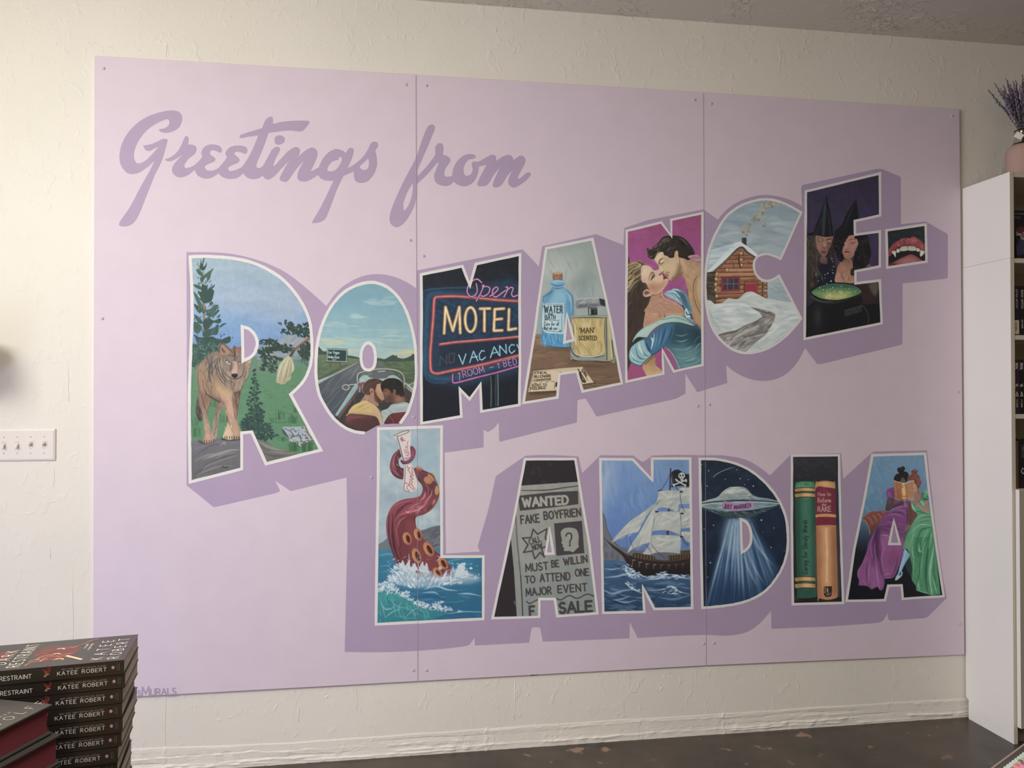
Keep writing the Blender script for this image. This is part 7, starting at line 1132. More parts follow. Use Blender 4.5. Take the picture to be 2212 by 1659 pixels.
    for q,w,c in [('600,640 620,700 600,760',16,'#8d6290'),('650,620 650,700 680,760',14,'#8a5a8a'),('690,600 720,680 730,760',22,'#4d2a4d'),('740,1030 850,990 950,980',22,'#8d638c'),('760,1050 860,1050 960,1080 1030,1130',14,'#93658f'),('700,1110 850,1110 960,1150',26,'#3f2240'),('540,1200 700,1150 860,1170 960,1240',40,'#7d4d78'),('500,1300 640,1270 800,1300 900,1380',40,'#5c3158'),('580,1310 680,1330 760,1350',10,'#8d608c'),('820,1320 880,1370 930,1400',12,'#8f628c'),('450,1450 600,1420 800,1470 960,1500',40,'#4f294e'),('980,860 990,960 1040,950',60,'#86557f'),('1020,1000 1040,1200 1030,1400',30,'#45244a'),('860,900 940,900 950,960',24,'#4d2b50')]: p.S(q,w,c,.8,tap=(.3,.3),soft=1)
    p.clip()
    p.F('~600,790 ~660,780 ~720,800 ~740,880 ~720,920 ~860,880 ~940,870 ~950,920 ~860,960 ~740,1000 ~640,1070 ~560,1075 ~545,1030 ~570,900','#402f32'); p.F('~610,800 ~670,800 ~690,870 ~620,960 ~590,960','#5a4545',.8,soft=3); p.S('600,1040 680,970 780,920 900,890',20,'#55403f',.8,tap=(.3,.3),soft=1)
    p.F('~1060,880 ~1100,1000 ~1150,1100 ~1140,1250 ~1100,1400 ~1060,1350 ~1055,1100','#53372f'); p.F('~980,1480 ~1000,1410 ~1060,1390 ~1110,1400 ~1080,1470 ~1040,1500 1030,1545 1010,1530 1000,1500 980,1520','#6d5141')
    HR='~745,400 ~740,330 ~780,260 ~850,225 ~820,190 ~810,140 ~850,100 ~900,100 ~930,70 ~970,90 ~985,140 ~960,190 ~1020,200 ~1065,260 ~1060,340 ~1040,410 ~960,420 ~850,420'
    p.F(HR,'#1b191b'); p.F('~910,340 ~940,325 ~990,390 ~1000,440 ~880,440 ~890,380','#4a4444'); p.dabs('780,260 1040,240 1020,380 780,380',14,7,60,-.6,['#2d2a2b','#353032'],.7,seed=3); p.B(900,140,30,20,'#302d2f',.8); p.B(940,120,20,20,'#3a3638',.7)
    p.part('painted_reading_woman_in_green'); p.use('A3b')
    GD='1220,100 ~1300,40 1640,0 1700,400 1810,1420 ~1700,1430 ~1640,1440 ~1500,1400 1325,1340 ~1320,1250 ~1240,1120 ~1250,900 ~1210,700 ~1150,520 ~1070,520 ~1090,380 ~1150,200'
    p.F('~1110,800 ~1200,640 ~1260,800 1310,1240 ~1230,1080 ~1150,950','#1f2d2a'); p.F(GD,'#3f7050'); p.clip(GD)
    p.F('~1330,130 ~1600,80 ~1600,200 ~1450,500 ~1400,700 ~1300,500','#235438',.85,soft=5); p.F('~1100,380 ~1220,200 ~1300,180 ~1250,400 ~1220,560 ~1100,510','#5f8a66',.8,soft=4)
    for q,w,c in [('1230,120 1400,90 1620,60',26,'#8bb092'),('1260,80 1420,60 1600,30',14,'#2b5f42'),('1230,500 1260,300 1320,150',16,'#1f4a34'),('1280,300 1250,500 1280,800 1270,1080',30,'#628f68'),('1250,450 1260,620 1290,700',14,'#85ab88'),('1380,400 1390,550 1430,560',44,'#7b9f86'),('1600,250 1480,450 1430,600',22,'#78a07c'),('1430,560 1400,800 1380,1050 1320,1230',20,'#24553a'),('1480,450 1440,800 1420,1100',36,'#568a60'),('1600,300 1540,700 1520,1100 1560,1400',50,'#1c4a35'),('1680,450 1620,800 1600,1050 1640,1420',56,'#7aa284'),('1690,700 1680,1000 1760,1300',26,'#23553d'),('1640,1050 1700,1250 1740,1400',20,'#7aa386'),('1380,1150 1370,1250 1400,1330',40,'#6d9c76'),('1340,1330 1450,1370 1560,1390',10,'#8fb394'),('1290,1100 1340,1000 1380,900',26,'#4f8259'),('1650,1300 1640,1360 1640,1430',14,'#9dbba2'),('1540,150 1450,320 1400,450',12,'#1a4430')]: p.S(q,w,c,.75,tap=(.2,.2),soft=1)
    p.clip()
    p.F('~1080,540 ~1110,520 ~1150,560 ~1195,650 ~1120,780 ~1060,900 ~1040,960 1060,970 ~1040,1040 ~990,1100 ~930,1140 905,1130 ~930,1060 ~970,980 ~1010,820 ~1060,650','#6d8da0'); p.S('1110,560 1090,700 1030,880 980,1000',22,'#8da6b4',.7,tap=(.3,.3),soft=1); p.F('905,1132 ~930,1060 ~960,1040 ~1000,1060 ~1050,980 ~1045,1040 ~990,1100 ~930,1138','#8f9698'); p.E(1010,1010,22,40,'#2d4a66',.9,.4)
    p.use('A3a')
    p.F('~1120,880 ~1200,830 ~1300,880 ~1380,800 ~1500,900 ~1560,1150 1600,1659 1010,1659 ~1150,1350 ~1260,1160 ~1160,1050','#4d7d5f'); p.clip('~1120,880 ~1200,830 ~1300,880 ~1380,800 ~1500,900 ~1560,1150 1600,1659 1010,1659 ~1150,1350 ~1260,1160 ~1160,1050')
    for q,w,c in [('1140,900 1160,1000 1230,1070',40,'#7fae92'),('1330,850 1380,900 1400,980',44,'#7fa98f'),('1250,1080 1350,1100 1500,1160',30,'#2a5d42'),('1200,1300 1350,1180 1520,1180',30,'#6f9f7e'),('1150,1400 1300,1290 1550,1260',24,'#5a8a6a'),('1200,1440 1350,1380 1560,1400',20,'#86af90'),('1400,1220 1500,1200 1560,1210',16,'#234f39'),('1300,1340 1450,1300 1560,1310',12,'#245039'),('1100,1620 1180,1480 1300,1430',40,'#6d9a72'),('1300,1640 1360,1500 1560,1440',60,'#245a3c')]: p.S(q,w,c,.8,tap=(.3,.3),soft=1)
    p.clip(); p.use('A3b')
    p.F('~1180,200 ~1300,160 ~1620,160 ~1660,330 ~1500,420 ~1300,430 ~1120,400','#447a57',.55,soft=9)
    for q,w,c in [('1300,120 1260,280 1210,460',34,'#6d9a76'),('1420,100 1360,300 1330,480',40,'#2a5f42'),('1560,100 1480,300 1430,480',30,'#6a9a74'),('1630,120 1560,320 1520,480',40,'#245539'),('1640,200 1610,350 1580,500',20,'#80a88a')]: p.S(q,w,c,.7,tap=(.1,.1),soft=2)
    p.use('A3a'); SK='#86685a'; p.F('~1180,760 ~1220,640 ~1280,590 ~1360,680 ~1340,830 ~1270,890 ~1230,960 ~1150,870','#7d6156'); p.F('~1180,480 ~1240,480 ~1260,560 ~1230,650 ~1190,650','#94745f'); p.S('1270,600 1280,650 1320,680',14,'#5a4138',.7)
    p.S('1150,870 1220,950 1330,830 1345,700',8,'#3a3a2c',.8)
    p.F('~1270,900 ~1230,930 ~1240,970 ~1330,1000 ~1440,1100 ~1520,1125 ~1530,1060 ~1500,950 ~1490,850 ~1420,850 ~1430,950 ~1440,980 ~1340,940',SK); p.S('1280,960 1400,1050 1500,1110',14,'#a38270',.7,soft=1); p.F('~1060,790 ~1110,770 ~1170,760 ~1200,800 ~1160,850 ~1110,840','#8d7062')
    p.F('~1370,660 ~1450,600 1490,590 1510,820 ~1420,845 ~1360,780','#2b5a42'); p.F('~1400,640 ~1490,600 ~1495,700 ~1430,760','#6f9f82',.9,soft=2); p.dabs('1380,680 1500,640 1500,820 1380,810',16,12,40,.5,['#1f4a36','#80ab8e','#37694f'],.7,jit=1,seed=4)
    H2='~1040,380 ~1060,300 ~1130,250 ~1120,190 ~1180,150 ~1240,150 ~1265,200 ~1250,240 ~1300,290 ~1335,390 ~1350,460 ~1310,550 ~1270,590 ~1240,500 ~1190,440 ~1170,390'
    p.F(H2,'#5f3730'); p.clip(H2); p.dabs('1040,250 1330,280 1320,560 1180,420',60,10,36,.8,['#8a584a','#40241f','#75473c','#a06d58'],.7,jit=1.4,seed=5,bend=.8); p.dabs('1120,160 1260,160 1250,240 1130,240',16,10,26,.3,['#8d5c48','#49291f'],.7,jit=1.2,seed=6); p.clip()
    p.part('painted_open_book')
    p.F('735,390 ~800,410 900,445 920,820 900,840 ~820,820 750,790','#8a5a3e',grad=('#7a4a36',800,420,820,820)); p.F('985,460 ~1080,420 1180,385 1190,640 1195,760 1100,790 1040,830 1010,820','#94694a'); p.F('900,445 990,450 1020,840 925,840','#b08a5a')
    for q,w,c in [('745,400 790,420 900,450',22,'#b5895c'),('990,470 1090,425 1175,395',20,'#b38a60'),('765,440 890,470',7,'#4a2c22'),('765,440 775,790',7,'#b08055'),('885,470 900,810',7,'#a87b50'),('760,795 830,820 905,835',14,'#b07a52'),('1000,490 1170,430',7,'#5a3a2a'),('1005,500 1030,800',8,'#5a3a2a'),('905,450 920,830',7,'#4d2f22'),('985,455 1015,820',8,'#4d2f22'),('1180,390 1190,640',8,'#c09a70')]: p.S(q,w,c,.9,raw=True)
    p.F('930,560 980,560 1000,700 940,710','#c39e6a',.8,soft=2); p.F('935,450 980,450 985,480 935,485','#c9a878'); p.S('915,490 985,490',7,'#4a2c20',raw=True); p.F('920,520 940,520 942,555 922,555','#5d3a2a'); p.S('925,740 960,760 1000,745',12,'#5a3826'); p.S('925,780 970,800 1010,780',16,'#c29a66'); p.S('935,815 1010,810',16,'#4f3224',raw=True)
    p.dabs('1030,510 1160,470 1170,680 1050,740',26,7,70,-.35,['#7a5038','#5f3d2c','#a97f5a'],.7,jit=.15,seed=7); p.dabs('790,480 870,500 880,780 800,760',16,8,80,1.5,['#70442f','#9a6a48'],.6,jit=.15,seed=8); p.S('780,630 840,640',7,'#5a3626',.7)
    p.S('1065,800 1110,790 1160,800',12,'#9a7a68',.9); p.S('1075,820 1110,815',9,'#a08070',.9); p.S('860,850 920,830 940,860',18,'#4a3430',.9)
    p.N(.03,40,40,3); return p
PAINT.update({'A2': paint_A2, 'N2': paint_N2, 'D': paint_D, 'I': paint_I, 'A3': paint_A3})
# ------------------------------------------------------------------ the mural: three boards screwed to the wall, painted letters on them
SSZ = 1.2
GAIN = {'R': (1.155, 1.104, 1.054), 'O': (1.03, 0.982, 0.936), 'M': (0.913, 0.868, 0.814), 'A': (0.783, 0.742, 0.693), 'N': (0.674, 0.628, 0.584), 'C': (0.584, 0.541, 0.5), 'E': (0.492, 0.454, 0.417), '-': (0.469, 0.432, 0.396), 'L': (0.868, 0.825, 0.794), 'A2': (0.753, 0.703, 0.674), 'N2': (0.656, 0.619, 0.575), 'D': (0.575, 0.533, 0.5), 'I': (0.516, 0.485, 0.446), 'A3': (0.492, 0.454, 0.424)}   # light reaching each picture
def plane(P, y=0.0):
    """image pixels -> points on the board face, along camera rays"""
    P = np.asarray(P, float); d = AX_F*FPX + AX_R*(P[..., :1]-1106.0) - AX_U*(P[..., 1:2]-829.5); t = (y-CAM[1])/d[..., 1:2]
    return CAM + d*t
def paint_mat(name, col=None, var=.05):
    m = bpy.data.materials.new(name); m.use_nodes = True; nt = m.node_tree; b = nt.nodes['Principled BSDF']; N = nt.nodes.new; K = nt.links.new
    b.inputs['Roughness'].default_value = .62; b.inputs['Specular IOR Level'].default_value = .3
    tc = N('ShaderNodeTexCoord'); n = N('ShaderNodeTexNoise'); n.inputs['Scale'].default_value = 9; n.inputs['Detail'].default_value = 6; K(tc.outputs['Object'], n.inputs['Vector'])
    mp = N('ShaderNodeMapping'); mp.inputs['Scale'].default_value = (1, 1, .3); K(tc.outputs['Object'], mp.inputs[0])
    n2 = N('ShaderNodeTexNoise'); n2.inputs['Scale'].default_value = 140; n2.inputs['Detail'].default_value = 2; K(mp.outputs[0], n2.inputs['Vector'])
    bp = N('ShaderNodeBump'); bp.inputs['Strength'].default_value = .16; bp.inputs['Distance'].default_value = .0012; K(n2.outputs['Fac'], bp.inputs['Height']); K(bp.outputs[0], b.inputs['Normal'])
    if col is None:
        at = N('ShaderNodeAttribute'); at.attribute_name = 'paint'; K(at.outputs['Color'], b.inputs['Base Color'])
    else:
        mx = N('ShaderNodeMix'); mx.data_type = 'RGBA'; mx.inputs['A'].default_value = (*[c*(1-var) for c in col], 1); mx.inputs['B'].default_value = (*[min(1, c*(1+var)) for c in col], 1)
        K(n.outputs['Fac'], mx.inputs['Factor']); K(mx.outputs['Result'], b.inputs['Base Color'])
    return m
LILAC, DEEP, WHITE = (.66, .56, .645), (.415, .325, .462), (.725, .705, .70)
M_LILAC = paint_mat('lilac wall paint', LILAC); M_DEEP = paint_mat('deep lavender paint', DEEP); M_WHITE = paint_mat('off white outline paint', WHITE, .06); M_PIC = paint_mat('picture paint')
mural = empty('mural', tuple(plane((1142, 1440)))); mural.location.z = .2966; mural.location.y = 0
tag(mural, 'large lilac lettered postcard mural on three tall boards screwed to the cream wall', 'mural')
ML = Vector(mural.location)
def flat(name, polys, m, y, parent):
    """outlines (outer, holes) in image pixels -> one flat painted mesh lying on the board"""
    me = bpy.data.meshes.new(name); V = []; F = []
    pts = []; ed = []
    for outer, holes in polys:
        for c in [outer]+list(holes):
            n0 = len(pts); pts += [Vector((float(q[0]), float(q[1]))) for q in c]; ed += [(n0+i, n0+(i+1) % len(c)) for i in range(len(c))]
    v2, _, tri, *_ = delaunay_2d_cdt(pts, ed, [], 0, 1e-4)
    v2 = np.array([tuple(q) for q in v2]); T3 = np.array([list(t) for t in tri]); G = v2[T3].mean(1)
    def wind(c):
        a = np.asarray(c, float); b = np.roll(a, -1, 0); gx, gy = G[:, :1], G[:, 1:]; up = (a[:, 1] <= gy) & (b[:, 1] > gy); dn = (a[:, 1] > gy) & (b[:, 1] <= gy)
        cr = (b[:, 0]-a[:, 0])*(gy-a[:, 1])-(gx-a[:, 0])*(b[:, 1]-a[:, 1]); return ((up & (cr > 0)).sum(1)-(dn & (cr < 0)).sum(1)) != 0
    ins = np.zeros(len(T3), bool)
    for outer, holes in polys:
        k = wind(outer)
        for h in holes: k &= ~wind(h)
        ins |= k
    for t in T3[ins]:
        a, b, c = v2[t]; t = [int(i) for i in t]
        F.append(t[::-1] if (b[0]-a[0])*(c[1]-a[1])-(b[1]-a[1])*(c[0]-a[0]) > 0 else t)
    V = (plane(v2, y)-np.array(ML)).tolist()
    me.from_pydata(V, [], F); return obj(name, me, m, parent)
# boards
corner = {'t': [(203,120),(899,161),(1520,199),(2073,236)], 'b': [(200,1510),(903,1471.5),(1526,1437.5),(2084,1414)]}
for i in range(3):
    a, b, c, d = (plane(corner[k][j]) for k, j in (('b', i), ('b', i+1), ('t', i+1), ('t', i)))
    g = .0009; a[0] += g; d[0] += g; b[0] -= g; c[0] -= g; bmm = bmesh.new(); fr = [bmm.verts.new(Vector(q)-ML) for q in (a, b, c, d)]; bk = [bmm.verts.new(Vector(q)-ML+Vector((0, .0115, 0))) for q in (a, b, c, d)]
    bmm.faces.new(fr); bmm.faces.new(bk[::-1])
    for k in range(4): bmm.faces.new((fr[(k+1) % 4], fr[k], bk[k], bk[(k+1) % 4]))
    bmesh.ops.recalc_face_normals(bmm, faces=bmm.faces)
    bmesh.ops.bevel(bmm, geom=list(bmm.edges), offset=.0008, segments=1, affect='EDGES')
    obj('board', bmm, M_LILAC, mural)
sb = bmesh.new(); lathe(sb, [(.0001, -.0016), (.0012, -.0015), (.0022, -.0026), (.0042, -.0028), (.0052, -.0016), (.0055, .0006)], 14)
sd = None; M_SCREW = mat('painted screw', (.52, .44, .50), .4)
for u, v in [(224,148),(221,688),(877,183),(921,185),(886,519),(915,553),(893,901),(802,1031),(1500,216),(1536,224),(2057,251),(1507,877),(1532,874),(2071,846),(893,1448),(921,1448),(1520,1390),(1542,1389),(2073,1347)]:
    p = Vector(plane((u, v)))-ML
    if sd is None: o = obj('screw', sb, M_SCREW, mural); sd = o.data
    else: o = bpy.data.objects.new('screw', sd); COL.objects.link(o); o.parent = mural
    o.location = p+Vector((0, -.0004, 0)); o.rotation_euler = (-R90, 0, 0)
# deep lavender shadow and script words
sh = flat('drop_shadow', [(s, []) for s in SHADOW], M_DEEP, -.0004, mural); sh['label'] = 'deep lavender drop shadow behind the block letters'
for w in WORDS:
    o = flat('script_word', WORDS[w], M_DEEP, -.0004, mural); o['label'] = 'brush script word %s in deep lavender' % w
def strokes_flat(name, lines, wpx, m, y, parent):
    """thin hand lettering as flat ribbons"""
    polys = []
    for l in lines:
        l = np.asarray(l, float)
        for a, b in zip(l, l[1:]):
            d = (b-a)/(np.hypot(*(b-a))+1e-9); n = np.array([-d[1], d[0]])*wpx/2; e = d*wpx*.3
            polys.append((np.array([a-e-n, b+e-n, b+e+n, a-e+n]), []))
    return flat(name, polys, m, y, parent)
def lettering(txt, x, y, h, ang, adv, tr, sizes=None):
    out = []; cx = 0; ca, sa = math.cos(ang), math.sin(ang)
    for i, ch in enumerate(txt):
        s = h*(sizes[i] if sizes else 1); wd, st = GLYPH[ch]
        for q in st:
            q = np.array(q); lx = cx+q[:, 0]*s*adv; ly = -q[:, 1]*s; out.append(np.stack([x+lx*ca-ly*sa, y+lx*sa+ly*ca], 1))
        cx += wd*s*adv+tr*h
    return out
o = strokes_flat('painted_signature', lettering('SMURALS', 298, 1503, 13, -.035, .92, .24, [.85,1.45,1.05,1.05,1.05,1.05,1.05]), 3.0, M_DEEP, -.0005, mural)
# joints between the boards: dark strips give the shade of the gaps as colour
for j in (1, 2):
    t, b = np.array(corner['t'][j], float), np.array(corner['b'][j], float); o = flat('joint_shade_strip', [(np.array([t+(-.34, 2), t+(.34, 2), b+(.34, -2), b+(-.34, -2)]), [])], mat('joint_shade', (.36, .30, .36), .8), -.0016, mural)
# letters
def band(name, loops, w, m, y, parent):
    polys = []
    r = random.Random(len(name)+int(loops[0][0][0][0]))
    for pts, closed in loops:
        pts = np.array([q for i, q in enumerate(pts) if np.hypot(*(q-pts[i-1])) > .4 or (i == 0 and not closed)])
        P = []; n = len(pts)
        for i in range(n if closed else n-1):
            a, b = pts[i], pts[(i+1) % n]; L = np.hypot(*(b-a)); k = max(1, int(L/22))
            for q in range(k): P.append(a+(b-a)*q/k)
        if not closed: P.append(pts[-1])
        P = np.array(P); n = len(P); O = []
        for i in range(n):
            pv = P[i-1] if (closed or i) else None; nx = P[(i+1) % n] if (closed or i < n-1) else None
            d1 = (P[i]-pv)/(np.hypot(*(P[i]-pv))+1e-9) if pv is not None else None; d2 = (nx-P[i])/(np.hypot(*(nx-P[i]))+1e-9) if nx is not None else None
            if d1 is None: d1 = d2
            if d2 is None: d2 = d1
            n1 = np.array([-d1[1], d1[0]]); n2 = np.array([-d2[1], d2[0]]); mm = n1+n2; mm /= np.hypot(*mm)+1e-9; k = 1/max(.42, mm@n1); j = w+r.uniform(-.35, .35)
            O.append((P[i]+mm*k*j, P[i]-mm*k*(w+r.uniform(-.3, .3))))
        A, B = np.array([q[0] for q in O]), np.array([q[1] for q in O])
        if not closed: polys.append((np.vstack([A, B[::-1]]), [])); continue
        ar = lambda p: abs(np.dot(p[:, 0], np.roll(p[:, 1], 1))-np.dot(p[:, 1], np.roll(p[:, 0], 1)))
        polys.append((A, [B]) if ar(A) > ar(B) else (B, [A]))
    return flat(name, polys, m, y, parent)
DESC = {'R': 'letter R painted with a wolf in a mountain meadow', 'O': 'letter O painted with two people kissing in an open car', 'M': 'letter M painted with a neon motel sign at night', 'A': 'upper letter A painted with two scent bottles and a ticket',
 'N': 'upper letter N painted with a couple kissing on pink', 'C': 'letter C painted with a log cabin in snow', 'E': 'letter E painted with two witches at a cauldron', '-': 'hyphen painted with a fanged red mouth', 'L': 'letter L painted with a tentacle rising from the sea',
 'A2': 'lower letter A painted with a wanted notice', 'N2': 'lower letter N painted with a sailing ship under a skull flag', 'D': 'letter D painted with a flying saucer and its beam', 'I': 'letter I painted with two old books', 'A3': 'last letter A painted with two women in gowns behind a book'}
for key in LET:
    p = PAINT[key](SSZ); out, ctr = LET[key]
    loops = [(c, True) for c in ctr]
    if key == 'O':
        e = np.array([670, 590])+np.array([545, 1592])*(250/1152); k = int(np.argmin(np.hypot(*(out-e).T))); loops.append((out[:k+1], False))
    else: loops.append((out, True))
    L = band('painted_letter', loops, BAND[key], M_WHITE, -.0012, mural); L['label'] = DESC[key]
    if key == 'O': flat('drop_shadow', [(cv('O', '540,1590 665,1521 722,1505.5 897,1497 899,1516 722,1526 676,1542 556,1612'), [])], M_DEEP, -.0010, L)
    bb = (0, 0, p.w, p.h); mask = p.cover((out-(p.x0, p.y0))*SSZ, *bb)
    for c in ctr: mask = mask*(1-p.cover((c-(p.x0, p.y0))*SSZ, *bb))
    keep = (mask[:-1, :-1] > .2) | (mask[1:, 1:] > .2) | (mask[1:, :-1] > .2) | (mask[:-1, 1:] > .2)
    if key == 'O': keep = (mask[:-1, :-1]+mask[1:, 1:]) > 1.0
    X, Y = np.meshgrid(p.x0+np.arange(p.w)/SSZ, p.y0+np.arange(p.h)/SSZ); pos = (plane(np.stack([X, Y], 2).reshape(-1, 2), -.0008)-np.array(ML))
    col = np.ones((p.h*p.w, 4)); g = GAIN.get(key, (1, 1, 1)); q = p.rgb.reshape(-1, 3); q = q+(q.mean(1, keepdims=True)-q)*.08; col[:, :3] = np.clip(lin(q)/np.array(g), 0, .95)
    jj, ii = np.nonzero(keep); lab = p.lab[:-1, :-1][jj, ii]
    for li, nm in enumerate(p.names):
        s = lab == li
        if s.sum() < 12: continue
        a = jj[s]*p.w+ii[s]; F = np.stack([a, a+p.w, a+p.w+1, a+1], 1); u, inv = np.unique(F, return_inverse=True); inv = inv.reshape(-1)
        me = bpy.data.meshes.new(nm); nf = len(F); me.vertices.add(len(u)); me.vertices.foreach_set('co', pos[u].astype(np.float32).ravel())
        me.loops.add(nf*4); me.loops.foreach_set('vertex_index', inv.astype(np.int32)); me.polygons.add(nf); me.polygons.foreach_set('loop_start', (np.arange(nf)*4).astype(np.int32))
        at = me.color_attributes.new('paint', 'FLOAT_COLOR', 'POINT'); at.data.foreach_set('color', col[u].astype(np.float32).ravel()); me.update(); me.validate()
        obj(nm, me, M_PIC, L)
# ------------------------------------------------------------------ light switch plate
def switch_plate():
    px0, px1, z0, z1, y = -.3416, -.1327, 1.1974, 1.3178, WY
    t = empty('light_switch_panel', (px0, y, z0)); M = mat('white switch plastic', '#ded5d0', .35); O = Vector(t.location)
    b = bmesh.new(); W, H = px1-px0, z1-z0
    outs = [(0, 0), (W, 0), (W, H), (0, H)]; ins = [(.007, .007), (W-.007, .007), (W-.007, H-.007), (.007, H-.007)]
    A = [b.verts.new((x, -.0004, z)) for x, z in outs]; A2 = [b.verts.new((x, -.0035, z)) for x, z in outs]; B = [b.verts.new((x, -.0068, z)) for x, z in ins]
    for P, Q in ((A, A2), (A2, B)):
        for k in range(4): b.faces.new((P[k], P[(k+1) % 4], Q[(k+1) % 4], Q[k]))
    b.faces.new(B); b.faces.new(A[::-1]); bmesh.ops.recalc_face_normals(b, faces=b.faces); bmesh.ops.bevel(b, geom=list(b.edges), offset=.0009, segments=2, affect='EDGES')
    obj('cover_plate', b, M, t)
    for k, (x, up) in enumerate([(-.3113, 0), (-.265, 0), (-.2184, 1), (-.1716, 1)]):
        x -= px0; zc = H/2
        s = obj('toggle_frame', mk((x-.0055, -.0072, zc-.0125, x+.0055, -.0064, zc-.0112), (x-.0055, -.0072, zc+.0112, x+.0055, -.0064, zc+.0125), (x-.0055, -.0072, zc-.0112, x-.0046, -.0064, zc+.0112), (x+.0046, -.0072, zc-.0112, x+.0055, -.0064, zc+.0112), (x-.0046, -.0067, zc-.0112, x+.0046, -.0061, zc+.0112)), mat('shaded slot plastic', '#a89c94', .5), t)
        g = bmesh.new(); dz = .008 if up else -.008; v = []
        for (w_, h_, yy, zz) in ((.0042, .0062, -.0062, zc), (.0040, .0036, -.0205, zc+dz)):
            v.append([g.verts.new((x+sx*w_, yy, zz+sz*h_)) for sx, sz in ((-1, -1), (1, -1), (1, 1), (-1, 1))])
        for i in range(4): g.faces.new((v[0][i], v[0][(i+1) % 4], v[1][(i+1) % 4], v[1][i]))
        g.faces.new(v[1]); g.faces.new(v[0][::-1]); bmesh.ops.recalc_face_normals(g, faces=g.faces); bmesh.ops.bevel(g, geom=list(g.edges), offset=.0008, segments=2, affect='EDGES')
        obj('toggle', g, M, t)
        for sg in (-1, 1):
            c = bmesh.new(); lathe(c, [(.0001, -.0012), (.0018, -.0011), (.0024, -.0005), (.0026, .0004)], 12); o = obj('screw', c, mat('switch screw', '#b5aaa2', .35, .4), t); o.location = (x, -.0068, zc+sg*.0303); o.rotation_euler = (-R90, 0, 0)
    tag(t, 'white four gang light switch plate on the cream wall left of the mural', 'light switch')
switch_plate()
# ------------------------------------------------------------------ dispenser: unseen box added beyond the left edge to cast a soft shadow
ds = empty('shadow_caster', (-.402, WY, 1.575)); M_DS = mat('grey dispenser plastic', '#8d8783', .5)
obj('caster_body', mk((-.06, -.19, -.07, .058, -.06, .075), bev=.014), M_DS, ds); obj('caster_arm', mk((-.03, -.0605, -.03, .03, -.0005, .03)), M_DS, ds); obj('caster_stub', mk((-.02, -.15, -.095, .02, -.11, -.0702), bev=.004), mat('dark nozzle', '#3a3836', .5), ds)
tag(ds, 'added grey dispenser on the wall above the switches, beyond the left edge of the photo', 'caster')
# ------------------------------------------------------------------ strip of blue tape under the mural
bt = bmesh.new(); q = [(1.684, .290), (1.714, .2915), (1.729, .2965), (1.728, .310), (1.686, .310)]
bv = [bt.verts.new((x-1.705, -.0006, z-.297)) for x, z in q]; bw = [bt.verts.new((x-1.705, 0, z-.297)) for x, z in q]; bt.faces.new(bv); bt.faces.new(bw[::-1])
for k in range(5): bt.faces.new((bv[k], bw[k], bw[(k+1) % 5], bv[(k+1) % 5]))
bmesh.ops.recalc_face_normals(bt, faces=bt.faces)
o = obj('tape_strip', bt, mat('blue masking tape', '#2c4a86', .6), None, (1.705, WY, .297)); tag(o, 'small scrap of blue tape peeking out under the bottom edge of the mural', 'tape')
# ------------------------------------------------------------------ tall white bookcase
BX, BYF, BYB, BW = 3.664, -.270, .004, .80
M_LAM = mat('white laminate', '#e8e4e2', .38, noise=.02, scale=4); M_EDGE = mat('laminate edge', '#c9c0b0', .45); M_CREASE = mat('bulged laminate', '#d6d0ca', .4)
bc = empty('bookcase', (BX, BYF, 0))
def side(x0, x1, z0, z1, notch=False, nm='side_panel'):
    b = bmesh.new(); D = BYB-BYF
    prof = [(0, z0), (D, z0), (D, z1), (0, z1)]
    if notch: prof = [(0, 0), (D-.016, 0), (D-.016, .085)]+[(D-.016+.016*math.sin(t), .085+.012*(1-math.cos(t))) for t in (.5, .9, 1.25, 1.57)]+[(D, z1), (0, z1)]
    A = [b.verts.new((x0-BX, y, z)) for y, z in prof]; Bv = [b.verts.new((x1-BX, y, z)) for y, z in prof]; n = len(prof)
    b.faces.new(A); b.faces.new(Bv[::-1])
    for k in range(n):
        f = b.faces.new((A[k], Bv[k], Bv[(k+1) % n], A[(k+1) % n])); f.material_index = 1 if k == n-1 else 0
    bmesh.ops.recalc_face_normals(b, faces=b.faces); return obj(nm, b, [M_LAM, M_EDGE], bc)
sp = side(BX, BX+.018, 0, 2.0145, True); side(BX+BW-.018, BX+BW, 0, 2.0145, True)
ex = side(BX+.0005, BX+.0185, 2.0155, 2.374, nm='extension_side'); side(BX+BW-.018, BX+BW, 2.0155, 2.374, nm='extension_side')
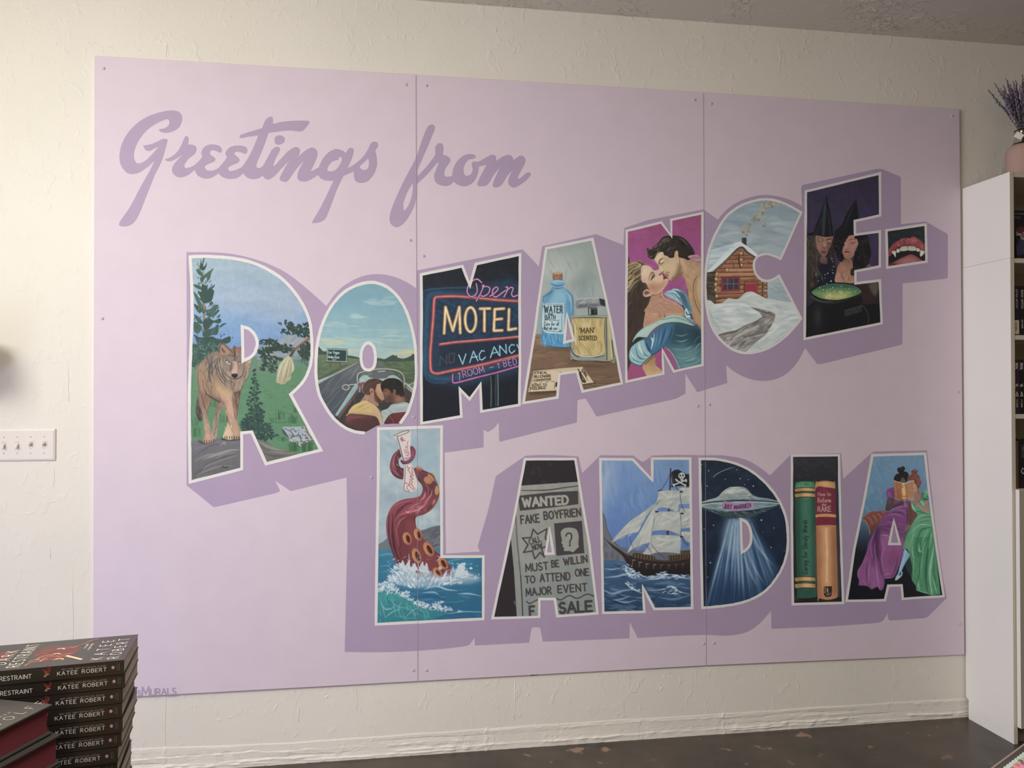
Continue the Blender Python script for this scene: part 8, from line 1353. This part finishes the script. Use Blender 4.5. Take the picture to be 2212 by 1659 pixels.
# swollen curve of the laminate near the foot of the left side
cb = bmesh.new()
for (z0, a, r) in ((.066, .030, .0012), (.056, .034, .0009)): tube(cb, [(-.0002, .065+.0125*k, z0-.022*math.sin(math.pi*(1-k/10)/2)**.6+.00) for k in range(11)], [.0003]+[r]*9+[.0003], 6)
obj('laminate_crease', cb, M_CREASE, sp)
for z in (2.354, 1.995, 1.674, 1.345, 1.035, .076):
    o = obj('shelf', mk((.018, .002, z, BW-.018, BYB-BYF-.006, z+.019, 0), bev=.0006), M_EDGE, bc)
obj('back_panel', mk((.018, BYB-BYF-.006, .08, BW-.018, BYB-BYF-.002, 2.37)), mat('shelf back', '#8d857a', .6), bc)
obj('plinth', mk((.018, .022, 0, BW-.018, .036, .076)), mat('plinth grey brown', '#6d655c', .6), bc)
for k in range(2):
    x0 = .0125+k*.392; o = obj('door', mk((x0, -.024, .072, x0+.387, -.004, 1.052), bev=.0012), [M_LAM, mat('shaded door laminate', '#a89f93', .45)], bc)
    for f in o.data.polygons: f.material_index = 1 if f.normal.y < -.9 else 0  # front faces: same laminate, darkened in colour for shade
    o2 = bmesh.new(); lathe(o2, [(.0001, -.024), (.008, -.022), (.009, -.016), (.005, -.008), (.005, .0)], 16); kn = obj('door_knob', o2, mat('brushed knob', '#8d8a84', .3, .9), o); kn.location = (x0+(.345 if k == 0 else .04), -.024, .98); kn.rotation_euler = (R90, 0, 0) if False else (-R90, 0, 0)
tag(bc, 'tall white bookcase with a top extension standing against the wall right of the mural', 'bookcase')
# ------------------------------------------------------------------ lettering for real books: flat ribbons in a plane (u right, v up) lying a hair above the cover
def ribbon(name, lines, w, m, parent, O, U, V, h=.00025):
    N = U.cross(V).normalized(); b = bmesh.new(); kz = 0
    for l in lines:
        pts = [O+U*x+V*y+N*h for x, y in l]
        for a, c in zip(pts, pts[1:]):
            kz += 1; a = a+N*(kz*2.5e-6); c = c+N*(kz*2.5e-6); d = (c-a)
            if d.length < 1e-7: continue
            d.normalize(); s = N.cross(d)*w/2; e = d*w*.3
            f = b.faces.new([b.verts.new(q) for q in (a-e-s, c+e-s, c+e+s, a-e+s)])
    return obj(name, b, m, parent)
def words(txt, x, y, h, adv=.8, tr=.2, ang=0.0, big=None):
    out = []; cx = 0; ca, sa = math.cos(ang), math.sin(ang)
    for i, ch in enumerate(txt):
        wd, st = GLYPH[ch]; k = big[i] if big else 1
        for q in st: out.append([(x+(cx+px*adv*h*k)*ca-py*h*k*sa, y+(cx+px*adv*h*k)*sa+py*h*k*ca) for px, py in q])
        cx += (wd*adv*k+tr)*h
    return out
def width(txt, h, adv=.8, tr=.2): return sum((GLYPH[c][0]*adv+tr)*h for c in txt)
# ------------------------------------------------------------------ table under the two stacks
TZ = .7306
tb = empty('display_table', (.25, -2.05, 0)); M_TW = mat('dark table wood', '#3a2c24', .45, noise=.3, scale=14)
obj('tabletop', mk((-.75, -.42, TZ-.035, .52, .30, TZ), bev=.003), M_TW, tb)
for sx in (-.70, .47):
    for sy in (-.37, .25): obj('leg', mk((sx-.025, sy-.025, 0, sx+.025, sy+.025, TZ-.0352), bev=.003), M_TW, tb)
tag(tb, 'dark wooden table carrying the stacked paperbacks and red edged hardbacks', 'table')
# ------------------------------------------------------------------ stack of black paperbacks
M_CB = mat('black book cover', '#211c19', .32, noise=.12, scale=30, spec=.5); M_SP = mat('black book spine', '#19171a', .4, noise=.1, scale=40)
M_PAGE = mat('cream page block', '#d6c9b4', .8, bump=.4, bscale=700); M_SILV = mat('silver lettering', '#b9b3ab', .45); M_PALE = mat('pale lettering', '#d8cfc2', .45); M_DIMT = mat('small grey lettering', '#77716c', .5)
M_FL1, M_FL2, M_FL3 = mat('ember red print', '#6e2d2a', .4), mat('flame orange print', '#9a5a48', .4), mat('pale flame print', '#d8b28c', .4); M_RD = mat('dull red print', '#5a2422', .4); M_PURP = mat('plum mark', '#7a4a66', .4)
KL, KD, KT = .212, .139, .0219
def poly_print(name, outs, m, parent, O, U, V, h):
    N = U.cross(V).normalized(); b = bmesh.new()
    for kz, c in enumerate(outs):
        try: b.faces.new([b.verts.new(O+U*x+V*y+N*(h+kz*3e-6)) for x, y in c])
        except ValueError: pass
    bmesh.ops.triangulate(b, faces=b.faces); return obj(name, b, m, parent)
def flame(cx, cy, s, seed, n, a0, L):
    """curling tongues of a printed flame"""
    r = random.Random(seed); out = []
    for k in range(n):
        a = a0+r.uniform(-.9, .9); l = L*s*r.uniform(.5, 1.1); w = s*r.uniform(.05, .12); x, y = cx+r.uniform(-.3, .3)*s, cy+r.uniform(-.2, .2)*s; pts = []
        for i in range(7):
            t = i/6; b = a+t*r.uniform(.2, .6); pts.append((x+math.cos(b)*l*t, y+math.sin(b)*l*t, w*(1-t)*(.4+1.2*t if t < .5 else 1)))
        lft, rgt = [], []
        for i, (px, py, pw) in enumerate(pts): lft.append((px-math.sin(a)*pw, py+math.cos(a)*pw)); rgt.append((px+math.sin(a)*pw, py-math.cos(a)*pw))
        out.append(lft+rgt[::-1][1:])
    return out
def make_paperback(cover_art):
    """origin = middle of the underside; x along the spine, spine faces -y, head of the book at +x"""
    t = empty('paperback_book')
    o = obj('page_block', mk((-KL/2+.002, -KD/2+.0012, .0008, KL/2-.0012, KD/2-.001, KT-.0008)), M_PAGE, t)
    b = mk((-KL/2, -KD/2, 0, KL/2, KD/2, .0005), (-KL/2, -KD/2, KT-.0005, KL/2, KD/2, KT), (-KL/2, -KD/2, .0005, KL/2, -KD/2+.0008, KT-.0005)); c = obj('cover', b, M_CB, t)
    U, V = Vector((1, 0, 0)), Vector((0, 0, 1)); O = Vector((KL/2, -KD/2, KT/2))
    # spine: author, small line, title, flame mark, publisher mark
    hh = .0056; w1 = width('KATEE ROBERT', hh, 1.05, .36)
    ribbon('spine_author', words('KATEE ROBERT', -.0235-w1, -.0040, hh, 1.05, .36), .00075, M_SILV, c, O, U, V)
    ribbon('spine_small_line', words('NEW YORK TIMES BESTSELLING AUTHOR', -.0235-w1+.006, .0035, .0022, .9, .30), .00032, M_DIMT, c, O, U, V)
    w2 = width('DARK RESTRAINT', .0062, .9, .26); ribbon('spine_title', words('DARK RESTRAINT', -.1985, -.0042, .0062, .9, .24), .0008, M_SILV, c, O, U, V)
    poly_print('spine_flame', flame(-.1085, .0005, .012, 3, 7, 1.2, 1.0), M_FL1, c, O, U, V, .0002); poly_print('spine_flame', flame(-.1135, -.001, .008, 5, 3, -.7, .9), M_FL3, c, O, U, V, .0003); poly_print('spine_flame', flame(-.110, .0, .006, 6, 3, .8, 1.0), M_FL2, c, O, U, V, .00035)
    ring = [(-.016+.0028*math.cos(a), .0005+.0028*math.sin(a)) for a in np.linspace(0, 6.28, 20)]; poly_print('publisher_mark', [ring], M_PURP, c, O, U, V, .0002)
    ribbon('publisher_mark_letter', words('S', -.0172, -.0011, .0034, 1.0, .1), .0005, M_PALE, c, O, U, V, .0003)
    ribbon('spine_rule', [[(-.0098, -.005), (-.0098, .006)], [(-.0072, -.005), (-.0072, .006)]], .0003, M_DIMT, c, O, U, V)
    if cover_art:
        # the cover reads from the fore edge: lines run from the spine towards the back, top of the page at +x
        O2 = Vector((KL/2, -KD/2, KT)); U2, V2 = Vector((0, 1, 0)), Vector((-1, 0, 0)); N2 = Vector((0, 0, 1))
        def pc(x, y): return (y, -x)      # x across the page from the spine side, y down from the head
        def lay(nm, lines, w, m, h=.00025):
            bb = bmesh.new(); kz = 0
            for l in lines:
                q = [O2+Vector((-yy, xx, h)) for xx, yy in l]
                for a, d in zip(q, q[1:]):
                    kz += 1; a = a+N2*(kz*2.5e-6); d = d+N2*(kz*2.5e-6); e = d-a
                    if e.length < 1e-7: continue
                    e.normalize(); s = N2.cross(e)*w/2; k = e*w*.3; bb.faces.new([bb.verts.new(z) for z in (a-k-s, d+k-s, d+k+s, a-k+s)])
            return obj(nm, bb, m, c)
        def row(txt, x, y, h, adv, tr): return [[(px, y+py) for px, py in l] for l in words(txt, x, 0, h, adv, tr)]
        # the foot of the cover is at the right end: lines read away from the spine, letters' tops point left
        lay('cover_author', row('ROBERT', .011, .010, .0165, .85, .58)+row('KATEE', .013, .0345, .0165, .85, .8), .0012, M_PALE); lay('cover_small_line', row('NEW YORK TIMES BESTSELLING AUTHOR', .014, .0295, .0026, 1.0, .5), .0006, M_DIMT)
        lay('cover_small_line', row('A DARK NOVEL', .07, .064, .003, .9, .4)+row('OF DESIRE', .08, .071, .003, .9, .4), .0007, M_SILV)
        lay('cover_title', row('RESTRAINT', .012, .150, .0175, .75, .30)+row('DARK', .030, .174, .0165, .85, .6), .0013, M_PALE); lay('cover_small_line', row('A NOVEL OF', .03, .198, .003, .9, .4), .0006, M_SILV)
        def pp(nm, outs, m, h): return poly_print(nm, outs, m, c, O2, Vector((0, 1, 0)), Vector((-1, 0, 0)), -h)
        def blobp(nm, cx, cy, rx, ry, m, h, seed):
            r = random.Random(seed); bb = bmesh.new(); pts = [(cx+rx*math.cos(a)*r.uniform(.75, 1.15), cy+ry*math.sin(a)*r.uniform(.75, 1.15)) for a in np.linspace(0, 6.28, 15)[:-1]]; f = bb.faces.new([bb.verts.new(O2+Vector((-y, x, h))) for x, y in pts]); bmesh.ops.triangulate(bb, faces=bb.faces); obj(nm, bb, m, c)
        blobp('cover_picture', .070, .112, .045, .036, M_RD, .0001, 1); blobp('cover_picture', .070, .195, .03, .018, M_RD, .00011, 2)
        r = random.Random(8)
        for k in range(26):
            a = r.uniform(.2, 1.5); cx, cy = .05+r.uniform(-.02, .04), .1+r.uniform(-.02, .03); L = r.uniform(.01, .03); w = r.uniform(.0008, .003)
            lay('cover_flame', [[(cx+L*t*math.cos(a+t), cy+L*t*math.sin(a+t)*.8) for t in np.linspace(0, 1, 5)]], w, (M_FL1, M_FL2, M_FL2, M_FL3)[k % 4], .00013+k*.000004)
        lay('cover_blade', [[(.048, .092), (.034, .078), (.022, .066)]], .005, M_FL3, .00026); lay('cover_flame', [[(.09, .095), (.105, .08), (.125, .07), (.128, .062)]], .003, M_FL2, .00026)
    return t
PR = Vector((.6990, -1.8534)); th = math.radians(8.2); ex_, ey_ = Vector((math.cos(th), math.sin(th))), Vector((-math.sin(th), math.cos(th)))
def dup(root, loc, rot):
    r = root.copy(); COL.objects.link(r); r.location = loc; r.rotation_euler = rot
    for ch in list(root.children):
        c = ch.copy(); COL.objects.link(c); c.parent = r
        for g in ch.children: d = g.copy(); COL.objects.link(d); d.parent = c
    return r
offs = [(0, 0, 0), (.0005, .002, .2), (-.001, .001, -.3), (-.004, -.001, .5), (-.0012, .0, -.2), (-.004, .001, .2), (-.0075, -.002, -.1), (-.011, .002, .5), (-.009, 0, .2), (-.01, .001, 0), (-.008, 0, .3), (-.009, 0, 0), (-.008, 0, .2)]
NB = 13; ORD = ['topmost black flame cover paperback lying on the stack at lower left', 'second black paperback from the top of the stack at lower left', 'third black paperback from the top of the stack at lower left', 'fourth black paperback from the top of the stack at lower left', 'fifth black paperback from the top of the stack at lower left', 'sixth black paperback from the top of the stack at lower left', 'seventh black paperback from the top of the stack at lower left', 'eighth black paperback down, at the lower edge of the photo in the lower left stack']
top = make_paperback(True); plain = None
STEP = (1.0285-TZ)/NB
for k in range(NB):
    dx, dy, da = offs[k]; c2 = PR-ex_*(KL/2-dx)+ey_*(KD/2+dy); loc = (c2.x, c2.y, TZ+STEP*(NB-1-k)); rot = (0, 0, th+math.radians(da*2))
    if k == 0: b = top; b.location = loc; b.rotation_euler = rot
    elif plain is None: b = plain = make_paperback(False); b.location = loc; b.rotation_euler = rot
    else: b = dup(plain, loc, rot)
    tag(b, ORD[k] if k < 8 else 'black paperback low in the lower left stack, below the edge of the photo', 'book', 'black paperbacks stacked at lower left')
# ------------------------------------------------------------------ stack of red edged hardbacks in front of it
HL, HD, HT = .235, .155, .0428
def make_hardback(first):
    """red fore edge faces -y... x along the fore edge; page block red on all edges, boards overhang"""
    t = empty('hardback_book'); M_BD = mat('dark hardback board', '#3b3733', .42, noise=.15, scale=12); M_RED = mat('sprayed red page edge', '#6d2a33', .65, bump=.25, bscale=600)
    obj('page_block', mk((-HL/2+.004, -HD/2+.006, .003, HL/2-.004, HD/2-.004, HT-.003)), M_RED, t)
    bb = bmesh.new()
    for z0, up in ((0, 0), (HT-.003, 1)):
        box(bb, -HL/2, -HD/2, z0, HL/2, HD/2, z0+.003, bev=.0007)
    c = obj('board', bb, M_BD, t); obj('spine_board', mk((-HL/2, HD/2-.003, .003, HL/2, HD/2, HT-.003)), M_BD, t)
    if first:
        O = Vector((HL/2, -HD/2, HT)); M_AU = mat('silver cover lettering', '#a8a096', .4); bl = bmesh.new()
        # author name near the edge of the cover, reading along the red edge
        lines = words('WOLFF', -.086, .0135, .0145, .9, .75)
        ribbon('cover_author', lines, .0011, M_AU, c, O, Vector((1, 0, 0)), Vector((0, 1, 0)), .0003); ribbon('cover_small_line', words('HANNAH', -.078, .034, .004, 1.0, 1.1), .0005, M_AU, c, O, Vector((1, 0, 0)), Vector((0, 1, 0)), .0003)
        poly_print('cover_picture', [[(-.135, .02), (-.10, .03), (-.092, .05), (-.115, .075), (-.15, .06), (-.16, .03)]], mat('pale ochre print', '#8d7d55', .45), c, O, Vector((1, 0, 0)), Vector((0, 1, 0)), .0002)
    return t
tt = 1.155; Pc = CAM+ray(113.5, 1519)/FPX*tt; ph = math.atan2(.936, .352); fx, fy = Vector((math.cos(ph), math.sin(ph))), Vector((-math.sin(ph), math.cos(ph)))
hoff = [(0, 0, 0), (.006, -.010, -.6), (.004, -.012, .5), (.0, -.006, 0), (.002, -.008, .3), (0, -.006, 0)]
hb = None; HO = ['top red edged dark hardback with silver lettering at the lower left corner', 'second red edged hardback, under the one with silver lettering at the lower left corner']; HSTEP = (Pc[2]-TZ)/6
for k in range(6):
    dx, dy, da = hoff[k]; c2 = Vector((Pc[0], Pc[1]))-fx*(HL/2-dx)+fy*(HD/2+dy); loc = (c2.x, c2.y, TZ+HSTEP*(5-k)); rot = (0, 0, ph+math.radians(da))
    if k == 0: b = make_hardback(True); b.location = loc; b.rotation_euler = rot
    elif hb is None: b = hb = make_hardback(False); b.location = loc; b.rotation_euler = rot
    else: b = dup(hb, loc, rot)
    tag(b, HO[k] if k < 2 else 'red edged hardback low in the corner stack, below the edge of the photo', 'book', 'red edged hardbacks at the lower left corner')
# ------------------------------------------------------------------ books in the bookcase
def spine_book(x, z, w, h, d, cover, txts, label, group, lean=0.0, y=None, face=False):
    """upright book, spine facing the room"""
    y0 = BYF+.004 if y is None else y
    t = empty('paperback_book', (x, y0, z), (0, lean, 0)); M = mat('book '+cover, cover, .35, noise=.1, scale=30)
    obj('page_block', mk((.001, .0012, .002, w-.001, d-.003, h-.002)), M_PAGE, t); c = obj('cover', mk((0, 0, 0, w, .0008, h), (0, .0008, 0, .0006, d, h), (w-.0006, .0008, 0, w, d, h)), M, t)
    for nm, lines, lw, m in txts: ribbon(nm, lines, lw, m, c, Vector((0, 0, 0)), Vector((1, 0, 0)), Vector((0, 0, 1)), .0003)
    tag(t, label, 'book', group); return t
def down(txt, x, z, h, adv=.8, tr=.3): return words(txt, x, z, h, adv, tr, -R90)   # reads downwards
X0 = BX+.019
g1, g2, g3, g4 = 'books on the extension shelf', 'books on the second shelf', 'books on the third shelf', 'books on the fourth shelf'
# face-out book leaning on the extension shelf
t = empty('paperback_book', (X0+.024, BYF+.012, 2.0172), (math.radians(-6), 0, 0)); M = mat('dark blue cover', '#201d28', .35, noise=.25, scale=18)
obj('page_block', mk((.001, .001, .001, .137, .021, .206)), M_PAGE, t); c = obj('cover', mk((0, 0, 0, .138, .0006, .207), (0, .0216, 0, .138, .0222, .207), (0, .0006, 0, .0008, .0216, .207)), M, t)
Ux, Vz = Vector((1, 0, 0)), Vector((0, 0, 1)); O0 = Vector((0, 0, 0))
poly_print('cover_picture', [[(.0, .05), (.02, .08), (.05, .09), (.07, .06), (.04, .02), (.0, .01)]], mat('slate print', '#3b3a52', .4), c, O0, Ux, Vz, .0002); poly_print('cover_picture', [[(.0, .12), (.03, .14), (.06, .125), (.05, .10), (.01, .11)]], mat('dull maroon print', '#5a2f3a', .4), c, O0, Ux, Vz, .0002)
ribbon('cover_title', words('Silver Dark', .006, .098, .014, .62, .12)+words('Nights', .026, .080, .018, .62, .14), .0016, M_PALE, c, O0, Ux, Vz); ribbon('cover_author', words('RIVERS', .004, .170, .010, .6, .2), .0012, M_DIMT, c, O0, Ux, Vz); ribbon('cover_small_line', words('THE BESTSELLING', .006, .190, .0045, .8, .3), .0006, M_SILV, c, O0, Ux, Vz)
tag(t, 'dark blue paperback standing face out on the extension shelf of the bookcase', 'book', g1)
sz = 1.6935
spine_book(X0+.0005, sz, .024, .205, .13, '#241f26', [('spine_title', down('EXTRA WITCHY', .009, .190, .0075, .9, .3), .0011, M_SILV), ('spine_author', down('ANN AGUIRRE', .006, .052, .006, .5, .2), .0009, M_CB)], 'leftmost black spine with white capitals on the second shelf of the bookcase', g2)
poly_print('spine_patch', [[(.001, .004), (.023, .004), (.023, .062), (.001, .062)]], mat('cream spine patch', '#b8ae93', .5), COL.objects[-1] if False else bpy.data.objects[[o.name for o in COL.objects if o.name.startswith('cover')][-1]], O0, Ux, Vz, .0002)
spine_book(X0+.0255, sz, .027, .205, .13, '#1f1b22', [('spine_title', down('BOSS WITCH', .009, .188, .009, .9, .3), .0013, M_PALE), ('spine_author', down('ANN AGUIRRE', .010, .065, .006, .6, .2), .001, M_SILV)], 'second black spine with larger white capitals on the second shelf of the bookcase', g2)
sz = 1.3645
spine_book(X0+.0005, sz, .021, .226, .14, '#33242e', [('spine_title', down('RIVAL', .0045, .212, .011, .7, .1)+down('VIL', .0045, .125, .011, .7, .1), .0018, M_SILV), ('spine_mark', [[(.005, .075), (.0105, .092), (.016, .075), (.005, .075)]], .003, M_SILV), ('spine_author', down('V E SCHW', .007, .06, .007, .6, .2), .001, M_SILV)], 'leftmost plum black spine with silver lettering on the third shelf of the bookcase', g3)
spine_book(X0+.0225, sz, .022, .226, .14, '#1c191f', [('spine_title', down('RIVAL', .0045, .212, .012, .7, .1)+down('VIL', .0045, .125, .012, .7, .1), .002, M_SILV), ('spine_mark', [[(.005, .075), (.0105, .092), (.016, .075), (.005, .075)]], .003, M_SILV), ('spine_author', down('V E SCHW', .007, .06, .007, .6, .2), .001, M_SILV)], 'second, blacker spine with bright silver lettering on the third shelf of the bookcase', g3)
spine_book(X0+.0455, sz, .03, .205, .14, '#4d5452', [('spine_title', down('THE', .010, .19, .012, .8, .2), .0015, M_SILV)], 'grey green spine third from the left on the third shelf of the bookcase', g3)
sz = 1.0545
spine_book(X0+.0005, sz, .014, .198, .15, '#5d4a38', [], 'thin brown spine against the side panel on the lowest open shelf of the bookcase', g4)
spine_book(X0+.0152, sz, .045, .206, .15, '#1b191b', [('spine_title', down('TWISTED', .016, .180, .012, .7, .2), .0014, M_DIMT), ('spine_mark', [[(.012, .07), (.02, .085), (.03, .075), (.022, .06), (.012, .07)]], .003, M_SILV)], 'thick black spine beside the thin brown one on the lowest open shelf of the bookcase', g4)
# ------------------------------------------------------------------ pink bottle vase with dried lavender on top of the bookcase
VX, VY, VZ = BX+.142, BYF+.085, 2.3735
vs = empty('vase', (VX, VY, VZ)); vb = bmesh.new()
lathe(vb, [(.0001, 0), (.060, 0), (.066, .004), (.0685, .02), (.0685, .100), (.066, .118), (.058, .134), (.048, .144), (.046, .144), (.056, .132), (.063, .116), (.0655, .100), (.0655, .02), (.055, .008), (.0001, .007)], 40)
obj('vase_body', vb, mat('matte pink glaze', '#aa8c82', .75, bump=.15, bscale=300), vs)
gm = bpy.data.materials.new('clear glass'); gm.use_nodes = True; gb = gm.node_tree.nodes['Principled BSDF']; gb.inputs['Transmission Weight'].default_value = 1; gb.inputs['Roughness'].default_value = .03; gb.inputs['IOR'].default_value = 1.45; gb.inputs['Base Color'].default_value = (.86, .88, .86, 1)
gl = bmesh.new(); lathe(gl, [(.0475, .1445), (.040, .152), (.034, .165), (.032, .185), (.033, .200), (.036, .208), (.0345, .209), (.031, .200), (.030, .185), (.032, .166), (.038, .153), (.0455, .1445), (.0475, .1445)], 36); obj('glass_neck', gl, gm, vs)
tg = mk((-.016, -.0015, -.012, .016, .0015, .012), bev=.001); o = obj('paper_tag', tg, mat('white paper tag', '#d8d0c6', .7), vs); o.location = (-.052, -.035, .172); o.rotation_euler = (.3, .6, -.5)
sg_ = bmesh.new(); tube(sg_, [(.0355*math.cos(a), .0355*math.sin(a), .192+.002*math.sin(3*a)) for a in np.linspace(0, 6.6, 26)], .0012, 6); tube(sg_, [(-.034, -.010, .192), (-.042, -.022, .188), (-.046, -.030, .180)], .0009, 6); tube(sg_, [(.01, -.035, .193), (.022, -.044, .192), (.028, -.040, .208)], .0012, 6)
obj('twine', sg_, mat('pale twine', '#a89a86', .8), vs); tag(vs, 'matte pink bottle vase with twine and a white tag on top of the bookcase', 'vase')
lv = empty('lavender_bunch', (VX, VY, VZ+.02)); M_ST = mat('dry green stem', '#4a5145', .8); M_FLW = [mat('lavender bud %d' % i, c, .8) for i, c in enumerate(('#6b5c74', '#7c6d84', '#564b60'))]
rl = random.Random(11)
for k in range(44):
    a = rl.uniform(0, 6.28); sp_ = rl.uniform(.01, .085) if k > 7 else rl.uniform(.08, .125); a = a if k > 3 else 2.9+.25*k; H = rl.uniform(.36, .44)-sp_*.4; n = 9; b = bmesh.new(); pts = []
    for i in range(n):
        t = i/(n-1); z = .004+H*t; s = max(0, (z-.165)/(H-.165)); r_ = (-.030*(1-z/.165) if z < .165 else .0)
        pts.append(Vector((math.cos(a)*(.008+r_+sp_*s**1.2), math.sin(a)*(.008+r_+sp_*s**1.2), z)))
    tube(b, pts, [.0013]*(n-1)+[.0006], 5); st = obj('stem', b, M_ST, lv)
    f = bmesh.new(); M4 = Matrix
    for j in range(26):
        u = .52+.48*j/25; i0 = min(n-2, int(u*(n-1))); w = u*(n-1)-i0; p = pts[i0].lerp(pts[i0+1], w); d = (pts[i0+1]-pts[i0]).normalized(); s = .0058*(1-.5*abs(u-.75)/.25)
        if u < .66 and j % 2: continue
        an = rl.uniform(0, 6.28); o_ = Vector((math.cos(an), math.sin(an), .3))*s*.8
        bmesh.ops.create_icosphere(f, subdivisions=1, radius=s, matrix=M4.Translation(p+o_) @ M4.Diagonal((.8, .8, 1.5, 1)))
    obj('flower_spike', f, M_FLW[k % 3], st)
    if k % 2 == 0:
        g = bmesh.new()
        for j in range(7):
            u = .40+.035*j; i0 = int(u*(n-1)); p = pts[i0].lerp(pts[i0+1], u*(n-1)-i0); an = rl.uniform(0, 6.28); e = p+Vector((math.cos(an)*.012, math.sin(an)*.012, .03)); sd_ = Vector((-math.sin(an), math.cos(an), 0))*.002; m_ = p.lerp(e, .5)
            v = [g.verts.new(x) for x in (p, m_-sd_, e, m_+sd_)]; g.faces.new(v)
        obj('leaf', g, M_ST, st)
tag(lv, 'bunch of dried lavender standing in the pink vase on the bookcase', 'dried flowers')
# ------------------------------------------------------------------ corner of a dark table with a scalloped pink card at the lower right
TQ = .75; A0, A1 = at_z(2140, 1659, TQ), at_z(2212, 1606, TQ); dd = Vector((A1[0]-A0[0], A1[1]-A0[1])).normalized(); nn = Vector((dd.y, -dd.x)); Oq = Vector((A0[0], A0[1]))
rt = empty('side_table', (Oq.x, Oq.y, 0), (0, 0, math.atan2(dd.y, dd.x)))
M_T2 = mat('dark brown tabletop', '#3d332e', .28, noise=.2, scale=20); M_RIM = mat('worn light table edge', '#8d7c74', .5)
obj('tabletop', mk((-.35, -.60, TQ-.03, .75, -.004, TQ), bev=.001), M_T2, rt); obj('edge_band', mk((-.35, -.004, TQ-.03, .75, .0, TQ+.0006), bev=.0006), M_RIM, rt)
for sx in (-.3, .70):
    for sy in (-.55, -.06): obj('leg', mk((sx-.02, sy-.02, 0, sx+.02, sy+.02, TQ-.0302), bev=.003), M_T2, rt)
tag(rt, 'dark brown table with a pale worn edge at the lower right corner', 'table')
def tl(u, v): q = at_z(u, v, TQ+.003); w = Vector((q[0], q[1]))-Oq; return w.dot(dd), -w.dot(nn)
c1, c2_ = tl(2176, 1652), tl(2206, 1630); hw, hh_ = .085, .06; cw = Oq+dd*(c1[0]+c2_[0])/2-nn*((c1[1]+c2_[1])/2-hh_-.004)
cd = empty('greeting_card', (cw.x, cw.y, TQ+.0004), (0, 0, math.atan2(dd.y, dd.x)))
cp = bmesh.new(); n = 0; per = []
R = .0066
def edge(a, b, k): return [(a[0]+(b[0]-a[0])*i/k, a[1]+(b[1]-a[1])*i/k) for i in range(k)]
ctrs = edge((-hw, -hh_), (hw, -hh_), 13)+edge((hw, -hh_), (hw, hh_), 9)+edge((hw, hh_), (-hw, hh_), 13)+edge((-hw, hh_), (-hw, -hh_), 9)
for i, (cx, cy) in enumerate(ctrs):
    bmesh.ops.create_cone(cp, cap_ends=True, segments=14, radius1=R, radius2=R*.92, depth=.0024, matrix=Matrix.Translation((cx, cy, .0012)))
box(cp, -hw, -hh_, 0, hw, hh_, .0022); border = obj('scalloped_border', cp, mat('iridescent white foil', '#cfe0d6', .25, .35, noise=.25, scale=150), cd)
obj('card_panel', mk((-hw+.003, -hh_+.003, .0022, hw-.003, hh_-.003, .0030)), mat('pink card', '#d8879c', .5), cd); obj('card_panel', mk((.016, -hh_+.003, .0030, hw-.003, hh_-.003, .0036)), mat('lilac card', '#b9aede', .5), cd)
for i, (x, y, m_) in enumerate([(.012, .052, '#a89a52'), (.001, .054, '#4d6a55'), (-.008, .047, '#6d4a72'), (-.024, .052, '#a8794d'), (-.045, .05, '#4d6a8c')]):
    b = bmesh.new(); pts = [(math.cos(a)*(.0045 if (j % 2 == 0 or i != 2) else .002), math.sin(a)*(.0045 if (j % 2 == 0 or i != 2) else .002)) for j, a in enumerate(np.linspace(0, 6.2832, 11)[:-1])]; lo = [b.verts.new((px, py, 0)) for px, py in pts]; up = [b.verts.new((px*.8, py*.8, .002)) for px, py in pts]
    b.faces.new(up)
    for j in range(10): b.faces.new((lo[j], lo[(j+1) % 10], up[(j+1) % 10], up[j]))
    o = obj('charm', b, mat('charm '+m_, m_, .3), cd); o.location = (x, y, .0030)
tag(cd, 'pink and lilac card with a scalloped shiny border on the dark corner table', 'card')
